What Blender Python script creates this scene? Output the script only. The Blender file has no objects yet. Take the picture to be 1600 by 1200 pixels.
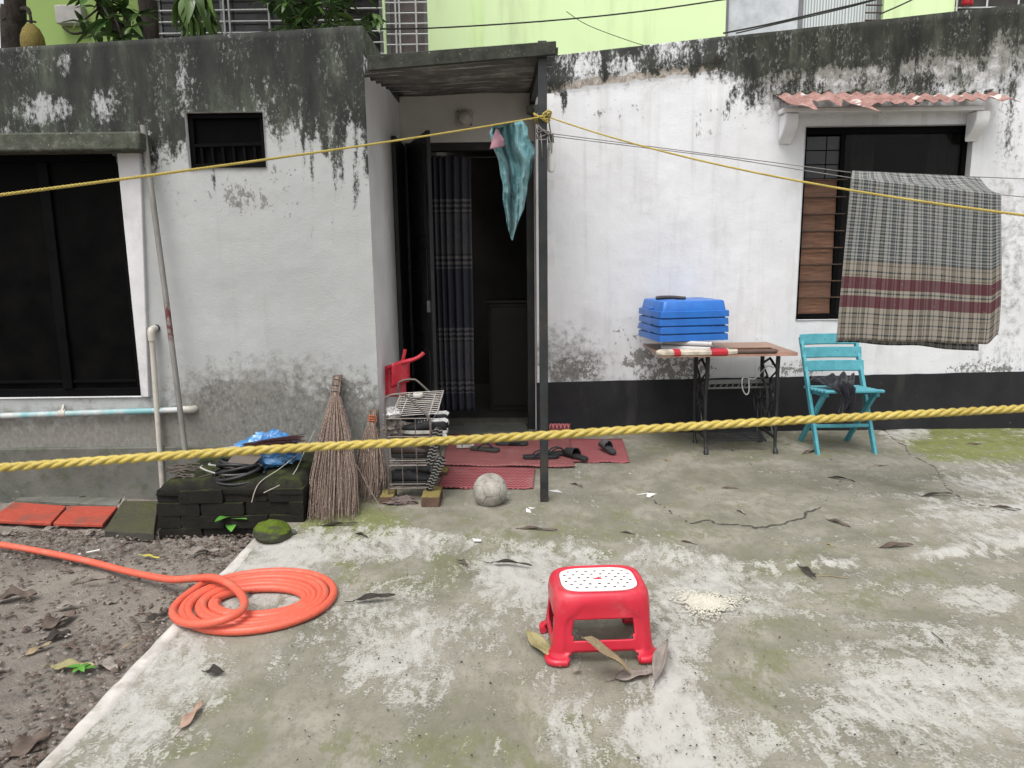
import bpy, math, random
import numpy as np
from mathutils import Vector, Matrix
R = math.radians
random.seed(7)
rng = np.random.default_rng(7)
scene = bpy.context.scene
COL = scene.collection

# ------------------------------------------------------------------ camera
F = 1150.0; PITCH = R(9.87); ROLL = R(0.7); HC = 1.4
cd = bpy.data.cameras.new('camera'); cam = bpy.data.objects.new('camera', cd); COL.objects.link(cam)
cd.sensor_width = 36; cd.lens = 36 * F / 1600; cd.clip_start = 0.05; cd.clip_end = 500
cd.dof.use_dof = True; cd.dof.focus_distance = 4.3; cd.dof.aperture_fstop = 14
CM = Matrix.Translation((0, 0, HC)) @ Matrix.Rotation(R(90) - PITCH, 4, 'X') @ Matrix.Rotation(-ROLL, 4, 'Z')
cam.matrix_world = CM
scene.camera = cam
C3 = np.array(CM.to_3x3())

# ------------------------------------------------------------------ world and sun (bright overcast)
SUN_EL, SUN_AZ = R(62), R(205)      # azimuth clockwise from +Y
w = bpy.data.worlds.new('World'); scene.world = w; w.use_nodes = True
nt = w.node_tree; nt.nodes.clear()
sky = nt.nodes.new('ShaderNodeTexSky'); sky.sky_type = 'NISHITA'; sky.sun_disc = False
sky.sun_elevation = SUN_EL; sky.sun_rotation = SUN_AZ; sky.air_density = 1.0; sky.dust_density = 4.0; sky.ozone_density = 1.0
hsv = nt.nodes.new('ShaderNodeHueSaturation'); hsv.inputs['Saturation'].default_value = 0.16
bg = nt.nodes.new('ShaderNodeBackground'); bg.inputs['Strength'].default_value = 0.15
wo = nt.nodes.new('ShaderNodeOutputWorld')
nt.links.new(sky.outputs[0], hsv.inputs['Color']); nt.links.new(hsv.outputs[0], bg.inputs['Color']); nt.links.new(bg.outputs[0], wo.inputs[0])
sd = bpy.data.lights.new('sun', 'SUN'); sd.energy = 1.3; sd.angle = R(35); sd.color = (1, .97, .93)
sun = bpy.data.objects.new('sun', sd); COL.objects.link(sun)
sdir = Vector((math.sin(SUN_AZ) * math.cos(SUN_EL), math.cos(SUN_AZ) * math.cos(SUN_EL), math.sin(SUN_EL)))
sun.rotation_euler = sdir.to_track_quat('Z', 'Y').to_euler(); sun.location = sdir * 30
vs = scene.view_settings
vs.view_transform = 'Standard'; vs.look = 'None'; vs.exposure = 0.62; vs.gamma = 1; vs.use_curve_mapping = False

# ------------------------------------------------------------------ photo-pixel <-> place helpers
def ray(px, py):
    d = Vector(((px - 800) / F, (600 - py) / F, -1)); return CM.to_3x3() @ d
def atY(px, py, Y):
    d = ray(px, py); return Vector((0, 0, HC)) + d * (Y / d.y)
def atZ(px, py, Z):
    d = ray(px, py); return Vector((0, 0, HC)) + d * ((Z - HC) / d.z)
def atX(px, py, X):
    d = ray(px, py); return Vector((0, 0, HC)) + d * (X / d.x)
def proj(P):
    q = (np.asarray(P, float) - np.array([0, 0, HC])) @ C3
    z = np.where(q[:, 2] > -.05, -.05, q[:, 2])
    return 800 - q[:, 0] / z * F, 600 + q[:, 1] / z * F
def ss(a, b, x): 
    t = np.clip((x - a) / (b - a), 0, 1); return t * t * (3 - 2 * t)
def hash2(i, j, s):
    h = np.sin(i * 127.1 + j * 311.7 + s * 74.7) * 43758.5453; return h - np.floor(h)
def vn(x, y, s=0):
    x = np.asarray(x, float); y = np.asarray(y, float)
    i = np.floor(x); j = np.floor(y); u = x - i; v = y - j
    u = u * u * (3 - 2 * u); v = v * v * (3 - 2 * v)
    a = hash2(i, j, s); b = hash2(i + 1, j, s); c = hash2(i, j + 1, s); d = hash2(i + 1, j + 1, s)
    return a + (b - a) * u + (c - a) * v + (a - b - c + d) * u * v
def fbm(x, y, s=0, o=4):
    r = 0; a = .5
    for k in range(o): r = r + a * vn(x * 2 ** k, y * 2 ** k, s + k); a *= .5
    return r
def blob(x, y, cx, cy, rx, ry, p=1.0):
    return np.clip(1 - ((x - cx) / rx) ** 2 - ((y - cy) / ry) ** 2, 0, 1) ** p

# ------------------------------------------------------------------ materials
def lin(h):
    h = h.lstrip('#'); v = [int(h[i:i + 2], 16) / 255 for i in (0, 2, 4)]
    return tuple(c / 12.92 if c < .04045 else ((c + .055) / 1.055) ** 2.4 for c in v) + (1,)
def g(v, b=1.0): return (v, v, v * b, 1)
class N:
    def __init__(s, name):
        s.m = bpy.data.materials.new(name); s.m.use_nodes = True; s.t = s.m.node_tree; s.t.nodes.clear()
        s.o = s.t.nodes.new('ShaderNodeOutputMaterial'); s.p = s.t.nodes.new('ShaderNodeBsdfPrincipled')
        s.t.links.new(s.p.outputs[0], s.o.inputs[0]); s._tc = None
    def new(s, k): return s.t.nodes.new(k)
    def put(s, sock, v):
        if hasattr(v, 'links'): s.t.links.new(v, sock)
        elif v is not None: sock.default_value = v
    def tc(s, k='Object'):
        if s._tc is None: s._tc = s.new('ShaderNodeTexCoord')
        return s._tc.outputs[k]
    def map(s, scale=(1, 1, 1), rot=(0, 0, 0), loc=(0, 0, 0), vec=None):
        n = s.new('ShaderNodeMapping'); s.put(n.inputs[0], vec or s.tc())
        n.inputs['Scale'].default_value = scale; n.inputs['Rotation'].default_value = rot; n.inputs['Location'].default_value = loc
        return n.outputs[0]
    def noise(s, sc, det=4, ro=.55, vec=None, dist=0):
        n = s.new('ShaderNodeTexNoise'); s.put(n.inputs['Vector'], vec or s.tc())
        n.inputs['Scale'].default_value = sc; n.inputs['Detail'].default_value = det
        n.inputs['Roughness'].default_value = ro; n.inputs['Distortion'].default_value = dist
        return n.outputs[0]
    def vor(s, sc, feat='F1', vec=None, out=0, rnd=1):
        n = s.new('ShaderNodeTexVoronoi'); n.feature = feat; s.put(n.inputs['Vector'], vec or s.tc())
        n.inputs['Scale'].default_value = sc; n.inputs['Randomness'].default_value = rnd
        return n.outputs[out]
    def wave(s, sc, vec=None, dist=0, det=2, dirn='X', prof='SIN'):
        n = s.new('ShaderNodeTexWave'); s.put(n.inputs['Vector'], vec or s.tc()); n.bands_direction = dirn; n.wave_profile = prof
        n.inputs['Scale'].default_value = sc; n.inputs['Distortion'].default_value = dist; n.inputs['Detail'].default_value = det
        return n.outputs[1]
    def mth(s, op, a, b=None, c=None, clamp=False):
        n = s.new('ShaderNodeMath'); n.operation = op; n.use_clamp = clamp
        for i, v in enumerate((a, b, c)):
            if v is not None: s.put(n.inputs[i], v)
        return n.outputs[0]
    def rng(s, v, a, b, lo=0., hi=1.):
        n = s.new('ShaderNodeMapRange'); n.interpolation_type = 'SMOOTHSTEP'; s.put(n.inputs[0], v)
        n.inputs[1].default_value = a; n.inputs[2].default_value = b; n.inputs[3].default_value = lo; n.inputs[4].default_value = hi
        return n.outputs[0]
    def ramp(s, f, stops, const=False):
        n = s.new('ShaderNodeValToRGB'); s.put(n.inputs[0], f); e = n.color_ramp.elements
        if const: n.color_ramp.interpolation = 'CONSTANT'
        while len(e) < len(stops): e.new(.5)
        for q, (p, c) in zip(e, stops): q.position = p; q.color = c
        return n.outputs[0]
    def mix(s, f, a, b, mode='MIX'):
        n = s.new('ShaderNodeMix'); n.data_type = 'RGBA'; n.blend_type = mode
        s.put(n.inputs[0], f); s.put(n.inputs[6], a); s.put(n.inputs[7], b); return n.outputs[2]
    def attr(s, name, o=2):
        n = s.new('ShaderNodeAttribute'); n.attribute_name = name; return n.outputs[o]
    def sep(s, vec):
        n = s.new('ShaderNodeSeparateXYZ'); s.put(n.inputs[0], vec); return n.outputs
    def bump(s, h, st=.3, d=.01, nrm=None):
        n = s.new('ShaderNodeBump'); s.put(n.inputs['Height'], h); n.inputs['Strength'].default_value = st; n.inputs['Distance'].default_value = d
        if nrm: s.put(n.inputs['Normal'], nrm)
        return n.outputs[0]
    def fin(s, col, rough=.7, nrm=None, metal=0, spec=.5, **k):
        s.put(s.p.inputs['Base Color'], col); s.put(s.p.inputs['Roughness'], rough); s.put(s.p.inputs['Metallic'], metal)
        s.put(s.p.inputs['Specular IOR Level'], spec)
        if nrm: s.put(s.p.inputs['Normal'], nrm)
        for a, b in k.items(): s.put(s.p.inputs[a], b)
        return s.m
def plain(name, col, rough=.6, var=.25, sc=9, bmp=.15, metal=0, spec=.4, dirt=None, dirtamt=.5, bsc=60, **k):
    n = N(name); a = n.noise(sc, 5, .6); b = n.noise(bsc, 3, .6)
    dk = tuple(c * (1 - var) for c in col[:3]) + (1,); lt = tuple(min(1, c * (1 + var * .6)) for c in col[:3]) + (1,)
    c = n.ramp(a, [(.3, dk), (.7, lt)])
    if dirt:
        c = n.mix(n.mth('MULTIPLY', n.rng(n.noise(sc * .6, 7, .7, n.map(loc=(3, 7, 1))), .5, .68), dirtamt), c, dirt)
    r = n.rng(a, .3, .7, max(0, rough - .1), min(1, rough + .1))
    return n.fin(c, r, n.bump(b, bmp, .004), metal, spec, **k)

# ------------------------------------------------------------------ mesh building
class MB:
    def __init__(s): s.v = []; s.f = []; s.mi = []; s.uv = {}
    def add(s, vs, fs, mi=0):
        o = len(s.v); s.v += [tuple(p) for p in vs]
        for f in fs: s.f.append(tuple(i + o for i in f)); s.mi.append(mi)
        return o
    def box(s, c, size, rot=None, mi=0):
        c = Vector(c); h = Vector(size) / 2; M = rot or Matrix.Identity(3)
        P = [c + M @ Vector((x * h.x, y * h.y, z * h.z)) for z in (-1, 1) for y in (-1, 1) for x in (-1, 1)]
        return s.hexa(P, mi)
    def hexa(s, P, mi=0):   # order (x-,y-,z-),(x+..),(x-,y+),(x+,y+), then z+
        return s.add(P, [(0, 2, 3, 1), (4, 5, 7, 6), (0, 1, 5, 4), (2, 6, 7, 3), (0, 4, 6, 2), (1, 3, 7, 5)], mi)
    def span(s, x0, x1, y0, y1, z0, z1, mi=0):
        return s.box(((x0 + x1) / 2, (y0 + y1) / 2, (z0 + z1) / 2), (abs(x1 - x0), abs(y1 - y0), abs(z1 - z0)), None, mi)
    def bar(s, a, b, wdt, thk, up=(0, 0, 1), mi=0):
        a = Vector(a); b = Vector(b); d = (b - a); L = d.length; d.normalize(); u = Vector(up); x = d.cross(u)
        if x.length < 1e-4: x = d.cross(Vector((0, 1, 0)))
        x.normalize(); u = x.cross(d).normalized(); M = Matrix((x, d, u)).transposed()
        return s.box((a + b) / 2, (wdt, L, thk), M, mi)
    def tube(s, pts, r, n=8, caps=True, mi=0, closed=False):
        P = [Vector(p) for p in pts]; m = len(P); rs = r if hasattr(r, '__len__') else [r] * m
        T = []
        for i in range(m):
            if closed: t = P[(i + 1) % m] - P[i - 1]
            else: t = P[min(i + 1, m - 1)] - P[max(i - 1, 0)]
            T.append(t.normalized() if t.length > 1e-9 else Vector((0, 0, 1)))
        nrm = T[0].orthogonal().normalized(); vs = []; prev = T[0]
        for i in range(m):
            ax = prev.cross(T[i])
            if ax.length > 1e-7: nrm = Matrix.Rotation(prev.angle(T[i]), 3, ax.normalized()) @ nrm
            nrm = (nrm - T[i] * nrm.dot(T[i])).normalized(); prev = T[i]; b = T[i].cross(nrm)
            for k in range(n):
                a = 2 * math.pi * k / n; vs.append(P[i] + (nrm * math.cos(a) + b * math.sin(a)) * rs[i])
        fs = []
        for i in range(m if closed else m - 1):
            j = (i + 1) % m
            for k in range(n): fs.append((i * n + k, i * n + (k + 1) % n, j * n + (k + 1) % n, j * n + k))
        if caps and not closed: fs += [tuple(range(n - 1, -1, -1)), tuple((m - 1) * n + k for k in range(n))]
        return s.add(vs, fs, mi)
    def lathe(s, prof, c=(0, 0, 0), n=20, M=None, mi=0):
        c = Vector(c); M = M or Matrix.Identity(3); vs = []
        for r, z in prof:
            for k in range(n):
                a = 2 * math.pi * k / n; vs.append(c + M @ Vector((r * math.cos(a), r * math.sin(a), z)))
        fs = []
        for i in range(len(prof) - 1):
            for k in range(n): fs.append((i * n + k, i * n + (k + 1) % n, (i + 1) * n + (k + 1) % n, (i + 1) * n + k))
        fs += [tuple(range(n - 1, -1, -1)), tuple((len(prof) - 1) * n + k for k in range(n))]
        return s.add(vs, fs, mi)
    def prism(s, out, M, t, mi=0):    # outline (x,y) -> M maps (x,y,z); thickness t along z
        n = len(out); vs = [M @ Vector((x, y, 0)) for x, y in out] + [M @ Vector((x, y, t)) for x, y in out]
        fs = [tuple(range(n - 1, -1, -1)), tuple(range(n, 2 * n))] + [(i, (i + 1) % n, n + (i + 1) % n, n + i) for i in range(n)]
        return s.add(vs, fs, mi)
    def grid(s, fn, nu, nv, mi=0, uv=True):
        vs = [fn(i / nu, j / nv) for j in range(nv + 1) for i in range(nu + 1)]
        fs = [(j * (nu + 1) + i, j * (nu + 1) + i + 1, (j + 1) * (nu + 1) + i + 1, (j + 1) * (nu + 1) + i) for j in range(nv) for i in range(nu)]
        o = s.add(vs, fs, mi)
        if uv:
            for j in range(nv + 1):
                for i in range(nu + 1): s.uv[o + j * (nu + 1) + i] = (i / nu, j / nv)
        return o
    def build(s, name, mats, parent=None, world=True, smooth=True, ang=40, bevel=0, solid=0, seg=2, origin=None, sub=0):
        if not isinstance(mats, (list, tuple)): mats = [mats]
        V = s.v
        loc = (0, 0, 0)
        if parent is not None:
            if world:
                I = MATS[parent.name].inverted(); V = [tuple(I @ Vector(p)) for p in V]
        elif origin is not None:
            o = Vector(origin); V = [tuple(Vector(p) - o) for p in V]; loc = o
        elif world:
            A = np.array(V); o = Vector(((A[:, 0].min() + A[:, 0].max()) / 2, (A[:, 1].min() + A[:, 1].max()) / 2, A[:, 2].min()))
            V = [tuple(Vector(p) - o) for p in V]; loc = o
        me = bpy.data.meshes.new(name); me.from_pydata(V, [], s.f); 
        for m in mats: me.materials.append(m)
        if len(mats) > 1: me.polygons.foreach_set('material_index', s.mi)
        if s.uv:
            l = me.uv_layers.new(name='UVMap'); vi = np.empty(len(me.loops), np.int32); me.loops.foreach_get('vertex_index', vi)
            l.data.foreach_set('uv', np.array([s.uv.get(int(i), (0, 0)) for i in vi], np.float32).ravel())
        me.polygons.foreach_set('use_smooth', [smooth] * len(me.polygons))
        me.update()
        if smooth and ang < 180: me.set_sharp_from_angle(angle=R(ang))
        ob = bpy.data.objects.new(name, me); COL.objects.link(ob); ob.location = loc
        MATS[ob.name] = Matrix.Translation(loc)
        if parent is not None: ob.parent = parent; MATS[ob.name] = MATS[parent.name].copy()
        if solid: 
            q = ob.modifiers.new('solid', 'SOLIDIFY'); q.thickness = solid; q.offset = 0
        if sub: 
            q = ob.modifiers.new('sub', 'SUBSURF'); q.levels = sub; q.render_levels = sub
        if bevel:
            q = ob.modifiers.new('bev', 'BEVEL'); q.width = bevel; q.segments = seg; q.limit_method = 'ANGLE'; q.angle_limit = R(40)
        return ob
MATS = {}
def tag(o, label=None, cat=None, group=None, kind=None):
    if label: o['label'] = label
    if cat: o['category'] = cat
    if group: o['group'] = group
    if kind: o['kind'] = kind
    return o
def thing(name, label, cat, loc=(0, 0, 0), rotz=0, group=None, rot=None):
    o = bpy.data.objects.new(name, None); COL.objects.link(o); o.empty_display_size = .1
    M = Matrix.Translation(loc) @ (rot if rot is not None else Matrix.Rotation(rotz, 4, 'Z'))
    o.matrix_world = M; MATS[o.name] = M.copy()
    return tag(o, label, cat, group)
def np_mesh(name, V, Fq, mat, attrs=None, parent=None, smooth=True, loc=(0, 0, 0)):
    me = bpy.data.meshes.new(name); V = np.asarray(V, np.float32); Fq = np.asarray(Fq, np.int32)
    me.vertices.add(len(V)); me.vertices.foreach_set('co', V.ravel())
    me.loops.add(Fq.size); me.loops.foreach_set('vertex_index', Fq.ravel())
    me.polygons.add(len(Fq)); me.polygons.foreach_set('loop_start', np.arange(len(Fq), dtype=np.int32) * 4)
    me.polygons.foreach_set('loop_total', np.full(len(Fq), 4, np.int32)); me.polygons.foreach_set('use_smooth', np.full(len(Fq), smooth))
    me.update(calc_edges=True); me.validate()
    for k, a in (attrs or {}).items():
        at = me.attributes.new(k, 'FLOAT', 'POINT'); at.data.foreach_set('value', np.asarray(a, np.float32))
    me.materials.append(mat); ob = bpy.data.objects.new(name, me); COL.objects.link(ob); ob.location = loc
    MATS[ob.name] = Matrix.Translation(loc)
    if parent is not None:
        ob.parent = parent; ob.location = Vector(loc) - parent.location; 
    return ob
def quads(nx, ny):
    i = np.arange(nx - 1); j = np.arange(ny - 1); I, J = np.meshgrid(i, j); a = (J * nx + I).ravel()
    return np.stack([a, a + 1, a + 1 + nx, a + nx], 1)
def rrect(w_, d_, r, n=5):
    out = []
    for cx, cy, a0 in ((w_ / 2 - r, d_ / 2 - r, 0), (-w_ / 2 + r, d_ / 2 - r, 90), (-w_ / 2 + r, -d_ / 2 + r, 180), (w_ / 2 - r, -d_ / 2 + r, 270)):
        for k in range(n + 1):
            a = R(a0 + 90 * k / n); out.append((cx + r * math.cos(a), cy + r * math.sin(a)))
    return out
def lerp(a, b, t): return a + (b - a) * t
def smooth_path(pts, n=8):
    P = [Vector(p) for p in pts]; out = []
    for i in range(len(P) - 1):
        a = P[max(i - 1, 0)]; b = P[i]; c = P[i + 1]; d = P[min(i + 2, len(P) - 1)]
        for k in range(n):
            t = k / n
            out.append(.5 * ((2 * b) + (c - a) * t + (2 * a - 5 * b + 4 * c - d) * t * t + (3 * b - a - 3 * c + d) * t ** 3))
    out.append(P[-1]); return out
# ================================================================== SETTING MATERIALS
def mat_plaster(name, base, cool=1.0, seed=0.):
    n = N(name); o = n.map(loc=(seed, 0, seed))
    st = n.map(scale=(1, 1, .28), loc=(seed, 0, 0))
    big = n.noise(1.3, 5, .55, o); n1 = n.noise(9, 9, .68, st); n2 = n.noise(46, 6, .65, n.map(scale=(1, 1, .6))); n3 = n.noise(15, 9, .72, o); n4 = n.noise(120, 3, .6)
    b0 = tuple(c * .86 for c in base[:3]) + (1,)
    col = n.ramp(big, [(.3, b0), (.62, base)])
    smear = n.rng(n.noise(3.5, 8, .7, n.map(scale=(1, 1, .35), loc=(5, 2, seed))), .5, .75)
    col = n.mix(n.mth('MULTIPLY', smear, .42), col, (.38, .375, .35, 1))
    vs_ = n.rng(n.noise(11, 6, .65, n.map(scale=(1, 1, .05), loc=(3, 3, seed))), .52, .72)
    col = n.mix(n.mth('MULTIPLY', vs_, .28), col, (.3, .295, .27, 1))
    sp = n.rng(n.noise(90, 4, .75, n.map(loc=(4, 2, 1))), .66, .7); col = n.mix(n.mth('MULTIPLY', sp, .45), col, (.2, .195, .18, 1))
    # grime (grey-green film)
    gr = n.rng(n.mth('ADD', n.attr('grime'), n.mth('MULTIPLY', n.mth('SUBTRACT', n3, .5), 1.6)), .25, .8)
    col = n.mix(n.mth('MULTIPLY', gr, .9), col, n.ramp(n2, [(.3, (.13, .128, .105, 1)), (.7, (.23, .225, .2, 1))]))
    # peeled paint over cement
    td = n.mth('ADD', n.mth('MULTIPLY', n.attr('damp'), 1.15), n.mth('ADD', n.mth('MULTIPLY', n.mth('SUBTRACT', n3, .5), 2.2), n.mth('MULTIPLY', n.mth('SUBTRACT', n2, .5), 1.3)))
    dm = n.rng(td, .5, .56)
    col = n.mix(n.mth('MULTIPLY', dm, .9), col, n.ramp(n2, [(.35, (.1, .098, .088, 1)), (.65, (.24, .235, .22, 1))]))
    # exposed strip
    sm = n.rng(n.mth('ADD', n.attr('strip'), n.mth('MULTIPLY', n.mth('SUBTRACT', n2, .5), .6)), .45, .6)
    col = n.mix(sm, col, n.ramp(n2, [(.4, (.3, .25, .21, 1)), (.6, (.62, .58, .53, 1))]))
    # mould
    t = n.mth('ADD', n.mth('MULTIPLY', n.attr('mold'), 1.1), n.mth('ADD', n.mth('MULTIPLY', n.mth('SUBTRACT', n1, .5), 2.3), n.mth('ADD', n.mth('MULTIPLY', n.mth('SUBTRACT', n.noise(3.2, 5, .6, n.map(scale=(1, 1, .55), loc=(seed, 4, 2))), .5), 1.7), n.mth('MULTIPLY', n.mth('SUBTRACT', n2, .5), 1.7))))
    mm = n.rng(n.mth('ADD', t, n.mth('MULTIPLY', n.mth('SUBTRACT', n4, .5), .5)), .28, .78)
    mm = n.mth('MULTIPLY', mm, n.rng(n.attr('mold'), .0, .22))
    mc = n.ramp(n.noise(6, 8, .7, st), [(.38, (.008, .009, .008, 1)), (.52, (.024, .026, .02, 1)), (.68, (.075, .088, .062, 1))])
    col = n.mix(n.mth('MULTIPLY', mm, .96), col, mc)
    fl = n.mth('MULTIPLY', n.rng(n.noise(48, 6, .75, n.map(scale=(1, 1, .55), loc=(9, 1, 4))), .53, .6), n.rng(n.attr('mold'), .2, .5))
    fl = n.mth('MULTIPLY', fl, n.rng(n.noise(4.5, 6, .7, n.map(loc=(2, 8, 6), scale=(1, 1, .5))), .47, .6))
    col = n.mix(n.mth('MULTIPLY', fl, .62), col, (.27, .285, .262, 1))
    # hairline chips
    ch = n.mth('MULTIPLY', n.rng(n.noise(28, 8, .8, n.map(loc=(1, 1, 9))), .63, .655), n.rng(n.noise(2.2, 3, .6, n.map(loc=(4, 4, 4))), .5, .6))
    col = n.mix(n.mth('MULTIPLY', ch, .8), col, (.1, .1, .09, 1))
    cw = n.vor(1.6, 'DISTANCE_TO_EDGE', n.map(scale=(1, 1, 1.5), vec=None))
    h = n.mth('SUBTRACT', n.mth('ADD', n.mth('MULTIPLY', n4, .25), n.mth('MULTIPLY', n3, .7)), n.mth('ADD', n.mth('MULTIPLY', dm, .8), n.mth('MULTIPLY', ch, .7)))
    return n.fin(col, .88, n.bump(h, .42, .012), spec=.25)

M = {}
M['plasterL'] = mat_plaster('shaded_aged_plaster', (.405, .415, .41, 1), seed=0)  # darker base: tree shade over the annex is put into the colour
M['plasterR'] = mat_plaster('white_plaster', (.7, .705, .72, 1), seed=11)
M['reveal'] = plain('plaster_reveal', (.62, .62, .62, 1), .9, .2, 5, .2, dirt=(.3, .29, .26, 1), dirtamt=.5)
M['porchwall'] = plain('porch_plaster', (.58, .565, .54, 1), .9, .12, 3, .15, dirt=(.33, .32, .3, 1), dirtamt=.35)
M['nookwall'] = plain('nook_plaster', (.72, .72, .72, 1), .9, .12, 3, .15, dirt=(.36, .36, .34, 1), dirtamt=.35)
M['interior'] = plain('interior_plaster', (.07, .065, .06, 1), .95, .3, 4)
M['black'] = plain('black_paint', (.017, .018, .019, 1), .55, .5, 7, .2, dirt=(.06, .058, .05, 1), dirtamt=.4)
M['blackframe'] = plain('black_window_frame', (.0035, .0035, .004, 1), .6, .4, 8, .1, spec=.05)
def mat_band():
    n = N('black_skirting_paint'); a = n.noise(3, 7, .65); b = n.noise(30, 6, .65); v = n.noise(6, 6, .6, n.map(scale=(1, 1, .2)))
    c = n.ramp(a, [(.3, (.011, .011, .013, 1)), (.7, (.024, .024, .026, 1))])
    c = n.mix(n.mth('MULTIPLY', n.rng(v, .55, .75), .2), c, (.1, .096, .085, 1))
    c = n.mix(n.rng(b, .7, .74), c, (.2, .19, .17, 1))
    return n.fin(c, .75, n.bump(b, .25, .006), spec=.25)
M['band'] = mat_band()
def mat_dampcement():
    n = N('damp_cement'); a = n.noise(2.2, 8, .65); b = n.noise(14, 8, .7); c_ = n.noise(70, 4, .6)
    c = n.ramp(a, [(.3, (.075, .08, .07, 1)), (.5, (.13, .13, .115, 1)), (.72, (.2, .195, .175, 1))])
    z = n.sep(n.tc())[2]
    c = n.mix(n.mth('MULTIPLY', n.rng(b, .5, .66), .5), c, (.06, .075, .035, 1))
    c = n.mix(n.rng(n.noise(25, 6, .75), .66, .7), c, (.3, .29, .26, 1))
    return n.fin(c, .9, n.bump(n.mth('ADD', b, n.mth('MULTIPLY', c_, .4)), .5, .01), spec=.2)
M['plinth'] = mat_dampcement()
def mat_glass(name, c=.004, rough=.22, spec=.12):
    n = N(name); a = n.noise(6, 6, .6)
    return n.fin(n.ramp(a, [(.3, (c, c, c * 1.05, 1)), (.7, (c * 2.2, c * 2.1, c * 2, 1))]), n.rng(a, .3, .7, rough - .08, rough + .1), None, 0, spec)
M['darkglass'] = mat_glass('dark_tinted_glass', .0025, .4, .02)
M['steel'] = plain('grey_steel', (.19, .195, .2, 1), .5, .3, 20, .1, metal=.6)
M['rust'] = plain('rusty_iron', (.06, .04, .03, 1), .7, .5, 18, .3, dirt=(.14, .06, .03, 1), dirtamt=.6)
M['iron'] = plain('black_cast_iron', (.02, .021, .023, 1), .45, .5, 15, .2, dirt=(.09, .075, .06, 1), dirtamt=.4)

# ---------------- ground
EDGE = [atZ(50, 1200, 0), atZ(232, 1010, 0), atZ(392, 842, 0)]
def edge_x(y):
    (x0, y0), (x1, y1) = (EDGE[0].x, EDGE[0].y), (EDGE[2].x, EDGE[2].y)
    return np.where(y < y1, x0 + (x1 - x0) * (y - y0) / (y1 - y0), x1)
def mat_soil():
    n = N('damp_soil'); a = n.noise(1.6, 8, .65); b = n.noise(22, 8, .72); c_ = n.noise(110, 4, .65); v = n.vor(55, 'F1', n.map(loc=(.3, .1, 0)))
    c = n.ramp(a, [(.3, (.135, .12, .104, 1)), (.5, (.215, .192, .166, 1)), (.7, (.3, .268, .232, 1))])
    c = n.mix(n.rng(b, .35, .65, .0, .75), c, n.ramp(a, [(.3, (.14, .125, .108, 1)), (.7, (.32, .288, .25, 1))]))
    c = n.mix(n.rng(n.noise(60, 6, .75, n.map(loc=(2, 3, 0))), .64, .7), c, (.26, .24, .21, 1))
    c = n.mix(n.rng(n.noise(38, 6, .75, n.map(loc=(7, 3, 0))), .62, .68), c, (.03, .026, .022, 1))
    h = n.mth('ADD', n.mth('MULTIPLY', b, 1.), n.mth('MULTIPLY', c_, .5))
    return n.fin(c, .95, n.bump(h, .8, .018), spec=.15)
M['soil'] = mat_soil()
xs = np.unique(np.concatenate([np.linspace(-70, -4, 24), np.arange(-4, -.4, .022), np.linspace(-.4, 70, 30)]))
ys = np.unique(np.concatenate([np.linspace(-70, 1.2, 24), np.arange(1.2, 4.7, .022), np.linspace(4.7, 90, 30)]))
X, Y = np.meshgrid(xs, ys)
inside = ss(.02, -.15, X - edge_x(Y)) * ss(1.2, 1.5, Y) * ss(4.7, 4.4, Y) * ss(-4, -3.6, X)
Z = -.075 - .12 * (X > edge_x(Y) + .06) + inside * ((fbm(X * 3, Y * 3, 3) - .45) * .05 + (fbm(X * 17, Y * 17, 8) - .45) * .03 + (fbm(X * 45, Y * 45, 5, 2) - .35) * .008)
ob = np_mesh('ground', np.stack([X.ravel(), Y.ravel(), Z.ravel()], 1), quads(len(xs), len(ys)), M['soil'])
tag(ob, 'dark damp soil ground strewn with dead leaves left of the concrete', kind='structure')

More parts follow.
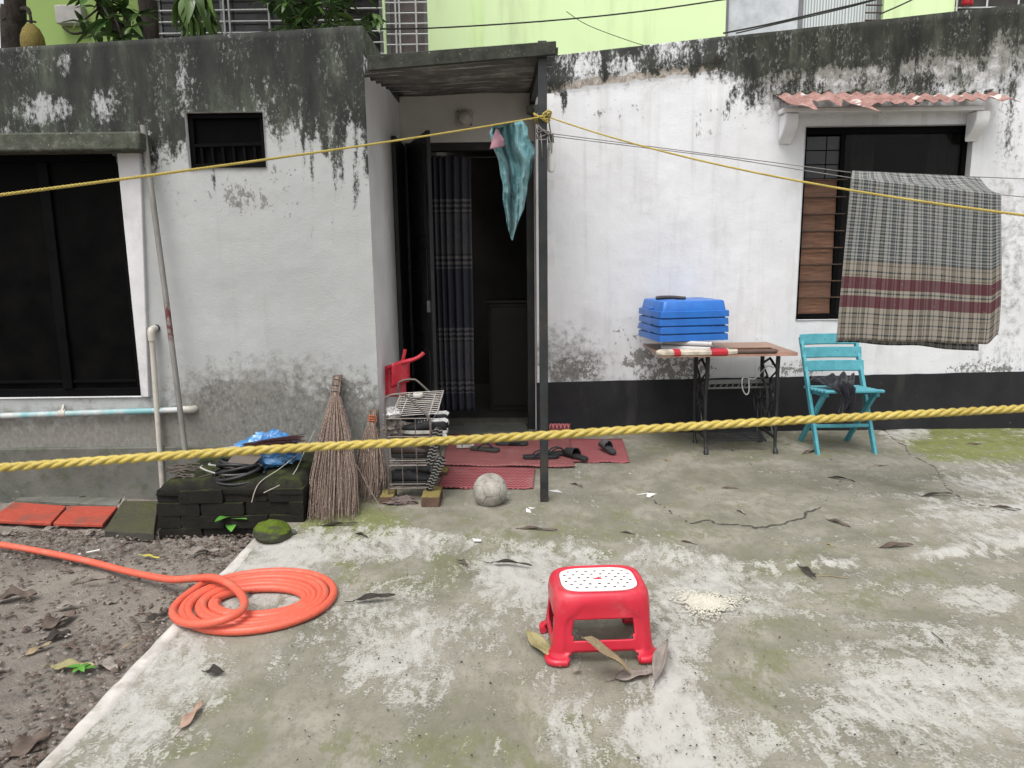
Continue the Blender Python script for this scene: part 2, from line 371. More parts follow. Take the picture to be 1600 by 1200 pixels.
def mat_yard():
    n = N('weathered_concrete'); o = n.tc()
    warp = n.noise(1.4, 3, .5); 
    comb = n.new('ShaderNodeVectorMath'); comb.operation = 'MULTIPLY_ADD'
    cx = n.new('ShaderNodeCombineXYZ'); n.put(cx.inputs[0], warp); n.put(cx.inputs[1], n.noise(1.2, 3, .5, n.map(loc=(5, 5, 0))))
    n.put(comb.inputs[0], cx.outputs[0]); comb.inputs[1].default_value = (.3, .2, 0); n.put(comb.inputs[2], o)
    wv = comb.outputs[0]
    stv = n.map(scale=(1.0, .24, 1), rot=(0, 0, R(6)), vec=wv)
    n1a = n.noise(6, 10, .7, stv); n1b = n.noise(6, 10, .7, n.map(scale=(.3, 1, 1), rot=(0, 0, R(-18)), loc=(2, 5, 0), vec=wv)); ab = n.attr('sweep'); n1 = n.mth('ADD', n.mth('MULTIPLY', n1b, ab), n.mth('MULTIPLY', n1a, n.mth('SUBTRACT', 1., ab))); n2 = n.noise(24, 9, .72, n.map(scale=(1, .5, 1), rot=(0, 0, R(10)), vec=wv)); n3 = n.noise(110, 5, .65); nb = n.noise(2.6, 6, .6, wv); nm = n.noise(5.5, 8, .7, n.map(loc=(3, 1, 0), vec=wv))
    s = lambda v, k: n.mth('MULTIPLY', n.mth('SUBTRACT', v, .5), k)
    base = n.ramp(nb, [(.36, (.158, .15, .113, 1)), (.5, (.215, .203, .16, 1)), (.64, (.29, .272, .225, 1))])
    base = n.mix(n.rng(n.noise(70, 6, .75, n.map(loc=(6, 6, 0))), .54, .66, 0, .55), base, (.11, .106, .082, 1)); base = n.mix(n.rng(n2, .45, .62, 0, .5), base, (.13, .124, .093, 1)); base = n.mix(n.rng(n1, .52, .66, 0, .55), base, (.118, .122, .088, 1))
    # moss
    tm = n.mth('ADD', n.attr('moss'), n.mth('ADD', s(nm, 1.9), s(n2, 1.5)))
    mk = n.rng(tm, .3, .6)
    mcol = n.mix(n.rng(n.attr('bright'), .2, .8), n.ramp(n2, [(.3, (.095, .1, .055, 1)), (.7, (.2, .198, .115, 1))]), n.ramp(n2, [(.3, (.075, .095, .018, 1)), (.7, (.2, .22, .055, 1))]))
    col = n.mix(n.mth('MULTIPLY', mk, .85), base, mcol)
    # pale cement skin, crisp flaking edges
    tl = n.mth('ADD', n.mth('MULTIPLY', n.attr('light'), 1.15), n.mth('ADD', n.mth('ADD', s(n1, 2.0), s(n.noise(1.7, 5, .6, n.map(loc=(8, 3, 0), vec=wv)), 1.0)), n.mth('ADD', s(n2, 2.4), s(n3, 1.5))))
    l1 = n.rng(tl, .16, .42); edge = n.mth('MULTIPLY', n.rng(n.mth('ABSOLUTE', n.mth('SUBTRACT', tl, .42)), .05, .015), n.rng(nm, .46, .56)); l2 = n.rng(tl, .5, .64)
    col = n.mix(n.mth('MULTIPLY', l1, .8), col, n.ramp(nm, [(.35, (.31, .297, .262, 1)), (.65, (.4, .387, .35, 1))]))
    col = n.mix(n.mth('MULTIPLY', l2, .75), col, n.ramp(n2, [(.35, (.36, .352, .327, 1)), (.65, (.455, .446, .42, 1))]))
    col = n.mix(n.mth('MULTIPLY', edge, .75), col, (.55, .54, .51, 1))
    # little pits and specks
    pit = n.rng(n.noise(48, 6, .75, n.map(loc=(9, 2, 0))), .665, .7); spk = n.rng(n.noise(75, 5, .75, n.map(loc=(1, 6, 0))), .675, .705)
    col = n.mix(n.mth('MULTIPLY', pit, .6), col, (.09, .085, .07, 1)); col = n.mix(n.mth('MULTIPLY', spk, .8), col, (.6, .58, .54, 1))
    # cracks (only on the far slab)
    cw = n.mth('ABSOLUTE', n.attr('crack'))
    col = n.mix(n.rng(cw, .5, .8), col, (.05, .045, .038, 1))
    h = n.mth('ADD', n.mth('ADD', n.mth('MULTIPLY', l1, .5), n.mth('MULTIPLY', l2, .35)), n.mth('ADD', n.mth('MULTIPLY', n2, .7), n.mth('SUBTRACT', n.mth('MULTIPLY', n3, .25), n.mth('MULTIPLY', pit, .4))))
    ro = n.rng(n1, .3, .7, .6, .85)
    return n.fin(col, ro, n.bump(h, .45, .01), spec=.35)
M['yard'] = mat_yard()
YW = atZ(1000, 678, 0).y      # main wall plane
YL = atZ(245, 775, -.06).y    # annex wall plane
ys = np.unique(np.concatenate([np.linspace(-9, 1.5, 20), np.arange(1.5, 3.6, .012), np.arange(3.6, YW + .6, .02)]))
sx = np.unique(np.concatenate([np.arange(0, .12, .012), np.arange(.12, 5.6, .017), np.linspace(5.6, 14, 14)]))
S, Y = np.meshgrid(sx, ys); X = edge_x(Y) + S
px, py = proj(np.stack([X, Y, X * 0], -1).reshape(-1, 3)); px = px.reshape(X.shape); py = py.reshape(X.shape)
# slab joint: far apron lies a touch higher than the near slab
jy = np.interp(px, [380, 440, 720, 1000, 1130, 1250, 1400, 1600, 1900], [838, 836, 840, 868, 880, 882, 872, 845, 815])
jn = (fbm(px / 45, py / 45, 4) - .45) * 26
dj = py - jy - jn
Z = .014 * ss(10, -4, dj) + (fbm(X * 2.2, Y * 2.2, 2) - .45) * .016 + (fbm(X * 11, Y * 11, 6) - .45) * .006
Z -= .03 * ss(.06, .0, S)            # rounded lip at the soil edge
light = .0 + .42 * blob(px, py, 1480, 1110, 330, 150, .5) + .5 * blob(px, py, 260, 1010, 120, 190, .6) + .55 * blob(px, py, 395, 900, 130, 70, .5) \
    + .5 * blob(px, py, 560, 852, 180, 30, .5) + .35 * blob(px, py, 620, 1000, 130, 120, .6) + .42 * blob(px, py, 1060, 1010, 60, 110, .5) + .5 * blob(px, py, 1090, 1150, 130, 70, .5) \
    + .55 * blob(px, py, 1530, 940, 75, 28, .5) + .5 * blob(px, py, 1415, 684, 46, 17, .4) + (.42 * np.exp(-(dj / 7) ** 2) * ss(1050, 1300, px) + .16 * np.exp(-(dj / 6) ** 2)) * ss(.3, .6, fbm(px / 40, py / 40, 31)) \
    + .38 * blob(px, py, 930, 900, 240, 60, .6) + .3 * blob(px, py, 1160, 930, 130, 45, .5) + .26 * blob(px, py, 820, 960, 90, 130, .5) + .32 * blob(px, py, 1530, 800, 120, 90, .6) + .36 * blob(px, py, 90, 1160, 180, 120, .5)\
    + .3 * blob(px, py, 980, 1150, 140, 110, .6) + .45 * np.exp(-((px - 380 - (1200 - py) * .02) / 40) ** 2) * 0
light = light - .1 * blob(px, py, 1200, 760, 420, 90, .5) - .2 * blob(px, py, 1200, 1050, 110, 90, .5) - .06 * ss(5, -5, dj) + .1 * ss(1100, 1500, px) * ss(700, 740, py) * ss(870, 840, py) - .12 * ss(715, 690, py) * ss(1330, 1250, px)
moss = .17 + .5 * blob(px, py, 540, 815, 130, 40, .5) + .4 * blob(px, py, 520, 888, 50, 30, .5) + .3 * blob(px, py, 640, 905, 110, 40, .5) + .6 * blob(px, py, 1540, 690, 130, 42, .4) + .25 * blob(px, py, 1180, 1080, 120, 110, .5) \
    + .3 * blob(px, py, 310, 1120, 130, 100, .6) + .25 * blob(px, py, 800, 870, 180, 40, .6) + .25 * blob(px, py, 1280, 920, 280, 70, .5) + .2 * blob(px, py, 900, 840, 300, 50, .5) + .3 * blob(px, py, 780, 1190, 300, 90, .5)+ .22 * blob(px, py, 1200, 700, 300, 24, .5) - .2 * blob(px, py, 1450, 1100, 250, 120, .5)
bright = .9 * blob(px, py, 1540, 690, 150, 60, .4) + .6 * blob(px, py, 520, 825, 120, 34, .5) + .35 * blob(px, py, 520, 888, 40, 24, .5) + .45 * blob(px, py, 1235, 1040, 40, 30, .5) + .3 * blob(px, py, 780, 1000, 400, 300, .3)
def polydist(pts):
    rj = random.Random(int(pts[0][0]))
    for it in range(3):
        q = [pts[0]]
        for (ax, ay), (bx, by) in zip(pts[:-1], pts[1:]):
            L = math.hypot(bx - ax, by - ay); q += [((ax + bx) / 2 + rj.gauss(0, .10) * L, (ay + by) / 2 + rj.gauss(0, .07) * L), (bx, by)]
        pts = q
    best = np.full(px.shape, 1e9)
    for (ax, ay), (bx, by) in zip(pts[:-1], pts[1:]):
        dx, dy = bx - ax, by - ay; L = dx * dx + dy * dy
        t = np.clip(((px - ax) * dx + (py - ay) * dy) / L, 0, 1); best = np.minimum(best, np.hypot((px - ax - t * dx) * .7, (py - ay - t * dy) * 1.4))
    return best
wob = (fbm(px / 14, py / 14, 9) - .45) * 7
crk = np.zeros(px.shape)
for pts, wd in (([(1080, 822), (1130, 824), (1180, 828), (1210, 822), (1240, 815), (1262, 802), (1280, 797)], 2.6), ([(1015, 770), (1025, 790), (1050, 806), (1080, 822)], 1.6), ([(1280, 797), (1300, 770), (1320, 745)], 1.2), ([(1375, 672), (1400, 690), (1460, 730), (1530, 790), (1590, 800)], 1.6), ([(1130, 680), (1165, 720), (1185, 735)], 1.1)):
    crk = np.maximum(crk, 1.15 * np.exp(-((polydist(pts) + np.abs(wob) * .4) / wd) ** 2))
Z -= .006 * crk
ob = np_mesh('concrete_yard', np.stack([X.ravel(), Y.ravel(), Z.ravel()], 1), quads(len(sx), len(ys)), M['yard'], dict(sweep=ss(900, 1250, px).ravel(), light=light.ravel(), moss=moss.ravel(), bright=bright.ravel(), crack=crk.ravel()))
tag(ob, 'mottled grey concrete yard with moss stains and flaking pale patches', kind='structure')
# pale cement edging strip along the soil
M['edging'] = plain('pale_cement_edging', (.5, .475, .44, 1), .85, .25, 9, .4, dirt=(.2, .18, .15, 1), dirtamt=.6)
b = MB(); yy = np.linspace(.2, EDGE[2].y, 90)
def strip(u, v):
    y = lerp(.2, EDGE[2].y, u); x = float(edge_x(np.array(y))); wob2 = float(fbm(np.array(y * 7), np.array(.3), 3)) * .02
    prof = [(-.012 - wob2, -.11), (-.004 - wob2, -.03), (.008, .0), (.03, .010), (.055 + wob2, .006), (.068 + wob2, -.012)]
    k = v * 5; i = min(int(k), 4); t = k - i
    return (x + lerp(prof[i][0], prof[i + 1][0], t) , y, lerp(prof[i][1], prof[i + 1][1], t) + (float(vn(np.array(y * 20), np.array(v * 3), 5)) - .5) * .008 - .004)
b.grid(strip, 200, 5, uv=False)
tag(b.build('kerb_strip', M['edging'], smooth=True, ang=180), 'pale cement edge between soil and concrete', kind='structure')

# ================================================================== BUILDINGS
def wall_panel(name, Yp, x0, x1, z0, ztop, holes, mat, attrs, parent, disp=None, res=.022, thick=.16, back=.5, reveal=.1, rmat=None):
    xs = set(np.round(np.arange(x0, x1, res), 4)) | {x0, x1}; 
    zc = min(float(ztop(np.array(x0))), float(ztop(np.array(x1)))) - .06
    zs = set(np.round(np.arange(z0, zc, res), 4)) | {zc}
    for h in holes:
        xs |= {h[0], h[1]}; zs |= {h[2], h[3]}
    xs = np.array(sorted(x for x in xs if x0 <= x <= x1)); zs = np.array(sorted(zs))
    nz = len(zs); Xg = np.tile(xs, (nz + 5, 1)); top = ztop(xs); Yg = np.full(Xg.shape, Yp); Zg = np.zeros(Xg.shape)
    Zg[:nz] = zs[:, None]
    for k, t in enumerate((.5, .8, 1.0)): Zg[nz + k] = lerp(zc, top - (.012 if k == 2 else 0), t)
    Zg[nz + 3] = top; Yg[nz + 3] = Yp + thick; Zg[nz + 4] = top - back; Yg[nz + 4] = Yp + thick
    px, py = proj(np.stack([Xg, np.full(Xg.shape, Yp), Zg], -1).reshape(-1, 3)); px = px.reshape(Xg.shape); py = py.reshape(Xg.shape)
    D = (fbm(Xg * 3, Zg * 3, 12) - .45) * .012 + (fbm(Xg * 14, Zg * 14, 14) - .45) * .005
    near = np.zeros(Xg.shape, bool)
    if disp: D = D + disp(px, py)
    Yg[:nz + 3] -= D[:nz + 3]
    A = attrs(px, py, Xg, Zg)
    q = quads(len(xs), nz + 5); xc = (Xg.ravel()[q[:, 0]] + Xg.ravel()[q[:, 1]]) / 2; zcn = (Zg.ravel()[q[:, 0]] + Zg.ravel()[q[:, 3]]) / 2
    row = q[:, 0] // len(xs); keep = np.ones(len(q), bool)
    for h in holes: keep &= ~((xc > h[0]) & (xc < h[1]) & (zcn > h[2]) & (zcn < h[3]) & (row < nz))
    P = np.stack([Xg.ravel(), Yg.ravel(), Zg.ravel()], 1)
    o = np.array(parent.location); 
    ob = np_mesh(name, P - o, q[keep], mat, {k: v.ravel() for k, v in A.items()})
    ob.parent = parent; MATS[ob.name] = MATS[parent.name].copy()
    for h in holes:
        b = MB()
        for (ax, az), (bx, bz) in (((h[0], h[2]), (h[1], h[2])), ((h[1], h[2]), (h[1], h[3])), ((h[1], h[3]), (h[0], h[3])), ((h[0], h[3]), (h[0], h[2]))):
            b.add([(ax, Yp - .012, az), (bx, Yp - .012, bz), (bx, Yp + reveal, bz), (ax, Yp + reveal, az)], [(0, 1, 2, 3)])
        b.build('window_reveal', rmat or M['reveal'], parent, smooth=False)
    return ob

# -------- left annex
XC = atY(580, 360, YL).x                                # annex right corner
annex = thing('annex_building', 'low plastered annex on the left with mouldy parapet and large black window', 'building', (-2.4, YL, 0))
def topL(x):
    a = atY(0, 72, YL); c = atY(566, 36, YL); return a.z + (c.z - a.z) * (np.asarray(x) - a.x) / (c.x - a.x)
def attrL(px, py, X, Z):
    d = np.interp(px, [-400, 215, 240, 290, 420, 500, 570], [212, 212, 215, 190, 172, 185, 200])
    wob = (fbm(px / 50, py / 90, 1) - .47) * 70
    m = 1.12 * (1 - ss(d - 70, d + 95, py + wob))
    m += .22 * (1 - ss(95, 130, py + wob)) * (px > 300)
    for c, wd in ((118, 9), (196, 10), (262, 7), (330, 12), (452, 8)): m += .35 * np.exp(-((px - c - (py - 100) * .02) / wd) ** 2) * (1 - ss(d - 30, d + 30, py))
    strk = ss(.5, .8, vn(px / 6.5, py / 260, 3)) * (1 - ss(230, 350, py + (vn(px / 9, py * 0, 7) - .5) * 160)) * ss(425, 500, px)
    m += .85 * strk * ss(150, 210, py)
    strk2 = ss(.5, .8, vn(px / 6, py / 200, 5))
    m += .55 * strk2 * blob(px, py, 350, 285, 80, 45, .5) * (py > 262) + .35 * blob(px, py, 262, 250, 45, 80, .5) * ss(.3, .7, vn(px / 9, py / 40, 4))
    m -= .75 * blob(px, py, 75, 168, 62, 30, .6) + .6 * blob(px, py, 165, 165, 40, 30, .6) + .55 * blob(px, py, 85, 100, 60, 30, .6) + .45 * blob(px, py, 505, 85, 60, 45, .6) + .5 * blob(px, py, 300, 130, 50, 60, .6) + .35 * blob(px, py, 420, 110, 40, 60, .6) + .35 * blob(px, py, 545, 120, 22, 70, .6)
    m += .3 * np.exp(-((px - 574) / 7) ** 2) * (1 - ss(240, 330, py))
    damp = .58 * blob(px, py, 430, 650, 175, 75, .5) + .4 * blob(px, py, 338, 615, 28, 32, .4) + .3 * blob(px, py, 350, 315, 70, 35, .5) + .42 * blob(px, py, 245, 235, 30, 60, .5) + .35 * blob(px, py, 560, 610, 60, 60, .5) - .05
    damp += .35 * ss(690, 740, py) + .3 * blob(px, py, 430, 290, 90, 70, .4)
    grime = .85 * ss(600, 690, py + (fbm(px / 70, py / 70, 6) - .45) * 90) + .5 * blob(px, py, 430, 650, 220, 110, .5) + .18 * ss(400, 640, py)
    grime += .2 * (1 - ss(200, 330, py)) 
    return dict(mold=m, damp=damp, grime=np.clip(grime, 0, 1), strip=m * 0)
a = atY(190, 236, YL); c = atY(205, 620, YL); vL = atY(289, 176, YL); vR = atY(417, 262, YL)
holeW = (-4.6, (a.x + atY(218, 622, YL).x) / 2, c.z, a.z); holeV = (vL.x, vR.x, vR.z, vL.z)
wall_panel('front_wall', YL, -5.2, XC, -.2, topL, [holeW, holeV], M['plasterL'], attrL, annex, reveal=.09)
# side wall of the porch nook
YD = YW + .12
b = MB(); zt = float(topL(XC))
q_ = MB(); q_.span(XC - .142, XC + .006, YL + .003, YD + .6, zt - .17, zt - .012)
b.span(XC - .14, XC, YL + .004, YD + 1.2, -.2, zt - .035); b.build('side_wall', M['nookwall'], annex, smooth=False); LATE = q_
b = MB(); b.span(-5.2, XC - .15, YL + .17, YL + 2.4, 2.2, 2.32); b.span(-5.2, XC - .145, YL + 2.41, YL + 2.55, -.2, 2.5); b.span(-5.34, -5.2, YL, YL + 2.5, -.2, 2.45); b.build('roof', M['plinth'], annex, smooth=False)
b = MB(); b.span(-5.1, XC - .15, YL + 1.2, YL + 1.22, -.2, 2.19); b.build('inner_wall', M['interior'], annex, smooth=False)
zp = atY(150, 698, YL).z
b = MB(); b.span(-5.2, XC - .01, YL - .026, YL + .02, -.25, zp); b.build('plinth', M['plinth'], annex, bevel=.008)
# black sliding window
zb, zt_ = holeW[2], holeW[3]; xr = holeW[1]; xm = atY(90, 430, YL + .05).x
win = MB()
for z0, z1 in ((zb + .002, zb + .05), (zt_ - .05, zt_ - .002)): win.span(-4.6, xr - .002, YL + .03, YL + .075, z0, z1)
win.span(xr - .045, xr - .002, YL + .031, YL + .074, zb + .05, zt_ - .05)
wf = win.build('window', M['blackframe'], annex, bevel=.003)
b = MB(); b.span(xm - .03, xm + .03, YL + .02, YL + .07, zb + .051, zt_ - .051); b.build('mullion', M['blackframe'], wf, bevel=.003)
for x0, x1, yo in ((-4.6, xm - .031, .052), (xm + .031, xr - .046, .044)):
    b = MB(); b.span(x0, x1, YL + yo, YL + yo + .008, zb + .051, zt_ - .051); b.build('pane', M['darkglass'], wf)
    b = MB(); b.span(x0, x1, YL + yo - .016, YL + yo - .003, zb + .085, zb + .103); b.build('sash_rail', M['blackframe'], wf, bevel=.002)
b = MB(); kp = atY(178, 239, YL)
b.tube([(kp.x, YL + .025, kp.z - .012), (kp.x + .006, YL + .02, kp.z - .03), (kp.x + .004, YL + .025, kp.z - .05)], .006, 6); b.span(kp.x - .02, kp.x + .012, YL + .02, YL + .03, kp.z - .012, kp.z); b.build('latch', M['steel'], wf)
# bright surround strip right of the window
s0 = atY(200, 430, YL).x + .035; 
b = MB(); b.hexa([(xr + .002, YL - .026, zb - .0), (atY(236, 620, YL).x, YL - .026, zb), (xr + .002, YL + .01, zb), (atY(236, 620, YL).x, YL + .01, zb),
                  (xr + .002, YL - .026, zt_ + .03), (atY(222, 235, YL).x, YL - .026, zt_ + .03), (xr + .002, YL + .01, zt_ + .03), (atY(222, 235, YL).x, YL + .01, zt_ + .03)])
b.build('window_surround', plain('window_surround_paint', (.6, .6, .605, 1), .85, .12, 6, .3, dirt=(.3, .3, .27, 1), dirtamt=.35), annex, bevel=.006)
# concrete ledge over it
l0 = atY(0, 208, YL - .14); l1 = atY(221, 232, YL - .14)
b = MB(); b.span(-4.9, l1.x, YL - .15, YL - .002, l1.z - .01, l0.z); 
def attr_m(v): return v
lm = N('mouldy_ledge'); q1 = lm.noise(14, 8, .7); q2 = lm.noise(60, 5, .7)
lm = lm.fin(lm.mix(lm.rng(q2, .62, .68), lm.ramp(q1, [(.3, (.035, .04, .032, 1)), (.55, (.08, .085, .065, 1)), (.75, (.2, .2, .18, 1))]), (.38, .38, .35, 1)), .9, lm.bump(q2, .5, .008), spec=.2)
b.build('window_ledge', lm, annex, bevel=.012); LATE.build('coping', lm, annex, bevel=.008)
# small vent window
vf = MB(); x0, x1, z0, z1 = holeV; yv = YL + .02
for A in ((x0, x1, z1 - .03, z1 - .002), (x0, x1, z0 + .002, z0 + .03)): vf.span(A[0] + .002, A[1] - .002, yv, yv + .04, A[2], A[3])
for A in ((x0 + .002, x0 + .032), (x1 - .032, x1 - .002)): vf.span(A[0], A[1], yv + .001, yv + .039, z0 + .03, z1 - .03)
vw = vf.build('window', M['blackframe'], annex, bevel=.003)
zr = atY(350, 226, YL).z
b = MB(); b.bar((x0 + .03, yv + .01, zr), (x1 - .03, yv + .01, zr + .006), .018, .018); b.build('rail', M['blackframe'], vw)
for k in range(6):
    x = lerp(x0 + .07, x1 - .07, k / 5); b = MB(); b.bar((x, yv + .012, z0 + .03), (x - .004, yv + .012, zr - .009), .014, .014); b.build('bar', M['blackframe'], vw)
b = MB(); b.span(x0 + .03, x1 - .03, yv + .03, yv + .036, z0 + .03, z1 - .03); b.build('pane', M['darkglass'], vw)

# -------- main building on the right
XR = atY(838, 400, YW).x
house = thing('main_building', 'long white plastered house with black skirting and barred window behind the yard', 'building', (2.5, YW, 0))
def topR(x):
    a = atY(858, 86, YW); c = atY(1130, 55, YW); e = atY(1600, 3, YW)
    return np.interp(np.asarray(x), [a.x - 2, a.x, c.x, e.x, e.x + 4], [a.z - .08, a.z, c.z, e.z, e.z + .3])
def stripmask(px, py):
    yc = np.interp(px, [840, 858, 990, 1130], [143, 139, 120, 102]); hw = np.interp(px, [858, 1130], [6, 7])
    return ss(hw + 2, hw - 2, np.abs(py - yc + (vn(px / 15, py * 0, 2) - .5) * 4)) * (1 - ss(1128, 1134, px))
def attrR(px, py, X, Z):
    yt = np.interp(px, [700, 858, 1130, 1600, 2000], [106, 86, 55, 3, -40]); d = py - yt
    wob = (fbm(px / 60, py / 60, 21) - .47) * 40
    wd = np.interp(px, [840, 1000, 1140, 1300, 1450, 1600], [55, 52, 55, 62, 66, 40])
    m = .84 * (1 - ss(wd - 14, wd + 16, d + wob * ss(1100, 1180, px))) 
    m -= .24 * blob(px, py, 920, 110, 70, 40, .4) * 1 + .25 * blob(px, py, 985, 105, 40, 26, .5) + .3 * blob(px, py, 1040, 72, 50, 22, .5) + .2 * blob(px, py, 1320, 60, 50, 30, .5)
    drip = ss(.42, .7, vn(px / 9, py / 300, 8))
    m += .6 * drip * ss(945, 870, px) * ss(138, 148, py) * (1 - ss(165, 205, py + (vn(px / 8, px * 0, 4) - .5) * 60))
    sk = ss(1115, 1190, px)
    m += sk * (.36 * (1 - ss(95, 150, d + wob)) + .22 * blob(px, py, 1400, 140, 190, 30, .5) + .2 * ss(.55, .8, vn(px / 8, py / 150, 9)) * (1 - ss(130, 260, py)) * ss(1260, 1130, px))
    m += .34 * blob(px, py, 1130, 180, 60, 70, .5) * ss(.4, .7, vn(px / 10, py / 30, 3)) + .3 * blob(px, py, 1570, 190, 30, 80, .5) + .24 * blob(px, py, 1575, 330, 30, 120, .5) + .1 * blob(px, py, 1570, 560, 60, 40, .5)
    damp = .5 * blob(px, py, 1050, 570, 80, 35, .4) + .55 * blob(px, py, 895, 575, 50, 26, .4) + .38 * blob(px, py, 985, 530, 45, 45, .5) + .42 * blob(px, py, 1540, 575, 70, 22, .5) + .2 * ss(540, 600, py) - .08
    damp += .4 * blob(px, py, 1240, 575, 60, 16, .5) + .28 * sk * (1 - ss(90, 170, d)) + .33 * blob(px, py, 950, 178, 90, 30, .4) + .18 * blob(px, py, 1120, 200, 80, 90, .4)
    grime = .32 * ss(470, 600, py + wob) * (1 - ss(1000, 1180, px)) + .35 * blob(px, py, 885, 560, 70, 70, .5) + sk * .62 * (1 - ss(90, 200, d + wob * 1.5)) + .3 * (1 - ss(60, 95, d)) + .45 * blob(px, py, 1575, 400, 45, 220, .5)
    return dict(mold=m, damp=damp, grime=np.clip(grime, 0, 1), strip=stripmask(px, py) * (1 if True else 0))
def dispR(px, py):
    yc = np.interp(px, [840, 858, 990, 1130], [143, 139, 120, 102]); 
    return .02 * ss(4, -4, py - yc + 6) * (1 - ss(1128, 1138, px)) + .01 * stripmask(px, py)
a = atY(1253, 197, YW); c = atY(1248, 500, YW); e = atY(1521, 195, YW)
holeR = ((a.x + c.x) / 2, e.x, c.z, (a.z + e.z) / 2)
wall_panel('front_wall', YW, XR, 7.5, -.1, topR, [holeR], M['plasterR'], attrR, house, dispR, reveal=.1, thick=.2)
b = MB(); zt = float(topR(XR)); b.span(XR + .002, XR + .14, YW + .0, YW + .118, -.05, zt - .02); b.build('wall_end', M['nookwall'], house, smooth=False)
dt = atY(740, 222, YD).z; dxr = XR - .012; dxl = XC + .03
b = MB(); b.span(XC + .002, XR + .1, YD, YD + .12, dt, zt - .02); b.span(XC + .002, dxl, YD, YD + .12, -.02, dt); b.span(dxr, XR + .1, YD + .001, YD + .12, -.02, dt); b.build('porch_wall', M['porchwall'], house, smooth=False)
# black skirting band
b = MB()
def band(u, v):
    x = lerp(XR - .004, 7.5, u); p = atY(0, 0, YW)
    zt2 = zband(x) + (float(fbm(np.array(x * 6), np.array(.5), 3)) - .45) * .011
    return [(x, YW - .020 - .004 * float(vn(np.array(x * 5), np.array(1.))), lerp(-.05, zt2, v * 1.25)) if v <= .8 else (x, YW + .01, zt2 - .001)][0]
zb0 = atY(900, 596, YW); zb1 = atY(1600, 580, YW)
def zband(x): return zb0.z + (zb1.z - zb0.z) * (x - zb0.x) / (zb1.x - zb0.x)
b.grid(band, 260, 5, uv=False); b.add([(XR - .004, YW - .022, -.05), (XR - .004, YW - .022, zband(XR)), (XR - .004, YW + .01, zband(XR)), (XR - .004, YW + .01, -.05)], [(0, 1, 2, 3)])
b.build('skirting_band', M['band'], house, ang=60)
# body: roof, interior
b = MB(); b.span(XC + .15, 7.5, YW + .21, YW + 3.6, 2.52, 2.64); b.span(XC + .151, 7.5, YW + 3.61, YW + 3.75, -.1, 2.7); b.span(7.5, 7.64, YW + .01, YW + 3.7, -.1, 2.9); b.build('roof', M['plinth'], house, smooth=False)
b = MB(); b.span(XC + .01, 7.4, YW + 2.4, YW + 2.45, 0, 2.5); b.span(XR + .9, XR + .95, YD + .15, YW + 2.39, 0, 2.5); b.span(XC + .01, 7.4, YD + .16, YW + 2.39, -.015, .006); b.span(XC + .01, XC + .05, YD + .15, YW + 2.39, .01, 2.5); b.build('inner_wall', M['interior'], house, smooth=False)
# window
x0, x1, z0, z1 = holeR; yv = YW + .045; wf = MB()
for A in ((z1 - .05, z1 - .002), (z0 + .002, z0 + .04)): wf.span(x0 + .002, x1 - .002, yv, yv + .045, A[0], A[1])
for A in ((x0 + .002, x0 + .036), (x1 - .036, x1 - .002)): wf.span(A[0], A[1], yv + .001, yv + .044, z0 + .04, z1 - .05)
wf = wf.build('window', M['blackframe'], house, bevel=.003)
xa = atY(1310, 350, yv).x; zs_ = atY(1300, 280, yv).z
b = MB(); b.span(xa - .012, xa + .02, yv + .008, yv + .04, z0 + .041, z1 - .051); b.build('mullion', M['blackframe'], wf)
b = MB(); b.span(xa + .021, x1 - .037, yv + .022, yv + .03, z0 + .041, z1 - .051); gm = mat_glass('window_glass', .006, .12, .2); gm.node_tree.nodes['Principled BSDF'].inputs['Alpha'].default_value = .5; b.build('pane', gm, wf)
b = MB(); cx0_, cx1_ = atY(1335, 240, YW + .2).x, atY(1372, 240, YW + .2).x; b.grid(lambda u, v: (lerp(cx0_, cx1_, u), YW + .25 + .02 * math.sin(u * 20), lerp(z1, z0, v)), 30, 4); cx2_, cx3_ = atY(1455, 240, YW + .2).x, atY(1540, 240, YW + .2).x; b.grid(lambda u, v: (lerp(cx2_, cx3_, u), YW + .25 + .025 * math.sin(u * 34 + v), lerp(z1, z0, v)), 40, 4); b.build('reflection_strips', plain('grey_reflection_strip', (.16, .155, .15, 1), .9, .4, 5, .2), wf, ang=180)  # two grey folded strips added behind the pane to stand in for reflections
wood = N('brown_shutter_wood'); q = wood.noise(18, 6, .6, wood.map(scale=(.5, 1, 5))); q0 = wood.noise(3, 4, .6)
M['shutter'] = wood.fin(wood.mix(wood.rng(q0, .35, .65, 0, .6), wood.ramp(q, [(.3, (.075, .038, .024, 1)), (.7, (.21, .11, .068, 1))]), (.1, .06, .045, 1)), .7, wood.bump(q, .2, .004), spec=.25)
ns = 8; sl = (zs_ - z0 - .045) / ns
for k in range(ns):
    b = MB(); za = z0 + .043 + k * sl
    b.hexa([(x0 + .04, yv + .03, za), (xa - .014, yv + .03, za), (x0 + .04, yv + .042, za), (xa - .014, yv + .042, za), (x0 + .04, yv + .04, za + sl * .97), (xa - .014, yv + .04, za + sl * .97), (x0 + .04, yv + .052, za + sl * .97), (xa - .014, yv + .052, za + sl * .97)])
    b.build('shutter_board', M['shutter'], wf)
    b = MB(); b.bar((x0 + .036, yv + .008, za + sl), (xa + .05, yv + .008, za + sl), .008, .008); b.build('bar', M['rust'], wf)
gp = plain('grey_louvre_glass', (.035, .036, .04, 1), .3, .3, 4, .05, spec=.4)
cols = [(x0 + .04, lerp(x0, xa, .62)), (lerp(x0, xa, .62) + .008, lerp(x0, xa, .98))]
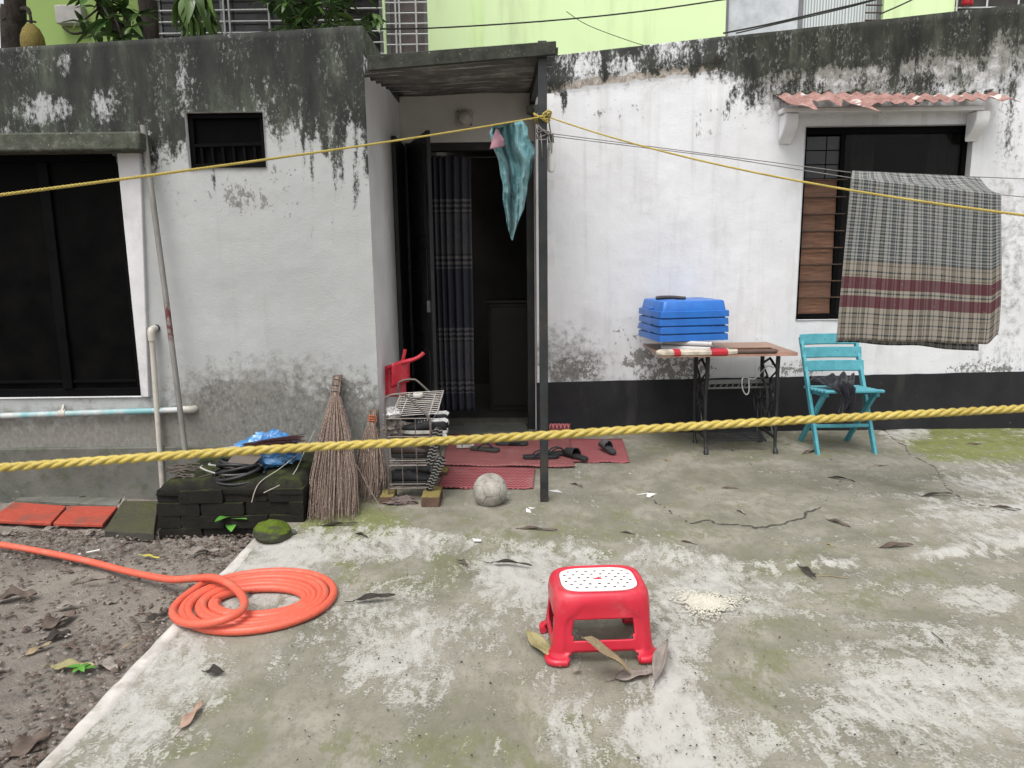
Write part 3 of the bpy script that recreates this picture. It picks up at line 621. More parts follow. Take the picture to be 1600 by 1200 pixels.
for cx0, cx1 in cols:
    for k in range(3):
        zA = lerp(zs_ + .01, z1 - .055, k / 3); zB = lerp(zs_ + .01, z1 - .055, (k + 1) / 3) - .008
        b = MB(); b.span(cx0, min(cx1, xa - .014), yv + .03, yv + .036, zA, zB); b.build('pane', gp, wf)
# awning over the window: slab, brackets, ragged corrugated sheet
pL = atY(1222, 165, YW - .2); pR = atY(1556, 165, YW - .2); zl = atY(1400, 172, YW - .2).z
b = MB(); b.span(pL.x + .03, pR.x - .03, YW - .13, YW - .03, zl + .005, zl + .04); aw = b.build('window_ledge', M['nookwall'], house, bevel=.008)
for x in (pL.x + .05, pR.x - .09):
    b = MB(); Mx = Matrix(((0, 0, 1), (1, 0, 0), (0, 1, 0))).to_4x4()
    out = [(YW - .14, zl), (YW - .14, zl - .05), (YW - .12, zl - .10), (YW - .08, zl - .14), (YW - .03, zl - .17), (YW - .012, zl - .2), (YW - .012, zl)]
    b.prism([(p, q) for p, q in out], Matrix.Translation((x, 0, 0)) @ Mx, .1); b.build('bracket', M['nookwall'], aw, bevel=.008)
n = N('rusty_red_sheet'); q = n.noise(7, 7, .65); q2 = n.noise(40, 6, .7)
c_ = n.ramp(q, [(.3, (.2, .1, .085, 1)), (.55, (.33, .19, .165, 1)), (.75, (.42, .3, .27, 1))])
c_ = n.mix(n.rng(q2, .56, .64), c_, (.11, .05, .035, 1)); c_ = n.mix(n.rng(n.noise(5, 4, .5, n.map(loc=(3, 3, 3))), .62, .64), c_, (.5, .48, .45, 1))
M['redsheet'] = n.fin(c_, .6, n.bump(q2, .3, .005), spec=.3)
b = MB(); fl = [(1228, 152), (1236, 158), (1248, 172), (1262, 173), (1268, 158), (1285, 155), (1305, 166), (1318, 158), (1330, 162), (1338, 186), (1346, 165), (1362, 164), (1385, 160), (1400, 160), (1420, 162), (1440, 156), (1500, 156), (1560, 152), (1594, 160)]
NX = 260; xa_, xb_ = pL.x + .0, atY(1592, 160, YW - .28).x
fx = [atY(p, q_, YW - .3).x for p, q_ in fl]; fz = [q_ for p, q_ in fl]
def awn(u, v):
    x = lerp(xa_, xb_, u); ln = np.interp(x, fx, [.5 + (q_ - 150) * .042 for q_ in fz]); ln = max(.3, ln) * (1 if x < fx[-4] else .9)
    ln += (float(fbm(np.array(x * 25), np.array(.2), 2)) - .45) * .25
    d = .04 + v * .30 * ln
    zz = zl + .16 - d * .42 + .010 * math.sin(x * 2 * math.pi / .1 + .6 * math.sin(x * 4)) + .014 * math.sin(x * 3.1 + 1) + .10 * (u - .5) * (.12)
    return (x, YW - d, zz)
b.grid(awn, NX, 8, uv=False); b.build('awning_sheet', M['redsheet'], house, solid=.003)
# rubble line of mortar where the sheet meets the wall
b = MB()
for k in range(70):
    u = random.random(); p = awn(u, 0); s = random.uniform(.006, .014)
    b.box((p[0], YW - .02, p[2] + random.uniform(.0, .02)), (s * 1.6, .035, s), Matrix.Rotation(random.uniform(-.6, .6), 3, 'Y'))
tag(b.build('mortar_crumbs', M['plinth'], house), kind='stuff')

# -------- doorway
df = MB(); df.span(dxl + .001, dxl + .05, YD + .005, YD + .09, 0.02, dt - .06); df.span(dxr - .06, dxr - .001, YD + .005, YD + .09, .02, dt - .06); df.span(dxl + .001, dxr - .001, YD + .004, YD + .09, dt - .06, dt - .002)
door = df.build('door_frame', M['black'], house, bevel=.004)
h0 = Vector((dxl + .03, YD - .01, 0)); f0 = atY(672, 300, YD - .68)
u = Vector((f0.x - h0.x, f0.y - h0.y, 0)); L = u.length; u.normalize(); nr = Vector((u.y, -u.x, 0)); b = MB()
def leafbox(b, s0, s1, z0, z1, t0, t1):
    P = [h0 + u * s + nr * t + Vector((0, 0, z)) for z in (z0, z1) for t in (t0, t1) for s in (s0, s1)]; b.hexa(P)
leafbox(b, 0, L, .06, dt - .02, -.012, .012); lf = b.build('door_leaf', M['black'], house); b = MB(); b.span(XC + .006, XC + .034, YD - .47, YD - .03, .06, dt - .02); b.build('door_leaf', M['black'], house, bevel=.003)  # second leaf, flat on the side wall, added to darken that strip
for z0, z1 in ((.12, .75), (.85, 1.45), (1.55, dt - .1)):
    b = MB(); leafbox(b, .09, L - .09, z0, z1, .012, .02); b.build('door_panel', M['black'], lf, bevel=.004)
b = MB(); leafbox(b, L - .06, L - .04, 1.02, 1.1, .013, .035); b.build('handle', M['steel'], lf)
b = MB(); b.span(dxl + .06, dxr - .06, YD - .16, YD + .14, -.03, .035); b.build('door_sill', M['plinth'], house, bevel=.01)
b = MB(); z = dt - .1
b.tube([(dxl + .05, YD + .06, z), (dxr - .06, YD + .06, z - .004)], .006, 8); tag(b.build('curtain_rod', M['iron']), 'thin dark curtain rod across the top of the open doorway', 'rod')
# ================================================================== PORCH ROOF AND POST
YP = atZ(850, 787, 0).y
pc = atZ(850.5, 787, 0); zf = atY(850, 70, YP).z; zfl = atY(576, 92, YP).z; zbk = atY(735, 143, YD).z
M['metal'] = plain('dark_painted_steel', (.022, .025, .027, 1), .5, .4, 12, .15, dirt=(.07, .045, .03, 1), dirtamt=.45, spec=.4)
n = N('weathered_fascia'); q = n.noise(16, 7, .7); q2 = n.noise(70, 5, .7)
M['fascia'] = n.fin(n.mix(n.rng(q2, .64, .68), n.ramp(q, [(.3, (.018, .02, .017, 1)), (.6, (.05, .052, .042, 1)), (.75, (.09, .1, .06, 1))]), (.26, .25, .22, 1)), .8, n.bump(q2, .3, .005), spec=.2)
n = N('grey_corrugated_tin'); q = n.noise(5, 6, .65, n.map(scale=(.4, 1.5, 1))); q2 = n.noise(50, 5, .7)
yy_ = n.mth('FRACT', n.mth('ADD', n.mth('MULTIPLY', n.sep(n.tc())[1], 1 / .19), n.mth('MULTIPLY', n.mth('SUBTRACT', n.noise(6, 4), .5), .14))); rib_shade = n.mth('MULTIPLY', n.rng(yy_, .4, .62), n.rng(n.noise(9, 5, .65, n.map(scale=(.5, 1, 1))), .3, .55, .5, 1.))  # rib shading painted as one dark band per rib, broken up by noise
M['tin'] = n.fin(n.mix(n.mth('MAXIMUM', n.mth('MULTIPLY', rib_shade, .92), n.rng(n.noise(60, 5, .7), .6, .68)), n.ramp(q, [(.3, (.27, .278, .28, 1)), (.7, (.46, .465, .46, 1))]), (.075, .074, .07, 1)), .42, n.bump(q2, .15, .003), .55, .4)
pr = thing('porch_roof', 'grey corrugated tin lean-to roof on a thin black post over the doorway', 'porch', (pc.x, pc.y, 0))
b = MB(); pw = .046; b.span(pc.x - pw / 2, pc.x + pw / 2, YP - pw / 2, YP + pw / 2, -.02, zf + .015); b.build('post', M['metal'], pr, bevel=.003)
xfr = atY(868, 70, YP).x; xfl = atY(574, 90, YP - .05).x
b = MB(); b.hexa([(xfl, YP - .055, zfl - .07), (xfr, YP - .055, zf - .062), (xfl, YP - .028, zfl - .07), (xfr, YP - .028, zf - .062), (xfl, YP - .055, zfl + .004), (xfr, YP - .055, zf + .004), (xfl, YP - .028, zfl + .004), (xfr, YP - .028, zf + .004)]); b.build('fascia', M['fascia'], pr, bevel=.004)
def sheet(u, v):
    y = lerp(YP - .026, YD + .03, v); x = lerp(lerp(xfl - .006, XC + .004, min(1, v * 5)), lerp(xfr + .012, pc.x + .03, v), u)
    z0_ = lerp(zfl, zf, u); 
    return (x, y, lerp(z0_ - .06, zbk - .02 + (u - .5) * .02, v) + .07 * min(1, ((y - YP) / .19 % 1) / .75 if ((y - YP) / .19 % 1) < .75 else 4 * (1 - ((y - YP) / .19 % 1))) + .004 * math.sin(u * 9 + v * 3))
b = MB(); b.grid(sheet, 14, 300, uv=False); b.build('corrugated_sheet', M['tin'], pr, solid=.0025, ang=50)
b = MB(); b.hexa([(pc.x - .02, YP + .024, zf - .10), (pc.x + .02, YP + .024, zf - .10), (pc.x - .02, YW + .1, zbk - .10), (pc.x + .02, YW + .1, zbk - .10), (pc.x - .02, YP + .024, zf - .005), (pc.x + .02, YP + .024, zf - .005), (pc.x - .02, YW + .1, zbk - .005), (pc.x + .02, YW + .1, zbk - .005)]); b.build('beam', M['fascia'], pr, bevel=.004)
for t in ():
    y = lerp(YP, YD, t); b = MB(); z = lerp(zfl, zbk, t) - .012
    b.span(XC + .004, pc.x - .021, y - .015, y + .015, z - .028, z - .004); b.build('purlin', M['fascia'], pr)
# lump of mortar under the beam end
b = MB(); 
for k in range(5): b.box((XR - .03 + .02 * k * .6, YW - .0 + random.uniform(-.02, .05), zbk - .13 - random.uniform(0, .05)), (.07, .09, .045), Matrix.Rotation(random.uniform(-.5, .5), 3, 'Y'))
b.build('mortar', M['plinth'], pr)

# round-cornered bulkhead lamp
M['opal'] = plain('dusty_opal_glass', (.5, .48, .44, 1), .45, .15, 20, .05, dirt=(.25, .23, .2, 1), dirtamt=.4)
lp = atY(726, 186, YD); la = thing('bulkhead_lamp', 'small square off-white wall lamp above the doorway', 'lamp', (lp.x, YD - .001, lp.z))
Mw = Matrix(((1, 0, 0), (0, 0, -1), (0, 1, 0))).to_4x4()
b = MB(); b.prism(rrect(.125, .125, .03), Matrix.Translation((lp.x, YD - .001, lp.z)) @ Mw, .022); b.build('base', M['opal'], la, bevel=.004)
b = MB(); b.lathe([(.052, 0), (.053, .012), (.046, .03), (.028, .042), (.004, .046)], (lp.x, YD - .023, lp.z), 20, Mw.to_3x3()); b.build('shade', M['opal'], la)
for dx in (-.048, .048):
    b = MB(); b.lathe([(.006, 0), (.006, .004)], (lp.x + dx, YD - .023, lp.z - .048 * (1 if dx > 0 else -1)), 8, Mw.to_3x3()); b.build('screw', M['iron'], la)

# ================================================================== ROPES
n = N('yellow_nylon_rope'); q = n.noise(9, 4, .6); q2 = n.noise(420, 3, .7, n.map(scale=(.3, 1, 1)))
M['rope'] = n.fin(n.mix(n.rng(q2, .42, .66, 0, .6), n.ramp(q, [(.3, (.31, .225, .035, 1)), (.7, (.46, .35, .07, 1))]), (.54, .46, .18, 1)), .6, n.bump(q2, .5, .0015), spec=.35)
M['cord'] = plain('grey_cord', (.2, .19, .18, 1), .8, .4, 30, .2)
def rope(b, pts, r, lay, n=8, step=None, mi=0):
    P = [Vector(p) for p in pts]; L = [0]
    for a_, c_ in zip(P[:-1], P[1:]): L.append(L[-1] + (c_ - a_).length)
    tot = L[-1]; step = step or lay / 12; m = max(2, int(tot / step)); tt = np.linspace(0, tot, m)
    A = np.array([[np.interp(t, L, [p[k] for p in P]) for k in range(3)] for t in tt])
    T = np.gradient(A, axis=0); T /= np.linalg.norm(T, axis=1)[:, None]
    up = np.array([0, 0, 1.]) if abs(T[0][2]) < .9 else np.array([1., 0, 0])
    n1 = np.cross(T, up); n1 /= np.linalg.norm(n1, axis=1)[:, None]; n2 = np.cross(T, n1)
    for s in range(3):
        ph = -tt / lay * 2 * math.pi + s * 2 * math.pi / 3
        Q = A + (np.cos(ph)[:, None] * n1 + np.sin(ph)[:, None] * n2) * r * .5
        b.tube([tuple(q) for q in Q], r * .54, n, True, mi)
pts = []
for px_, py_, yy_ in ((-260, 750, .74), (0, 731, .74), (400, 703.5, .75), (800, 683, .765), (1200, 659, .8), (1600, 638, .86), (1900, 620, .92)): pts.append(atY(px_, py_, yy_))
b = MB(); rope(b, smooth_path(pts, 10), .0048, .042, 10)
tag(b.build('yellow_rope', M['rope'], ang=180), 'thick twisted yellow rope stretched across the foreground from edge to edge', 'rope')
zk = atY(849, 183, YP - .03)
kn = Vector((pc.x, YP, zk.z)); pA = kn + Vector((-.015, -.033, 0)); pB = kn + Vector((.03, -.02, .002))
eL = atY(-120, 320, 1.75); eR = atY(1760, 355, 2.0)
def sag(a, c, s, m=24):
    return [a.lerp(c, t) + Vector((0, 0, -s * 4 * t * (1 - t))) for t in np.linspace(0, 1, m)]
ROPEL = sag(pA, eL, .012); ROPER = sag(pB, eR, .06)
b = MB(); rope(b, ROPEL, .0044, .034, 6, .005); rope(b, ROPER, .0042, .034, 6, .005)
for k in range(3):
    z = kn.z + (k - 1) * .012; rr = .036 + .004 * k
    loop = [Vector((kn.x + rr * math.cos(a) * 1.0, kn.y + rr * math.sin(a), z + .012 * math.sin(a * 2 + k))) for a in np.linspace(0, 2 * math.pi * .97, 22)]
    rope(b, loop, .006, .05, 6, .008)
rope(b, [kn + Vector((.03, -.03, .0)), kn + Vector((.045, -.045, .02)), kn + Vector((.03, -.05, .03)), kn + Vector((.0, -.045, .012)), kn + Vector((.012, -.04, -.02))], .006, .05, 6, .006)
tag(b.build('yellow_clothesline', M['rope'], ang=180), 'thin yellow clothesline knotted round the black porch post', 'clothesline')
# grey doubled cord
YT = 3.72
gA = [atY(856, 208, YP - .02), atY(1325, 269, YT + .16), atY(1530, 276.5, YT + .16), atY(1760, 286, YT + .16)]
gB = [atY(856, 212, YP - .02), atY(1130, 246, YT + .06), atY(1330, 278, YT), atY(1562, 304, YT), atY(1760, 324, YT)]
b = MB(); b.tube(gA, .0022, 6); b.tube(gB, .0022, 6)
ck = Vector((pc.x, YP, atY(850, 209, YP - .02).z))
for k in range(5):
    z = ck.z + (k - 2) * .009
    b.tube([Vector((ck.x + .0335 * math.cos(a), ck.y + .0335 * math.sin(a), z + .014 * math.sin(a + k * 1.3))) for a in np.linspace(0, 6.2, 16)], .0028, 5)
b.tube([ck + Vector((-.012, -.034, 0)), ck + Vector((-.006, -.036, -.06)), ck + Vector((-.003, -.036, -.125))], .003, 5)
b.tube([ck + Vector((.03, -.03, 0)), ck + Vector((.04, -.03, -.05)), ck + Vector((.036, -.03, -.085))], .003, 5)
b.tube([ck + Vector((.03, -.03, .01)), ck + Vector((.05, -.03, -.01)), ck + Vector((.046, -.03, -.1))], .003, 5)
b.tube([ck + Vector((-.03, -.034, .045)), ck + Vector((.0, -.036, .015)), ck + Vector((.035, -.03, -.012))], .004, 5)
tag(b.build('grey_cord_line', M['cord'], ang=180), 'pair of thin grey cords tied round the post below the yellow knot', 'clothesline')
# white bulb behind post
bp = atY(861, 241, YP + .05); M['whiteplastic'] = plain('white_plastic', (.72, .72, .7, 1), .35, .08, 15, .03)
bu = thing('light_bulb', 'white elongated light bulb hanging unlit beside the porch post', 'bulb', (bp.x, bp.y, bp.z - .09))
b = MB(); b.lathe([(.003, -.095), (.016, -.09), (.022, -.07), (.023, -.03), (.02, .03), (.014, .06)], bp, 16); b.build('globe', M['whiteplastic'], bu)
b = MB(); b.lathe([(.015, .058), (.016, .06), (.014, .1), (.006, .105)], bp, 12); b.tube([bp + Vector((0, 0, .1)), bp + Vector((-.01, .0, .16)), Vector((pc.x + .023, YP + .02, bp.z + .2))], .003, 6); b.build('socket', M['iron'], bu)

# ================================================================== HANGING CLOTH
n = N('plaid_cotton'); uvn = n.new('ShaderNodeUVMap'); us = n.sep(uvn.outputs[0]); u_, v_ = us[0], us[1]
fr = lambda s, k, o=0.: n.mth('FRACT', n.mth('ADD', n.mth('MULTIPLY', s, k), o))
W_, K_, G_, T_ = (.235, .232, .222, 1), (.014, .014, .015, 1), (.072, .078, .068, 1), (.045, .058, .058, 1)
warp = n.ramp(fr(u_, 5), [(0, W_), (.09, K_), (.13, G_), (.2, K_), (.24, W_), (.33, G_), (.37, W_), (.42, K_), (.45, T_), (.56, W_), (.6, K_), (.63, W_), (.7, T_), (.78, K_), (.82, W_), (.9, G_), (.94, W_)], True)
weA = n.ramp(fr(v_, 24), [(0, W_), (.3, K_), (.44, G_), (.52, W_), (.7, T_), (.88, K_)], True)
BE = (.24, .195, .145, 1); MR = (.075, .018, .024, 1)
weB = n.ramp(fr(v_, 15), [(0, BE), (.4, K_), (.54, BE), (.78, (.1, .075, .05, 1)), (.9, BE)], True)
inb = n.mth('GREATER_THAN', v_, .5); weft = n.mix(inb, weA, weB)
band_ = n.ramp(v_, [(0, g(0)), (.60, g(1)), (.672, g(0)), (.715, g(1)), (.79, g(0))], True)
weft = n.mix(band_, weft, MR)
col = n.mix(n.mth('ADD', .48, n.mth('MULTIPLY', band_, .35)), warp, weft)
thr = n.noise(500, 2, .6); col = n.mix(n.rng(n.noise(40, 6, .75), .6, .75, 0, .35), col, (.5, .5, .48, 1))
M['plaid'] = n.fin(col, .95, n.bump(thr, .3, .001), spec=.1, **{'Sheen Weight': .15})
def cloth_w(u, s):   # s along the cloth from back hem (0) over both cords to the front hem (1)
    fl = .40; tp = .48
    rz = [atY(lerp(1332, 1530, u), lerp(268, 277.5, u), YT + .16), atY(lerp(1330, 1563, u), lerp(277.5, 304, u), YT)]
    lx = atY(lerp(1305, 1552, u), 540, YT).x
    hem = .004 * math.sin(u * 14) + .008 * math.sin(u * 3.1)
    rip = lambda d: .0055 * math.sin(u * 34 + 2 * math.sin(u * 5)) * d + .012 * math.sin(u * 9 + .6) * d
    if s < fl:
        t = 1 - s / fl; top = rz[0]; zb_ = atY(lerp(1310, 1535, u), lerp(533, 547, u) + 2, YT + .12).z + hem
        x = lerp(top.x, lerp(atY(1308, 540, YT + .1).x, atY(1532, 540, YT + .1).x, u), t); return (x, top.y + .01 - .06 * t + rip(t) * .6, lerp(top.z, zb_, t))
    if s < tp:
        t = (s - fl) / (tp - fl); p = rz[0].lerp(rz[1], t); return (p.x, p.y, p.z + .004 - .02 * math.sin(t * math.pi) * (.6 + .4 * math.sin(u * 20)))
    t = (s - tp) / (1 - tp); top = rz[1]; zb_ = atY(1430, lerp(530, 541, u), YT - .03).z + hem * .6 + (.05 * ss(.93, 1, u))
    x = lerp(top.x, lx + .02 * math.sin(t * 3) * (u - .3), min(1, t * 1.05)); 
    return (x, top.y - .006 - .02 * math.sin(t * 1.6) + rip(ss(0, .5, t)), lerp(top.z + .004, zb_, t))
b = MB(); b.grid(cloth_w, 90, 130)
for k in list(b.uv):
    uu, s = b.uv[k]; b.uv[k] = (uu, (s - .48) / .52)
ob = b.build('plaid_cloth', M['plaid'], solid=.0022, ang=180)
tag(ob, 'checked plaid cloth with two maroon bands drying in front of the barred window', 'cloth')

n = N('teal_cotton'); uvn = n.new('ShaderNodeUVMap'); q = n.noise(26, 6, .7); q2 = n.noise(300, 3, .6)
M['teal'] = n.fin(n.mix(n.rng(q, .5, .7, 0, .6), n.ramp(n.noise(7, 5, .6), [(.3, (.055, .15, .17, 1)), (.7, (.13, .28, .3, 1))]), (.33, .5, .5, 1)), .95, n.bump(n.mth('ADD', q, n.mth('MULTIPLY', q2, .3)), .6, .008), spec=.1, **{'Sheen Weight': .2})
M['pink'] = plain('faded_pink_cotton', (.36, .2, .24, 1), .95, .25, 30, .4, spec=.1)
tr = min(ROPEL, key=lambda p: abs(proj(np.array([p]))[0][0] - 795)); YC = tr.y
rowy = [0, .06, .18, .32, .45, .58, .7, .85, 1.0]
rowl = [769, 764, 770, 777, 782, 785, 786, 788, 793]; rowr = [818, 823, 827, 832, 836, 831, 829, 824, 812]
def tl(u, s):     # front fall of the cloth
    t = max(0, (s - .14) / .86); 
    if s < .14:
        k = s / .14; p = atY(lerp(774, 816, u), lerp(199, 192, u), YC); q3 = rope_at(p.x)
        return (p.x, q3.y + .05 * math.cos(math.pi * (k * .5)) , q3.z + .012 * math.sin(math.pi * (.5 + k * .5)) - .02 * (1 - k) * (1 - k))
    py_ = lerp(lerp(199, 192, u), 376 - 50 * abs(u - .42) ** 1.3 * 1.6 - (30 if u > .86 else 0), t); l, r_ = np.interp(t, rowy, rowl), np.interp(t, rowy, rowr)
    d = -.012 - .05 * math.sin(u * 8.5 + t * 1.3 + .8) * ss(0, .35, t) * (1 - .3 * t) - .022 * math.sin(u * 21 - t * 2.2) * ss(0, .2, t) - .012 * math.sin(u * 37 + t * 1.5) + .06 * (float(fbm(np.array(u * 5 + 3), np.array(t * 7), 5, 3)) - .43) * ss(0, .2, t)
    p = atY(lerp(l, r_, u) + 1.2 * math.sin(t * 17 + u * 2) * (u > .5) + .8 * math.sin(t * 23), py_, YC + d + .02 * t); return tuple(p)
def rope_at(x):
    for p, q3 in zip(ROPEL[:-1], ROPEL[1:]):
        if min(p.x, q3.x) <= x <= max(p.x, q3.x): return p.lerp(q3, (x - p.x) / (q3.x - p.x))
    return ROPEL[0]
b = MB(); b.grid(tl, 44, 84); tc = thing('teal_shirt', 'crumpled teal cotton shirt hung over the yellow line by the post', 'shirt', (tr.x, tr.y, tr.z - .7))
b.build('shirt_cloth', M['teal'], tc, solid=.002, ang=180)
def pk(u, v):
    p = atY(lerp(lerp(775, 765, v), lerp(777, 788, min(1, v * 1.6)), u), lerp(201, 233 - 4 * u, v), YC - .085 - .03 * math.sin(u * 3.1) + .01 * v); return tuple(p)
b = MB(); b.grid(pk, 12, 12); b.build('pink_lining', M['pink'], tc, solid=.002, ang=180)

# curtain
n = N('banded_curtain'); uvn = n.new('ShaderNodeUVMap'); us = n.sep(uvn.outputs[0]); v_ = us[1]
NV, GY, WH = (.05, .052, .065, 1), (.09, .09, .095, 1), (.14, .138, .137, 1)
DK = (.03, .032, .055, 1)
f2 = fr(v_, 2.0, .02)
fl_ = n.rng(n.vor(26, 'F1', n.map(scale=(1, 1, 1)), 0), .2, .5); 
rb = n.ramp(f2, [(0, NV), (.34, WH), (.36, NV), (.38, WH), (.4, NV), (.42, WH), (.44, NV), (.45, GY), (.76, NV), (.775, WH), (.8, NV), (.82, WH), (.84, NV), (.86, WH), (.875, NV)], True)
mid = n.ramp(f2, [(0, g(0)), (.51, g(1)), (.68, g(0))], True)
col = n.mix(n.mth('MULTIPLY', mid, n.mth('SUBTRACT', 1., n.rng(n.noise(38, 5, .7), .42, .56))), rb, (.07, .07, .09, 1))
M['curtain'] = n.fin(col, .9, n.bump(n.noise(300, 2), .2, .001), spec=.15)
cx0, cx1 = atY(674, 300, YD + .06).x, atY(737, 300, YD + .06).x; ct = dt - .09; cb = atY(700, 642, YD + .06).z
def cur(u, v):
    w_ = lerp(cx0, cx1 - .01 * math.sin(v * 3.1) - .02 * ss(.5, 1, v), u + .03 * math.sin(u * 12.0) * .4)
    return (w_ + .012 * v, YD + .06 + .026 * math.sin(u ** .8 * 36 + .8 * math.sin(v * 3)) * (.75 + .25 * v) * (1 - .55 * ss(.55, 1, u)), lerp(ct, cb, v) + .004 * math.sin(u * 36) * (v > .97))
b = MB(); b.grid(cur, 110, 60); ob = b.build('door_curtain', M['curtain'], solid=.0015, ang=180)
tag(ob, 'dark navy curtain with grey patterned bands hanging in the open doorway', 'curtain')
# dark cupboard in the room behind
q = atY(800, 560, YD + .75); cw0, cw1 = atY(764, 560, YD + .75).x, XR + .62
cup = thing('cupboard', 'dark wooden cupboard barely visible inside the doorway', 'cupboard', ((cw0 + cw1) / 2, YD + .9, 0))
ztc = atY(800, 474, YD + .75).z
M['darkwood'] = plain('dark_wood', (.03, .024, .02, 1), .6, .4, 10, .15)
b = MB(); b.span(cw0, cw1, YD + .77, YD + 1.1, .006, ztc); b.build('carcass', M['darkwood'], cup, bevel=.006)
b = MB(); b.span(cw0 - .015, cw1 + .015, YD + .74, YD + 1.1, ztc + .001, ztc + .03); b.build('top', M['darkwood'], cup, bevel=.004)
for k in range(2):
    xa2 = lerp(cw0 + .02, cw1 - .02, k / 2); xb2 = lerp(cw0 + .02, cw1 - .02, (k + 1) / 2) - .01
    b = MB(); b.span(xa2, xb2, YD + .752, YD + .769, .06, ztc - .03); b.build('door', M['darkwood'], cup, bevel=.004)

# ================================================================== TABLE WITH TREADLE STAND
FT = atZ(1160, 712, 0).y
tl_ = [atY(1030, 556, FT - .02), atY(1247, 549, FT - .02)]; TZ = atY(1140, 552, FT - .02).z
n = N('worn_table_wood'); q = n.noise(9, 7, .6, n.map(scale=(.5, 7, 7))); q2 = n.noise(5, 5, .6)
M['tablewood'] = n.fin(n.mix(n.rng(q2, .4, .7, 0, .6), n.ramp(q, [(.3, (.16, .075, .045, 1)), (.7, (.3, .165, .1, 1))]), (.36, .25, .18, 1)), n.rng(q2, .3, .7, .3, .5), n.bump(q, .1, .002), spec=.45)
M['tableedge'] = plain('pale_table_edge', (.42, .24, .18, 1), .6, .25, 20, .2)
tx0, tx1 = tl_[0].x, tl_[1].x; ty0, ty1 = FT - .02, min(FT + .60, YW - .04)
tb = thing('sewing_table', 'old wooden sewing machine table on black cast iron treadle stand by the wall', 'table', ((tx0 + tx1) / 2, FT + .2, 0))
hx0, hx1 = atZ(1090, 545, TZ).x, atZ(1208, 545, TZ).x; hy0, hy1 = ty0 + .09, ty0 + .26
b = MB()
for A in ((tx0, hx0, ty0 + .006, ty1), (hx1, tx1, ty0 + .006, ty1), (hx0 , hx1, ty0 + .006, hy0), (hx0, hx1, hy1, ty1)): b.span(A[0], A[1], A[2], A[3], TZ - .022, TZ)
b.build('tabletop', M['tablewood'], tb, smooth=False)
b = MB(); b.span(hx0 + .004, hx1 - .004, hy0 + .004, hy1 - .004, TZ - .02, TZ - .008); b.build('machine_flap', M['tablewood'], tb, bevel=.002)
b = MB(); b.span(tx0, tx1, ty0, ty0 + .0055, TZ - .023, TZ - .001); b.build('edge_band', M['tableedge'], tb)
b = MB()
for y in (hy0 + .002, hy1 + .004): b.span(hx0, hx1, y - .008, y - .001, TZ + .001, TZ + .005)
b.span(hx1 - .01, hx1 - .002, hy0 + .002, hy1 - .005, TZ + .001, TZ + .005); b.build('brass_inlay', plain('tarnished_brass', (.3, .21, .12, 1), .5, .3, 30, metal=.5), tb)
lx0, lx1 = atZ(1105, 712, 0).x - .01, atZ(1214, 712, 0).x - .005
def ironleg(x, sgn, yf):
    b = MB(); out = -.02 * sgn
    P = smooth_path([(x, yf, TZ - .024), (x, yf, TZ - .16), (x - .006 * sgn, yf, .42), (x - .004 * sgn, yf - .005, .2), (x, yf - .02, .07), (x, yf - .045, .01)], 6)
    b.tube(P, [lerp(.016, .011, i / (len(P) - 1)) if i < len(P) - 4 else .018 for i in range(len(P))], 8); return b
for x, sg in ((lx0, 1), (lx1, -1)):
    for yf in (FT + .045, FT + .36): ironleg(x, sg, yf).build('leg', M['iron'], tb, ang=60)
for x in (lx0, lx1):
    b = MB(); yA, yB = FT + .045, FT + .36; ym = (yA + yB) / 2
    b.tube([(x, yA, .6), (x, ym, .66), (x, yB, .6)], .009, 6); b.tube([(x, yA, .12), (x, yB, .12)], .010, 6)
    for s in (-1, 1):
        b.tube(smooth_path([(x, ym + s * .13, .58), (x, ym + s * .02, .5), (x, ym + s * .1, .38), (x, ym + s * .02, .28), (x, ym + s * .12, .14)], 6), .007, 6)
        b.tube([(x, ym + s * .06 + .035 * math.cos(a), .47 + .05 * math.sin(a)) for a in np.linspace(0, 6.28, 14)], .006, 6)
        b.tube([(x, ym + s * .05 + .03 * math.cos(a), .33 + .035 * math.sin(a)) for a in np.linspace(0, 6.28, 14)], .006, 6)
    b.build('side_frame', M['iron'], tb)
b = MB(); zc_ = atY(1140, 593, FT + .3).z; b.bar((lx0, FT + .2, zc_), (lx1, FT + .2, zc_ + .004), .012, .03); b.bar((lx0, FT + .2, zc_ - .045), (lx1, FT + .2, zc_ - .04), .01, .012)
for k in range(9):
    x = lerp(lx0 + .05, lx1 - .1, k / 8); b.bar((x, FT + .194, zc_ - .035), (x + .014, FT + .194, zc_ - .016), .006, .006)
b.build('cross_brace', M['steel'], tb)
b = MB()
for k in range(9): b.bar((lx0 + .03, FT + .08 + k * .025, .09 + .006 * k), (lx1 - .05, FT + .08 + k * .025, .09 + .006 * k), .012, .008)
b.bar((lx0 + .03, FT + .07, .088), (lx0 + .03, FT + .3, .145), .012, .012); b.bar((lx1 - .05, FT + .07, .088), (lx1 - .05, FT + .3, .145), .012, .012); b.build('treadle', M['iron'], tb)
wc = Vector((lx1 - .05, FT + .22, .36)); b = MB(); b.tube([wc + Vector((0, .15 * math.cos(a), .15 * math.sin(a))) for a in np.linspace(0, 2 * math.pi, 28)[:-1]], .01, 6, closed=True)
for k in range(5): a = k * 1.2566; b.tube([wc, wc + Vector((0, .15 * math.cos(a), .15 * math.sin(a)))], .006, 6)
b.tube([wc + Vector((0, .05, -.03)), (lx1 - .07, FT + .2, .11)], .006, 6); b.build('flywheel', M['iron'], tb)
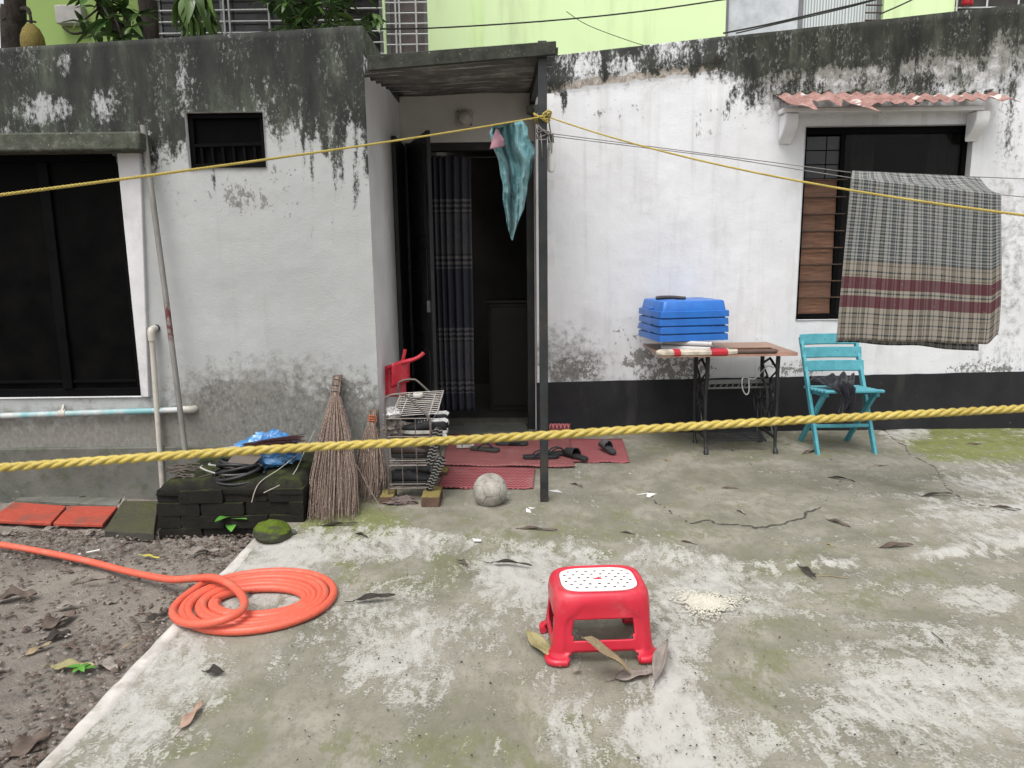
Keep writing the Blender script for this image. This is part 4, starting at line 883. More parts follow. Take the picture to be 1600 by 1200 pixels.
P = [atY(*q) for q in ((1209, 575, FT + .1), (1200, 572, FT + .1), (1188, 583, FT + .1), (1178, 592, FT + .1), (1166, 590, FT + .1), (1160, 592, FT + .08), (1160, 606, FT + .08), (1165, 616, FT + .08), (1170, 612, FT + .08), (1170, 592, FT + .08))]
b = MB(); b.tube(smooth_path(P, 6), .004, 6); tag(b.build('white_wire', plain('white_wire', (.5, .5, .48, 1), .5)), 'looped white wire dangling under the sewing table', 'wire')

# ---------------- stacked blue trays
n = N('blue_plastic'); q = n.noise(10, 5, .6)
M['blue'] = n.fin(n.ramp(q, [(.3, (.016, .115, .42, 1)), (.7, (.024, .16, .53, 1))]), .38, n.bump(n.noise(80, 3), .06, .002), spec=.5)
def tray(k, base, rot, label):
    Mt = Matrix.Translation(base + Vector((0, 0, .055 * k))) @ Matrix.Rotation(rot + R((0, .8, -.6, .5)[k]), 4, 'Z')
    t = thing('blue_tray', label, 'tray', base + Vector((0, 0, .055 * k)), group='upturned blue trays on the sewing table'); 
    A, B = .51, .46
    b = MB()
    def ring(w_, d_, z, r=.02): return [Mt @ Vector((x, y, z)) for x, y in rrect(w_, d_, r, 3)]
    L = [ring(A + .004, B + .004, -.002), ring(A, B, .041), ring(A - .028, B - .028, .042), ring(A - .03, B - .03, .039)]
    n_ = len(L[0]); o = b.add([p for r_ in L for p in r_], [(i * n_ + j, i * n_ + (j + 1) % n_, (i + 1) * n_ + (j + 1) % n_, (i + 1) * n_ + j) for i in range(3) for j in range(n_)])
    for sx_, sy_ in ((-1, 0), (1, 0)):
        c = Mt @ Vector((sx_ * (A / 2 - .016), 0, .05)); b.box(c, (.028, .07, .016), Mt.to_3x3())
    b.build('rim', M['blue'], t, bevel=.0025)
    b = MB(); L = [ring(A - .033, B - .033, .0415), ring(A - .05, B - .05, .104, .03), ring(A - .06, B - .06, .11, .03)]
    b.add([p for r_ in L for p in r_], [(i * n_ + j, i * n_ + (j + 1) % n_, (i + 1) * n_ + (j + 1) % n_, (i + 1) * n_ + j) for i in range(2) for j in range(n_)] + [tuple(2 * n_ + j for j in range(n_))])
    b.build('body', M['blue'], t, ang=50)
rt = R(9)
tc0 = atZ(1024, 534, TZ + .074); base = tc0 + Matrix.Rotation(rt, 3, 'Z') @ Vector((.285, .23, 0)); base.z = TZ + .0735
for k, lb in enumerate(('lowest blue tray of the upturned stack, resting on pipes', 'blue tray second from the bottom of the upturned stack', 'blue tray second from the top of the upturned stack', 'topmost upturned blue tray with a dark curved handle on it')): tray(k, base, rt, lb)
TT = base.z + .055 * 3 + .11
p0 = base + Vector((-.2, -.03, 0)); p0.z = TT + .012; b = MB(); ax = Vector((1, .1, 0)).normalized()
b.tube(smooth_path([p0, p0 + ax * .06 + Vector((0, .0, .004)), p0 + ax * .13 + Vector((0, -.006, .004)), p0 + ax * .19 + Vector((0, -.016, -.002)), p0 + ax * .215 + Vector((0, -.02, -.004))], 5), [.012, .013, .014, .014, .014, .014, .014, .014, .013, .013, .013, .013, .013, .013, .013, .013, .013, .013, .013, .013, .009], 8)
M['strap'] = plain('dark_brown_rubber', (.045, .035, .035, 1), .5, .3, 20)
tag(b.build('curved_handle', M['strap']), 'dark curved handle lying on the topmost blue tray', 'handle')
# pipes and cricket bat
M['pvc'] = plain('grey_white_pvc', (.5, .5, .5, 1), .45, .15, 8, .05, dirt=(.3, .28, .25, 1), dirtamt=.5)
def pipe(name, a, c, r, label, cat='pipe', grp=None, mat=None, thick=.003):
    a = Vector(a); c = Vector(c); d = (c - a).normalized(); q = Vector((0, 0, 1)).rotation_difference(d).to_matrix(); L = (c - a).length
    b = MB(); n_ = 18; prof = [(r - thick, .001), (r, 0), (r, L), (r - thick, L), (r - thick, .001)]; vs = []
    for rr, z in prof:
        for k in range(n_):
            an = 2 * math.pi * k / n_; vs.append(a + q @ Vector((rr * math.cos(an), rr * math.sin(an), z)))
    b.add(vs, [(i * n_ + k, i * n_ + (k + 1) % n_, (i + 1) * n_ + (k + 1) % n_, (i + 1) * n_ + k) for i in range(4) for k in range(n_)])
    return tag(b.build(name, mat or M['pvc'], ang=40), label, cat, grp)
e1 = atY(1113, 533, ty0 + .06); e1.z = TZ + .055; e2 = atY(1110, 542, ty0 + .055); e2.z = TZ + .0185
pipe('plastic_pipe', Vector((e2.x - .30, e2.y + .17, TZ + .0185)), e2, .018, 'lower grey plastic pipe lying on the table under the other', grp='plastic pipes on the sewing table')
pipe('plastic_pipe', Vector((e1.x - .30, e1.y + .18, TZ + .055)), e1, .017, 'upper grey plastic pipe end beside the blue trays', grp='plastic pipes on the sewing table')
pipe('plastic_pipe', Vector((tx0 + .2, ty0 + .3, TZ + .014)), atZ(1034, 541, TZ + .014), .013, 'thin grey pipe sticking out left under the blue trays', grp='plastic pipes on the sewing table')
ba0 = atZ(1025, 552, TZ + .02); ba1 = atZ(1150, 549.5, TZ + .02); ba2 = atZ(1214, 549, TZ + .02)
bat = thing('cricket_bat', 'worn cricket bat with red taped bands and brown handle on the table edge', 'bat', ba0)
M['batwood'] = plain('worn_bat_tape', (.5, .44, .36, 1), .7, .25, 14, .2, dirt=(.16, .12, .09, 1), dirtamt=.7); M['redtape'] = plain('red_tape', (.42, .02, .03, 1), .5, .2, 14)
d = (ba2 - ba0); d.z = 0; d.normalize(); nrm2 = Vector((-d.y, d.x, 0)); Lb = (ba1 - ba0).length
def bat_sec(s):
    w_ = .052 * min(1, (s / .05 + .25)) if s < .05 else (.052 if s < Lb - .06 else lerp(.052, .018, (s - Lb + .06) / .06)); h_ = .022 if s < Lb - .06 else .018; return w_, h_ * (.6 if s < .02 else 1)
def bat_loft(s0, s1, extra, m=10):
    b = MB(); vs = []; nn = 8
    for i in range(m + 1):
        s = lerp(s0, s1, i / m); w_, h_ = bat_sec(s)
        for k in range(nn):
            a = 2 * math.pi * (k + .5) / nn; vs.append(ba0 + d * s + nrm2 * (math.cos(a) * (w_ + extra) * 1.08) + Vector((0, 0, math.sin(a) * (h_ + extra) * 1.08 + .002)))
    b.add(vs, [(i * nn + k, i * nn + (k + 1) % nn, (i + 1) * nn + (k + 1) % nn, (i + 1) * nn + k) for i in range(m) for k in range(nn)] + [tuple(range(nn - 1, -1, -1)), tuple(m * nn + k for k in range(nn))]); return b
bat_loft(0, Lb, 0, 24).build('blade', M['batwood'], bat, ang=50)
for s0, s1 in ((.11, .155), (.36, .47)): bat_loft(s0, s1, .0012, 3).build('tape_band', M['redtape'], bat, ang=50)
Lh = (ba2 - ba0).length; b = MB(); b.tube([ba0 + d * (Lb - .01) + Vector((0, 0, .0)), ba0 + d * (Lb + .08), ba0 + d * (Lh - .03), ba0 + d * (Lh - .01), ba0 + d * Lh], [.014, .016, .016, .018, .012], 10); b.build('grip', plain('brown_rubber_grip', (.1, .06, .05, 1), .6), bat)

# ================================================================== TEAL FOLDING CHAIR
n = N('teal_painted_wood'); q = n.noise(14, 6, .65); q2 = n.noise(45, 6, .7)
M['tealpaint'] = n.fin(n.mix(n.rng(q2, .6, .65, 0, .75), n.ramp(q, [(.3, (.055, .25, .3, 1)), (.7, (.1, .36, .42, 1))]), (.05, .12, .13, 1)), .55, n.bump(q2, .15, .003), spec=.35)
CF = atZ(1284, 714, 0); CF2 = atZ(1370, 711, 0); cw = (CF2.x - CF.x); yf = CF.y + .01; ccx = (CF.x + CF2.x) / 2 - .022
ztp = atY(1247, 526, yf + .42).z
ch = thing('folding_chair', 'turquoise wooden folding chair with slatted back and seat by the wall', 'chair', (ccx, yf + .2, 0))
for s in (-1, 1):
    x = ccx + s * cw / 2
    b = MB(); b.bar((x, yf + .42, ztp), (x, yf, 0), .022, .042, (0, 1, .3)); b.build('back_leg', M['tealpaint'], ch, bevel=.003)
    b = MB(); b.bar((x - s * .026, yf + .02, .43), (x - s * .026, yf + .40, 0), .022, .04, (0, 1, .3)); b.build('seat_leg', M['tealpaint'], ch, bevel=.003)
    b = MB(); b.bar((x - s * .026, yf - .03, .438), (x - s * .026, yf + .30, .415), .024, .026); b.build('seat_rail', M['tealpaint'], ch, bevel=.003)
for k in range(3):
    t = .02 + k * .115; cy = lerp(yf + .42, yf, t) - .028; cz = lerp(ztp, 0, t) - .0
    b = MB(); hh = .038
    def sl(u, v):
        x = lerp(-cw / 2 - .02, cw / 2 + .02, u); return None
    vs = []; nn = 9
    for i in range(nn):
        u2 = i / (nn - 1); x = ccx + lerp(-cw / 2 - .018, cw / 2 + .016, u2); bow = .028 * (1 - (2 * u2 - 1) ** 2)
        for (dy, dz) in ((-.008, -hh), (.008, -hh - .006), (.008 + .012, hh - .004), (-.006 + .01, hh)): vs.append((x, cy + dy + bow, cz + dz))
    b.add(vs, [(i * 4 + j, i * 4 + (j + 1) % 4, (i + 1) * 4 + (j + 1) % 4, (i + 1) * 4 + j) for i in range(nn - 1) for j in range(4)] + [(3, 2, 1, 0), tuple((nn - 1) * 4 + j for j in range(4))])
    b.build('back_slat', M['tealpaint'], ch, bevel=.004)
for k in range(7):
    t = k / 6; y = lerp(yf - .045, yf + .29, t); z = lerp(.462, .437, t) + (.004 if k == 0 else 0); b = MB(); b.bar((ccx - cw / 2 - .005, y, z), (ccx + cw / 2 + .003, y, z), .042, .02); b.build('seat_slat', M['tealpaint'], ch, bevel=.006)
b = MB(); b.bar((ccx - cw / 2 + .03, yf + .27, .15), (ccx + cw / 2 - .03, yf + .27, .15), .03, .018); b.build('stretcher', M['tealpaint'], ch, bevel=.003)
b = MB(); b.bar((ccx - cw / 2 + .012, yf + .1, .195), (ccx + cw / 2 - .012, yf + .1, .195), .022, .022); b.build('stretcher', M['tealpaint'], ch, bevel=.003)
# dark scarf over the seat
M['navy'] = plain('dark_navy_cotton', (.016, .016, .022, 1), .95, .5, 30, .6, spec=.1, bsc=90, **{'Sheen Weight': .15})
def scarf(u, v):
    L = [(-.13, yf + .2, .50), (-.10, yf + .08, .478), (-.06, yf - .02, .49), (-.045, yf - .08, .475), (-.04, yf - .095, .40), (-.035, yf - .09, .31)]
    Rr = [(.17, yf + .2, .53), (.15, yf + .1, .49), (.08, yf - .0, .50), (.06, yf - .08, .485), (.05, yf - .1, .38), (-.0, yf - .095, .27)]
    k = v * 5; i = min(int(k), 4); a = Vector(L[i]).lerp(Vector(L[i + 1]), k - i); c = Vector(Rr[i]).lerp(Vector(Rr[i + 1]), k - i)
    p = a.lerp(c, u); w_ = math.sin(u * math.pi)
    p.z += .03 * abs(math.sin(u * 11 + v * 3)) * (.4 + w_) * (1 - .5 * v) + .012 * math.sin(u * 27 + v * 9)
    p.y += (-.03 * math.sin(u * 16 + v * 2) - .012 * math.sin(u * 31)) * ss(.5, .8, v); p.x += ccx - .075 + .015 * math.sin(v * 9 + u * 2)
    return tuple(p)
b = MB(); b.grid(scarf, 46, 40); tag(b.build('dark_scarf', M['navy'], solid=.003, ang=180), 'crumpled dark navy cloth draped over the seat of the turquoise chair', 'cloth')

# ================================================================== RED STOOL
M['redplastic'] = plain('red_plastic', (.52, .018, .04, 1), .36, .12, 8, .04, spec=.5, dirt=(.5, .13, .13, 1), dirtamt=.45)
M['whiteseat'] = plain('white_seat_plastic', (.78, .78, .76, 1), .4, .05, 12, .03)
fl_ = atZ(857, 1045, 0); fr_ = atZ(1030, 1038, 0)
sw = (fr_ - fl_).length; sang = math.atan2(fr_.y - fl_.y, fr_.x - fl_.x); SD = .29
sc = (fl_ + fr_) / 2 + Matrix.Rotation(sang, 3, 'Z') @ Vector((0, SD / 2, 0)); sc.z = .008
SH = .25
st = thing('plastic_stool', 'low red plastic stool with white perforated seat on the concrete', 'stool', sc, sang)
Ms = MATS[st.name]
def sqr(a, w_, d_, p):
    c, s = math.cos(a), math.sin(a); return (w_ / 2 * math.copysign(abs(c) ** (2 / p), c), d_ / 2 * math.copysign(abs(s) ** (2 / p), s))
NA = 160; zr = [0, .012, .026, .036, .04, .05, .062, .075, .08, .1, .13, .15, .158, .163, .175, .19, .21, .226, .238, .245, .249, .25]
def stool_ring(z, a):
    t = z / SH; w_ = lerp(sw - .012, .34, t ** .85); d_ = lerp(SD - .012, .26, t ** .85)
    if z > .21: k = (z - .21) / (SH - .21); w_ -= .04 * (1 - math.sqrt(max(0, 1 - k * k))); d_ -= .04 * (1 - math.sqrt(max(0, 1 - k * k)))
    if z < .036: e = .016 * (1 - (z / .036) ** 3); w_ += e; d_ += e
    x, y = sqr(a, w_, d_, lerp(7, 4.2, t)); 
    # proud arched leg corners: faces sink in slightly
    fx, fy = abs(x) / (w_ / 2), abs(y) / (d_ / 2)
    lim = .66 if z < .2 else .66 + .3 * (.0)
    sink = 0
    if .036 < z < .214:
        wq = lerp(.78, .45, ss(.14, .214, z)); m_ = min(fx, fy)
        sink = .006 * (1 - ss(wq - .06, wq, m_)) * (1 - ss(.203, .215, z))
    if fx > fy: x -= math.copysign(sink, x)
    else: y -= math.copysign(sink, y)
    return (x, y, z)
# angles spaced evenly along the outline
aa = np.linspace(0, 2 * math.pi, 4001); xy = np.array([sqr(a, .33, .27, 6) for a in aa]); cl = np.concatenate([[0], np.cumsum(np.hypot(*np.diff(xy, axis=0).T))])
AN = np.interp(np.linspace(0, cl[-1], NA + 1)[:-1], cl, aa)
b = MB(); vs = [Ms @ Vector(stool_ring(z, a)) for z in zr for a in AN]; fs = []
for i in range(len(zr) - 1):
    for k in range(NA):
        p = Vector(stool_ring((zr[i] + zr[i + 1]) / 2, AN[k])); q = Vector(stool_ring((zr[i] + zr[i + 1]) / 2, AN[(k + 1) % NA])); m_ = (p + q) / 2; t = m_.z / SH
        W2, D2 = lerp(sw - .012, .34, t ** .85) / 2, lerp(SD - .012, .26, t ** .85) / 2; fx, fy = abs(m_.x) / W2, abs(m_.y) / D2; mm_ = min(fx, fy)
        if .08 < m_.z < .158 and mm_ < .6: continue
        if m_.z < .036 and mm_ < .66: continue
        if m_.z < .04 and mm_ < .60: continue
        fs.append((i * NA + k, i * NA + (k + 1) % NA, (i + 1) * NA + (k + 1) % NA, (i + 1) * NA + k))
b.add(vs, fs)
ob = b.build('stool_body', M['redplastic'], st, solid=.007, ang=50); ob.modifiers['solid'].offset = -1
# top rim ring closing in towards the white panel, then the perforated panel
b = MB(); PWx, PDy = .268, .19; L = [[stool_ring(SH, a) for a in AN], [(*sqr(a, PWx + .03, PDy + .03, 4.0), SH + .001) for a in AN], [(*sqr(a, PWx + .012, PDy + .012, 4.0), SH - .001) for a in AN], [(*sqr(a, PWx, PDy, 4.0), SH - .005) for a in AN]]
b.add([Ms @ Vector(p) for r_ in L for p in r_], [(i * NA + k, i * NA + (k + 1) % NA, (i + 1) * NA + (k + 1) % NA, (i + 1) * NA + k) for i in range(3) for k in range(NA)]); b.build('seat_rim', M['redplastic'], st, ang=60)
b = MB(); hs = .0105; pitchx, pitchy = .033, .0265
cxs = sorted({round(v, 5) for k in range(-9, 10) for v in (k * pitchx / 2 - hs / 2, k * pitchx / 2 + hs / 2)} | {-PWx / 2, PWx / 2}); cys = sorted({round(v, 5) for k in range(-7, 8) for v in ((k + .5) * pitchy - hs / 2, (k + .5) * pitchy + hs / 2)} | {-PDy / 2, PDy / 2})
cxs = [v for v in cxs if abs(v) <= PWx / 2 + .004]; cys = [v for v in cys if abs(v) <= PDy / 2 + .004]
def insup(x, y, k=1.0): return (abs(x) / (PWx / 2 * k)) ** 4 + (abs(y) / (PDy / 2 * k)) ** 4
gi = {}
for j, y in enumerate(cys):
    for i, x in enumerate(cxs):
        s_ = insup(x, y) ** .25; k = 1 / s_ if s_ > 1 else 1; gi[i, j] = len(b.v); b.v.append(tuple(Ms @ Vector((x * k, y * k, SH - .002 + .0015 * math.cos(min(1.5, s_ * 1.5))))))
for j in range(len(cys) - 1):
    for i in range(len(cxs) - 1):
        x = (cxs[i] + cxs[i + 1]) / 2; y = (cys[j] + cys[j + 1]) / 2
        if insup(x, y, 1.04) > 1: continue
        hole = abs(cxs[i + 1] - cxs[i] - hs) < 1e-4 and abs(cys[j + 1] - cys[j] - hs) < 1e-4
        if hole:
            ci = round(x / (pitchx / 2)); cj = round(y / pitchy - .5)
            if (ci + cj) % 2 == 0 and insup(x, y, .88) < 1 and not (abs(x) < .024 and abs(y) < .016): continue
        b.f.append((gi[i, j], gi[i + 1, j], gi[i + 1, j + 1], gi[i, j + 1])); b.mi.append(0)
ob = b.build('seat_panel', M['whiteseat'], st, solid=.002, ang=60); ob.modifiers['solid'].offset = -1
b = MB(); b.prism([(.017 * math.cos(a), .0065 * math.sin(a)) for a in np.linspace(0, 6.2832, 21)[:-1]], Ms @ Matrix.Translation((0, -.001, SH - .0006)), .0006); b.build('emblem', M['redtape'], st)
b = MB(); b.prism([(.004, .0), (.016, .002), (.018, .010), (.012, .007), (.002, .006)], Ms @ Matrix.Translation((-.002, .006, SH - .0006)), .0006); b.prism([(-.018, .006), (-.013, .006), (-.013, .010), (-.018, .010)], Ms @ Matrix.Translation((0, 0, SH - .0006)), .0006); b.build('emblem', M['redtape'], st)
for sx_ in (-1, 1):
    for sy_ in (-1, 1):
        cxx, cyy = sx_ * (sw / 2 - .045), sy_ * (SD / 2 - .04); b = MB()
        P = []
        for k in range(9):
            u = k / 8; 
            a0 = math.atan2(sy_, sx_)
        b2 = [(cxx - sx_ * .02, sy_ * (SD / 2 - .004)), (cxx + sx_ * .012, sy_ * (SD / 2 - .004)), (sx_ * (sw / 2 - .014), sy_ * (SD / 2 - .012)), (sx_ * (sw / 2 - .004), sy_ * (SD / 2 - .026)), (sx_ * (sw / 2 - .004), cyy - sy_ * .018)]
        b.tube([Ms @ Vector((x, y, .009)) for x, y in smooth_path([(x, y, 0) for x, y in b2], 4) for z in [0]] if False else [Ms @ Vector((p.x, p.y, .010)) for p in smooth_path([(x, y, 0) for x, y in b2], 4)], .0135, 10); b.build('foot', M['redplastic'], st, ang=60)
# ================================================================== HOSE
n = N('orange_hose_rubber'); q = n.noise(12, 6, .65); q2 = n.noise(90, 4, .6)
M['hose'] = n.fin(n.mix(n.rng(q, .5, .68, 0, .6), n.ramp(q2, [(.3, (.58, .095, .055, 1)), (.7, (.68, .13, .08, 1))]), (.42, .17, .115, 1)), .42, n.bump(q2, .12, .002), spec=.4)
hr = .0165
P = []
tail = [(-140, 835, -.03), (0, 851, -.035), (120, 873, -.035), (200, 893, -.03), (262, 905, .0), (300, 904, .03), (335, 903, .066), (362, 915, .075), (380, 935, .075), (378, 953, .075), (350, 968, .07), (310, 975, .05), (280, 970, .03), (270, 955, .02), (285, 935, .0175), (318, 912, .0175)]
for x, y, z in tail: P.append(atZ(x, y, z))
c0 = atZ(396, 942, .0175); rT = 6
def coil(th, turn):     # screen-ellipse extremes taken back to the floor
    L = lerp(275, 338, turn); Rr_ = lerp(518, 470, turn); T = lerp(893, 923, turn); Bm = lerp(990, 960, turn)
    l = atZ(L, 948, .017); r_ = atZ(Rr_, 938, .017); t = atZ(415, T, .017); bt = atZ(385, Bm, .017)
    cx = (l.x + r_.x) / 2; cy = (t.y + bt.y) / 2; rx = (r_.x - l.x) / 2; ry = (t.y - bt.y) / 2
    w_ = .006 * math.sin(th * .83 + turn * 11) + .004 * math.sin(th * 2.3 + turn * 5); return Vector((cx + (rx + w_) * math.cos(th), cy + (ry + w_) * math.sin(th), .018 + .004 * abs(math.sin(th * .7 + turn * 7)) * turn))
ncoil = 5.86
th0 = R(128)
m = int(ncoil * 44)
for k in range(m):
    f = k / (m - 1); P.append(coil(th0 - f * ncoil * 2 * math.pi, f))
P = smooth_path(P[:len(tail)], 8)[:-1] + P[len(tail):]
b = MB(); b.tube(P, hr, 12)
tag(b.build('orange_hose', M['hose'], ang=180), 'thick orange rubber hose coiled on the concrete with its tail over the soil', 'hose')

# ================================================================== PIPES AND POLE ON THE LEFT
M['cream'] = plain('cream_pvc', (.5, .475, .42, 1), .5, .15, 7, .1, dirt=(.22, .2, .16, 1), dirtamt=.6)
t0 = atY(237, 524, YL - .05); t1 = atY(255, 775, YL - .03); t1.z = -.06
v = thing('water_pipe', 'cream plastic water pipe running down the left wall from an elbow', 'pipe', (t1.x, YL - .04, -.07))
b = MB(); b.tube([t0, t0.lerp(t1, .5), t1], .0165, 12); b.build('pipe', M['cream'], v)
b = MB(); b.tube(smooth_path([Vector((t0.x + .005, YL + .03, t0.z + .035)), Vector((t0.x + .003, YL - .02, t0.z + .036)), Vector((t0.x, t0.y, t0.z + .025)), Vector((t0.x, t0.y, t0.z - .03))], 5), .022, 12); b.build('elbow', M['cream'], v)
b = MB(); b.lathe([(.022, 0), (.021, .003)], (t0.x + .012, YL - .006, t0.z + .04), 10, Matrix.Rotation(R(90), 3, 'X')); b.build('wall_hole', M['black'], v)
ga, gb = atY(223, 196, YL - .06), atY(293, 742, YL - .16); gb.z = .255
n = N('galvanised_pole'); q = n.noise(9, 6, .65, n.map(scale=(1, 1, .4))); z_ = n.sep(n.tc())[2]
rust = n.mth('MULTIPLY', n.rng(z_, .66, .72), n.rng(z_, .92, .86)); 
M['pole'] = n.fin(n.mix(n.mth('MULTIPLY', rust, n.rng(n.noise(30, 5), .4, .55)), n.ramp(q, [(.3, (.13, .125, .115, 1)), (.7, (.27, .26, .24, 1))]), (.12, .03, .03, 1)), .65, None, .1)
b = MB(); b.tube([gb, gb.lerp(ga, .5) + Vector((.004, 0, 0)), ga], .0165, 10); tag(b.build('metal_pole', M['pole']), 'weathered grey pole leaning against the left wall from the mossy step', 'pole')
p0, p1 = atY(-60, 652, YL - .03), atY(296, 640, YL - .03)
n = N('teal_streaked_pipe'); q = n.noise(4, 5, .6, n.map(scale=(1, .2, .2))); q2 = n.noise(20, 5, .6)
M['tealpipe'] = n.fin(n.mix(n.rng(q2, .5, .65, 0, .5), n.ramp(q, [(.42, (.47, .48, .47, 1)), (.55, (.17, .36, .38, 1))]), (.32, .33, .31, 1)), .5, None)
hp = thing('drain_pipe', 'horizontal white and teal plastic pipe under the black window', 'pipe', ((p0.x + p1.x) / 2, YL - .03, p1.z))
b = MB(); b.tube([Vector((-5, p0.y, p0.z)), p0, p1], .0185, 12); b.build('pipe', M['tealpipe'], hp)
b = MB(); b.tube(smooth_path([p1 + Vector((-.05, 0, 0)), p1, p1 + Vector((.016, .012, -.002)), p1 + Vector((.02, .03, -.002))], 5), .023, 12); b.build('elbow', M['cream'], hp)
pk_ = atY(98, 646, YL - .03); b = MB(); b.tube([pk_ + Vector((-.02, 0, 0)), pk_ + Vector((.02, 0, 0))], .022, 10); b.bar(pk_ + Vector((0, -.01, .0)), pk_ + Vector((0, .02, .05)), .012, .01); b.build('clamp', M['cream'], hp)

# ================================================================== MOSSY BRICK STEP
def mat_mossbrick(name, dark, green, amt):
    n = N(name); ge = n.new('ShaderNodeNewGeometry'); nz_ = n.sep(ge.outputs['Normal'])[2]
    q = n.noise(9, 8, .68); q2 = n.noise(60, 5, .7)
    base = n.ramp(q, [(.3, tuple(c * .6 for c in dark[:3]) + (1,)), (.6, dark), (.75, tuple(min(1, c * 2.3) for c in dark[:3]) + (1,))])
    f = n.rng(n.mth('ADD', n.mth('MULTIPLY', nz_, amt), n.mth('MULTIPLY', n.mth('SUBTRACT', q, .5), 1.2)), .25, .65)
    mc = n.ramp(q2, [(.3, tuple(c * .55 for c in green[:3]) + (1,)), (.7, green)])
    return n.fin(n.mix(f, base, mc), .95, n.bump(n.mth('ADD', q, n.mth('MULTIPLY', q2, .6)), .7, .012), spec=.15)
M['mossbrick'] = mat_mossbrick('dark_mossy_brick', (.02, .019, .016, 1), (.055, .07, .02, 1), .42)
M['mossstone'] = mat_mossbrick('mossy_stone', (.07, .075, .05, 1), (.1, .145, .018, 1), 1.0)
bx0, bx1 = atZ(252, 838, -.07).x, atZ(466, 832, 0).x; by0 = atZ(360, 836, -.06).y; by1 = YL - .03; btz = atY(360, 757, by0).z
sp = thing('brick_step', 'dark mossy brick block at the foot of the left wall', 'step', ((bx0 + bx1) / 2, (by0 + by1) / 2, -.08))
b = MB(); b.span(bx0 + .03, bx1 - .02, by0 + .03, by1, -.1, btz - .06); b.build('mortar_core', M['mossbrick'], sp, smooth=False)
courses = 4; hcz = (btz - .03 + .09) / courses; brick_me = {}
def brick_obj(name, c, size, rz, mat, parent):
    key = (round(size[0], 2), round(size[1], 2), round(size[2], 3))
    b = MB(); nx_ = max(2, int(size[0] / .04)); Mr_ = Matrix.Rotation(rz, 3, 'Z'); sd_ = random.random() * 50
    def pt(x, y, z):
        p = Vector((x * size[0] / 2, y * size[1] / 2, z * size[2] / 2)); r_ = 1 - .04 * (abs(x) ** 6 * abs(z) ** 6)
        nn = float(fbm(np.array(p.x * 14 + sd_), np.array((p.z + p.y) * 16 + sd_), 3)) - .47; return Mr_ @ Vector((p.x * r_, p.y * (1 + .14 * nn), p.z * r_ + .012 * nn))
    b.grid(lambda u, v: pt(u * 2 - 1, -1, v * 2 - 1), nx_, 3, uv=False); b.grid(lambda u, v: pt(u * 2 - 1, v * 2 - 1, 1), nx_, 2, uv=False)
    b.grid(lambda u, v: pt(-1, 1 - v * 2, u * 2 - 1), 3, 2, uv=False); b.grid(lambda u, v: pt(1, v * 2 - 1, u * 2 - 1), 3, 2, uv=False)
    b.v = [tuple(Vector(p) + Vector(c)) for p in b.v]; return b.build(name, mat, parent, ang=60)
for k in range(courses):
    z = -.09 + hcz * (k + .5); x = bx0 - (.11 if k % 2 else 0) 
    while x < bx1 - .03:
        xa2, xb2 = max(x, bx0), min(x + .235, bx1)
        if xb2 - xa2 > .05: brick_obj('brick', ((xa2 + xb2) / 2, by0 + .055 + random.uniform(-.014, .012), z), (xb2 - xa2 - .003, .11, hcz - .002), random.uniform(-.025, .025), M['mossbrick'], sp)
        x += .235
    y = by0 + .12
    while y < by1 - .06: brick_obj('brick', (bx1 - .055 + random.uniform(-.006, .006), y + .11, z), (.11, min(.22, by1 - y) - .012, hcz - .012), 0, M['mossbrick'], sp); y += .235
b = MB(); nx_, ny_ = 44, 30
def topfn(u, v): 
    x = lerp(bx0 + .004, bx1 - .004, u); y = lerp(by0 + .004, by1, v)
    e = min(u * 1.2, (1 - u) * 1.2, v) ; 
    return (x, y + (.02 * (float(vn(np.array(x * 9), np.array(0.), 1)) - .5) if v == 0 else 0), btz - .075 + .08 * ss(-.03, .08, e) + .022 * float(fbm(np.array(x * 10), np.array(y * 10), 2)) - .012)
b.grid(topfn, nx_, ny_, uv=False); b.build('moss_top', M['mossbrick'], sp, solid=.02, ang=180)
# ---- junk on the step
M['blackrubber'] = plain('black_rubber', (.014, .014, .015, 1), .45, .4, 20, .1)
b = MB(); cc = atZ(372, 738, btz + .03)
for k in range(5):
    rx, ry = .14 - .012 * k, .10 - .01 * k; ph = k * 1.1
    b.tube([cc + Vector((rx * math.cos(a), ry * math.sin(a), .014 * k - .01 + .03 * math.sin(a + ph))) for a in np.linspace(0, 6.1, 30)], .009 + .002 * (k % 2), 7)
tag(b.build('cable_coil', M['blackrubber'], ang=180), 'tangled coil of black cable on the mossy step', 'cable')
b = MB(); ca = atZ(328, 737, btz + .02)
b.tube(smooth_path([ca + Vector((-.06, .05, .02)), ca + Vector((-.04, -.02, .03)), ca + Vector((.02, -.06, .02)), ca + Vector((.12, -.10, .01)), ca + Vector((.24, -.09, .015)), ca + Vector((.28, -.05, .03))], 8), .0045, 6)
b.tube(smooth_path([ca + Vector((-.02, .06, .03)), ca + Vector((-.0, -.0, .04)), ca + Vector((.05, .01, .03)), ca + Vector((.09, .05, .02))], 8), .005, 6)
tag(b.build('white_cable', plain('dirty_white_cable', (.4, .39, .37, 1), .6)), 'dirty white cable curling over the black coil on the mossy step', 'cable')
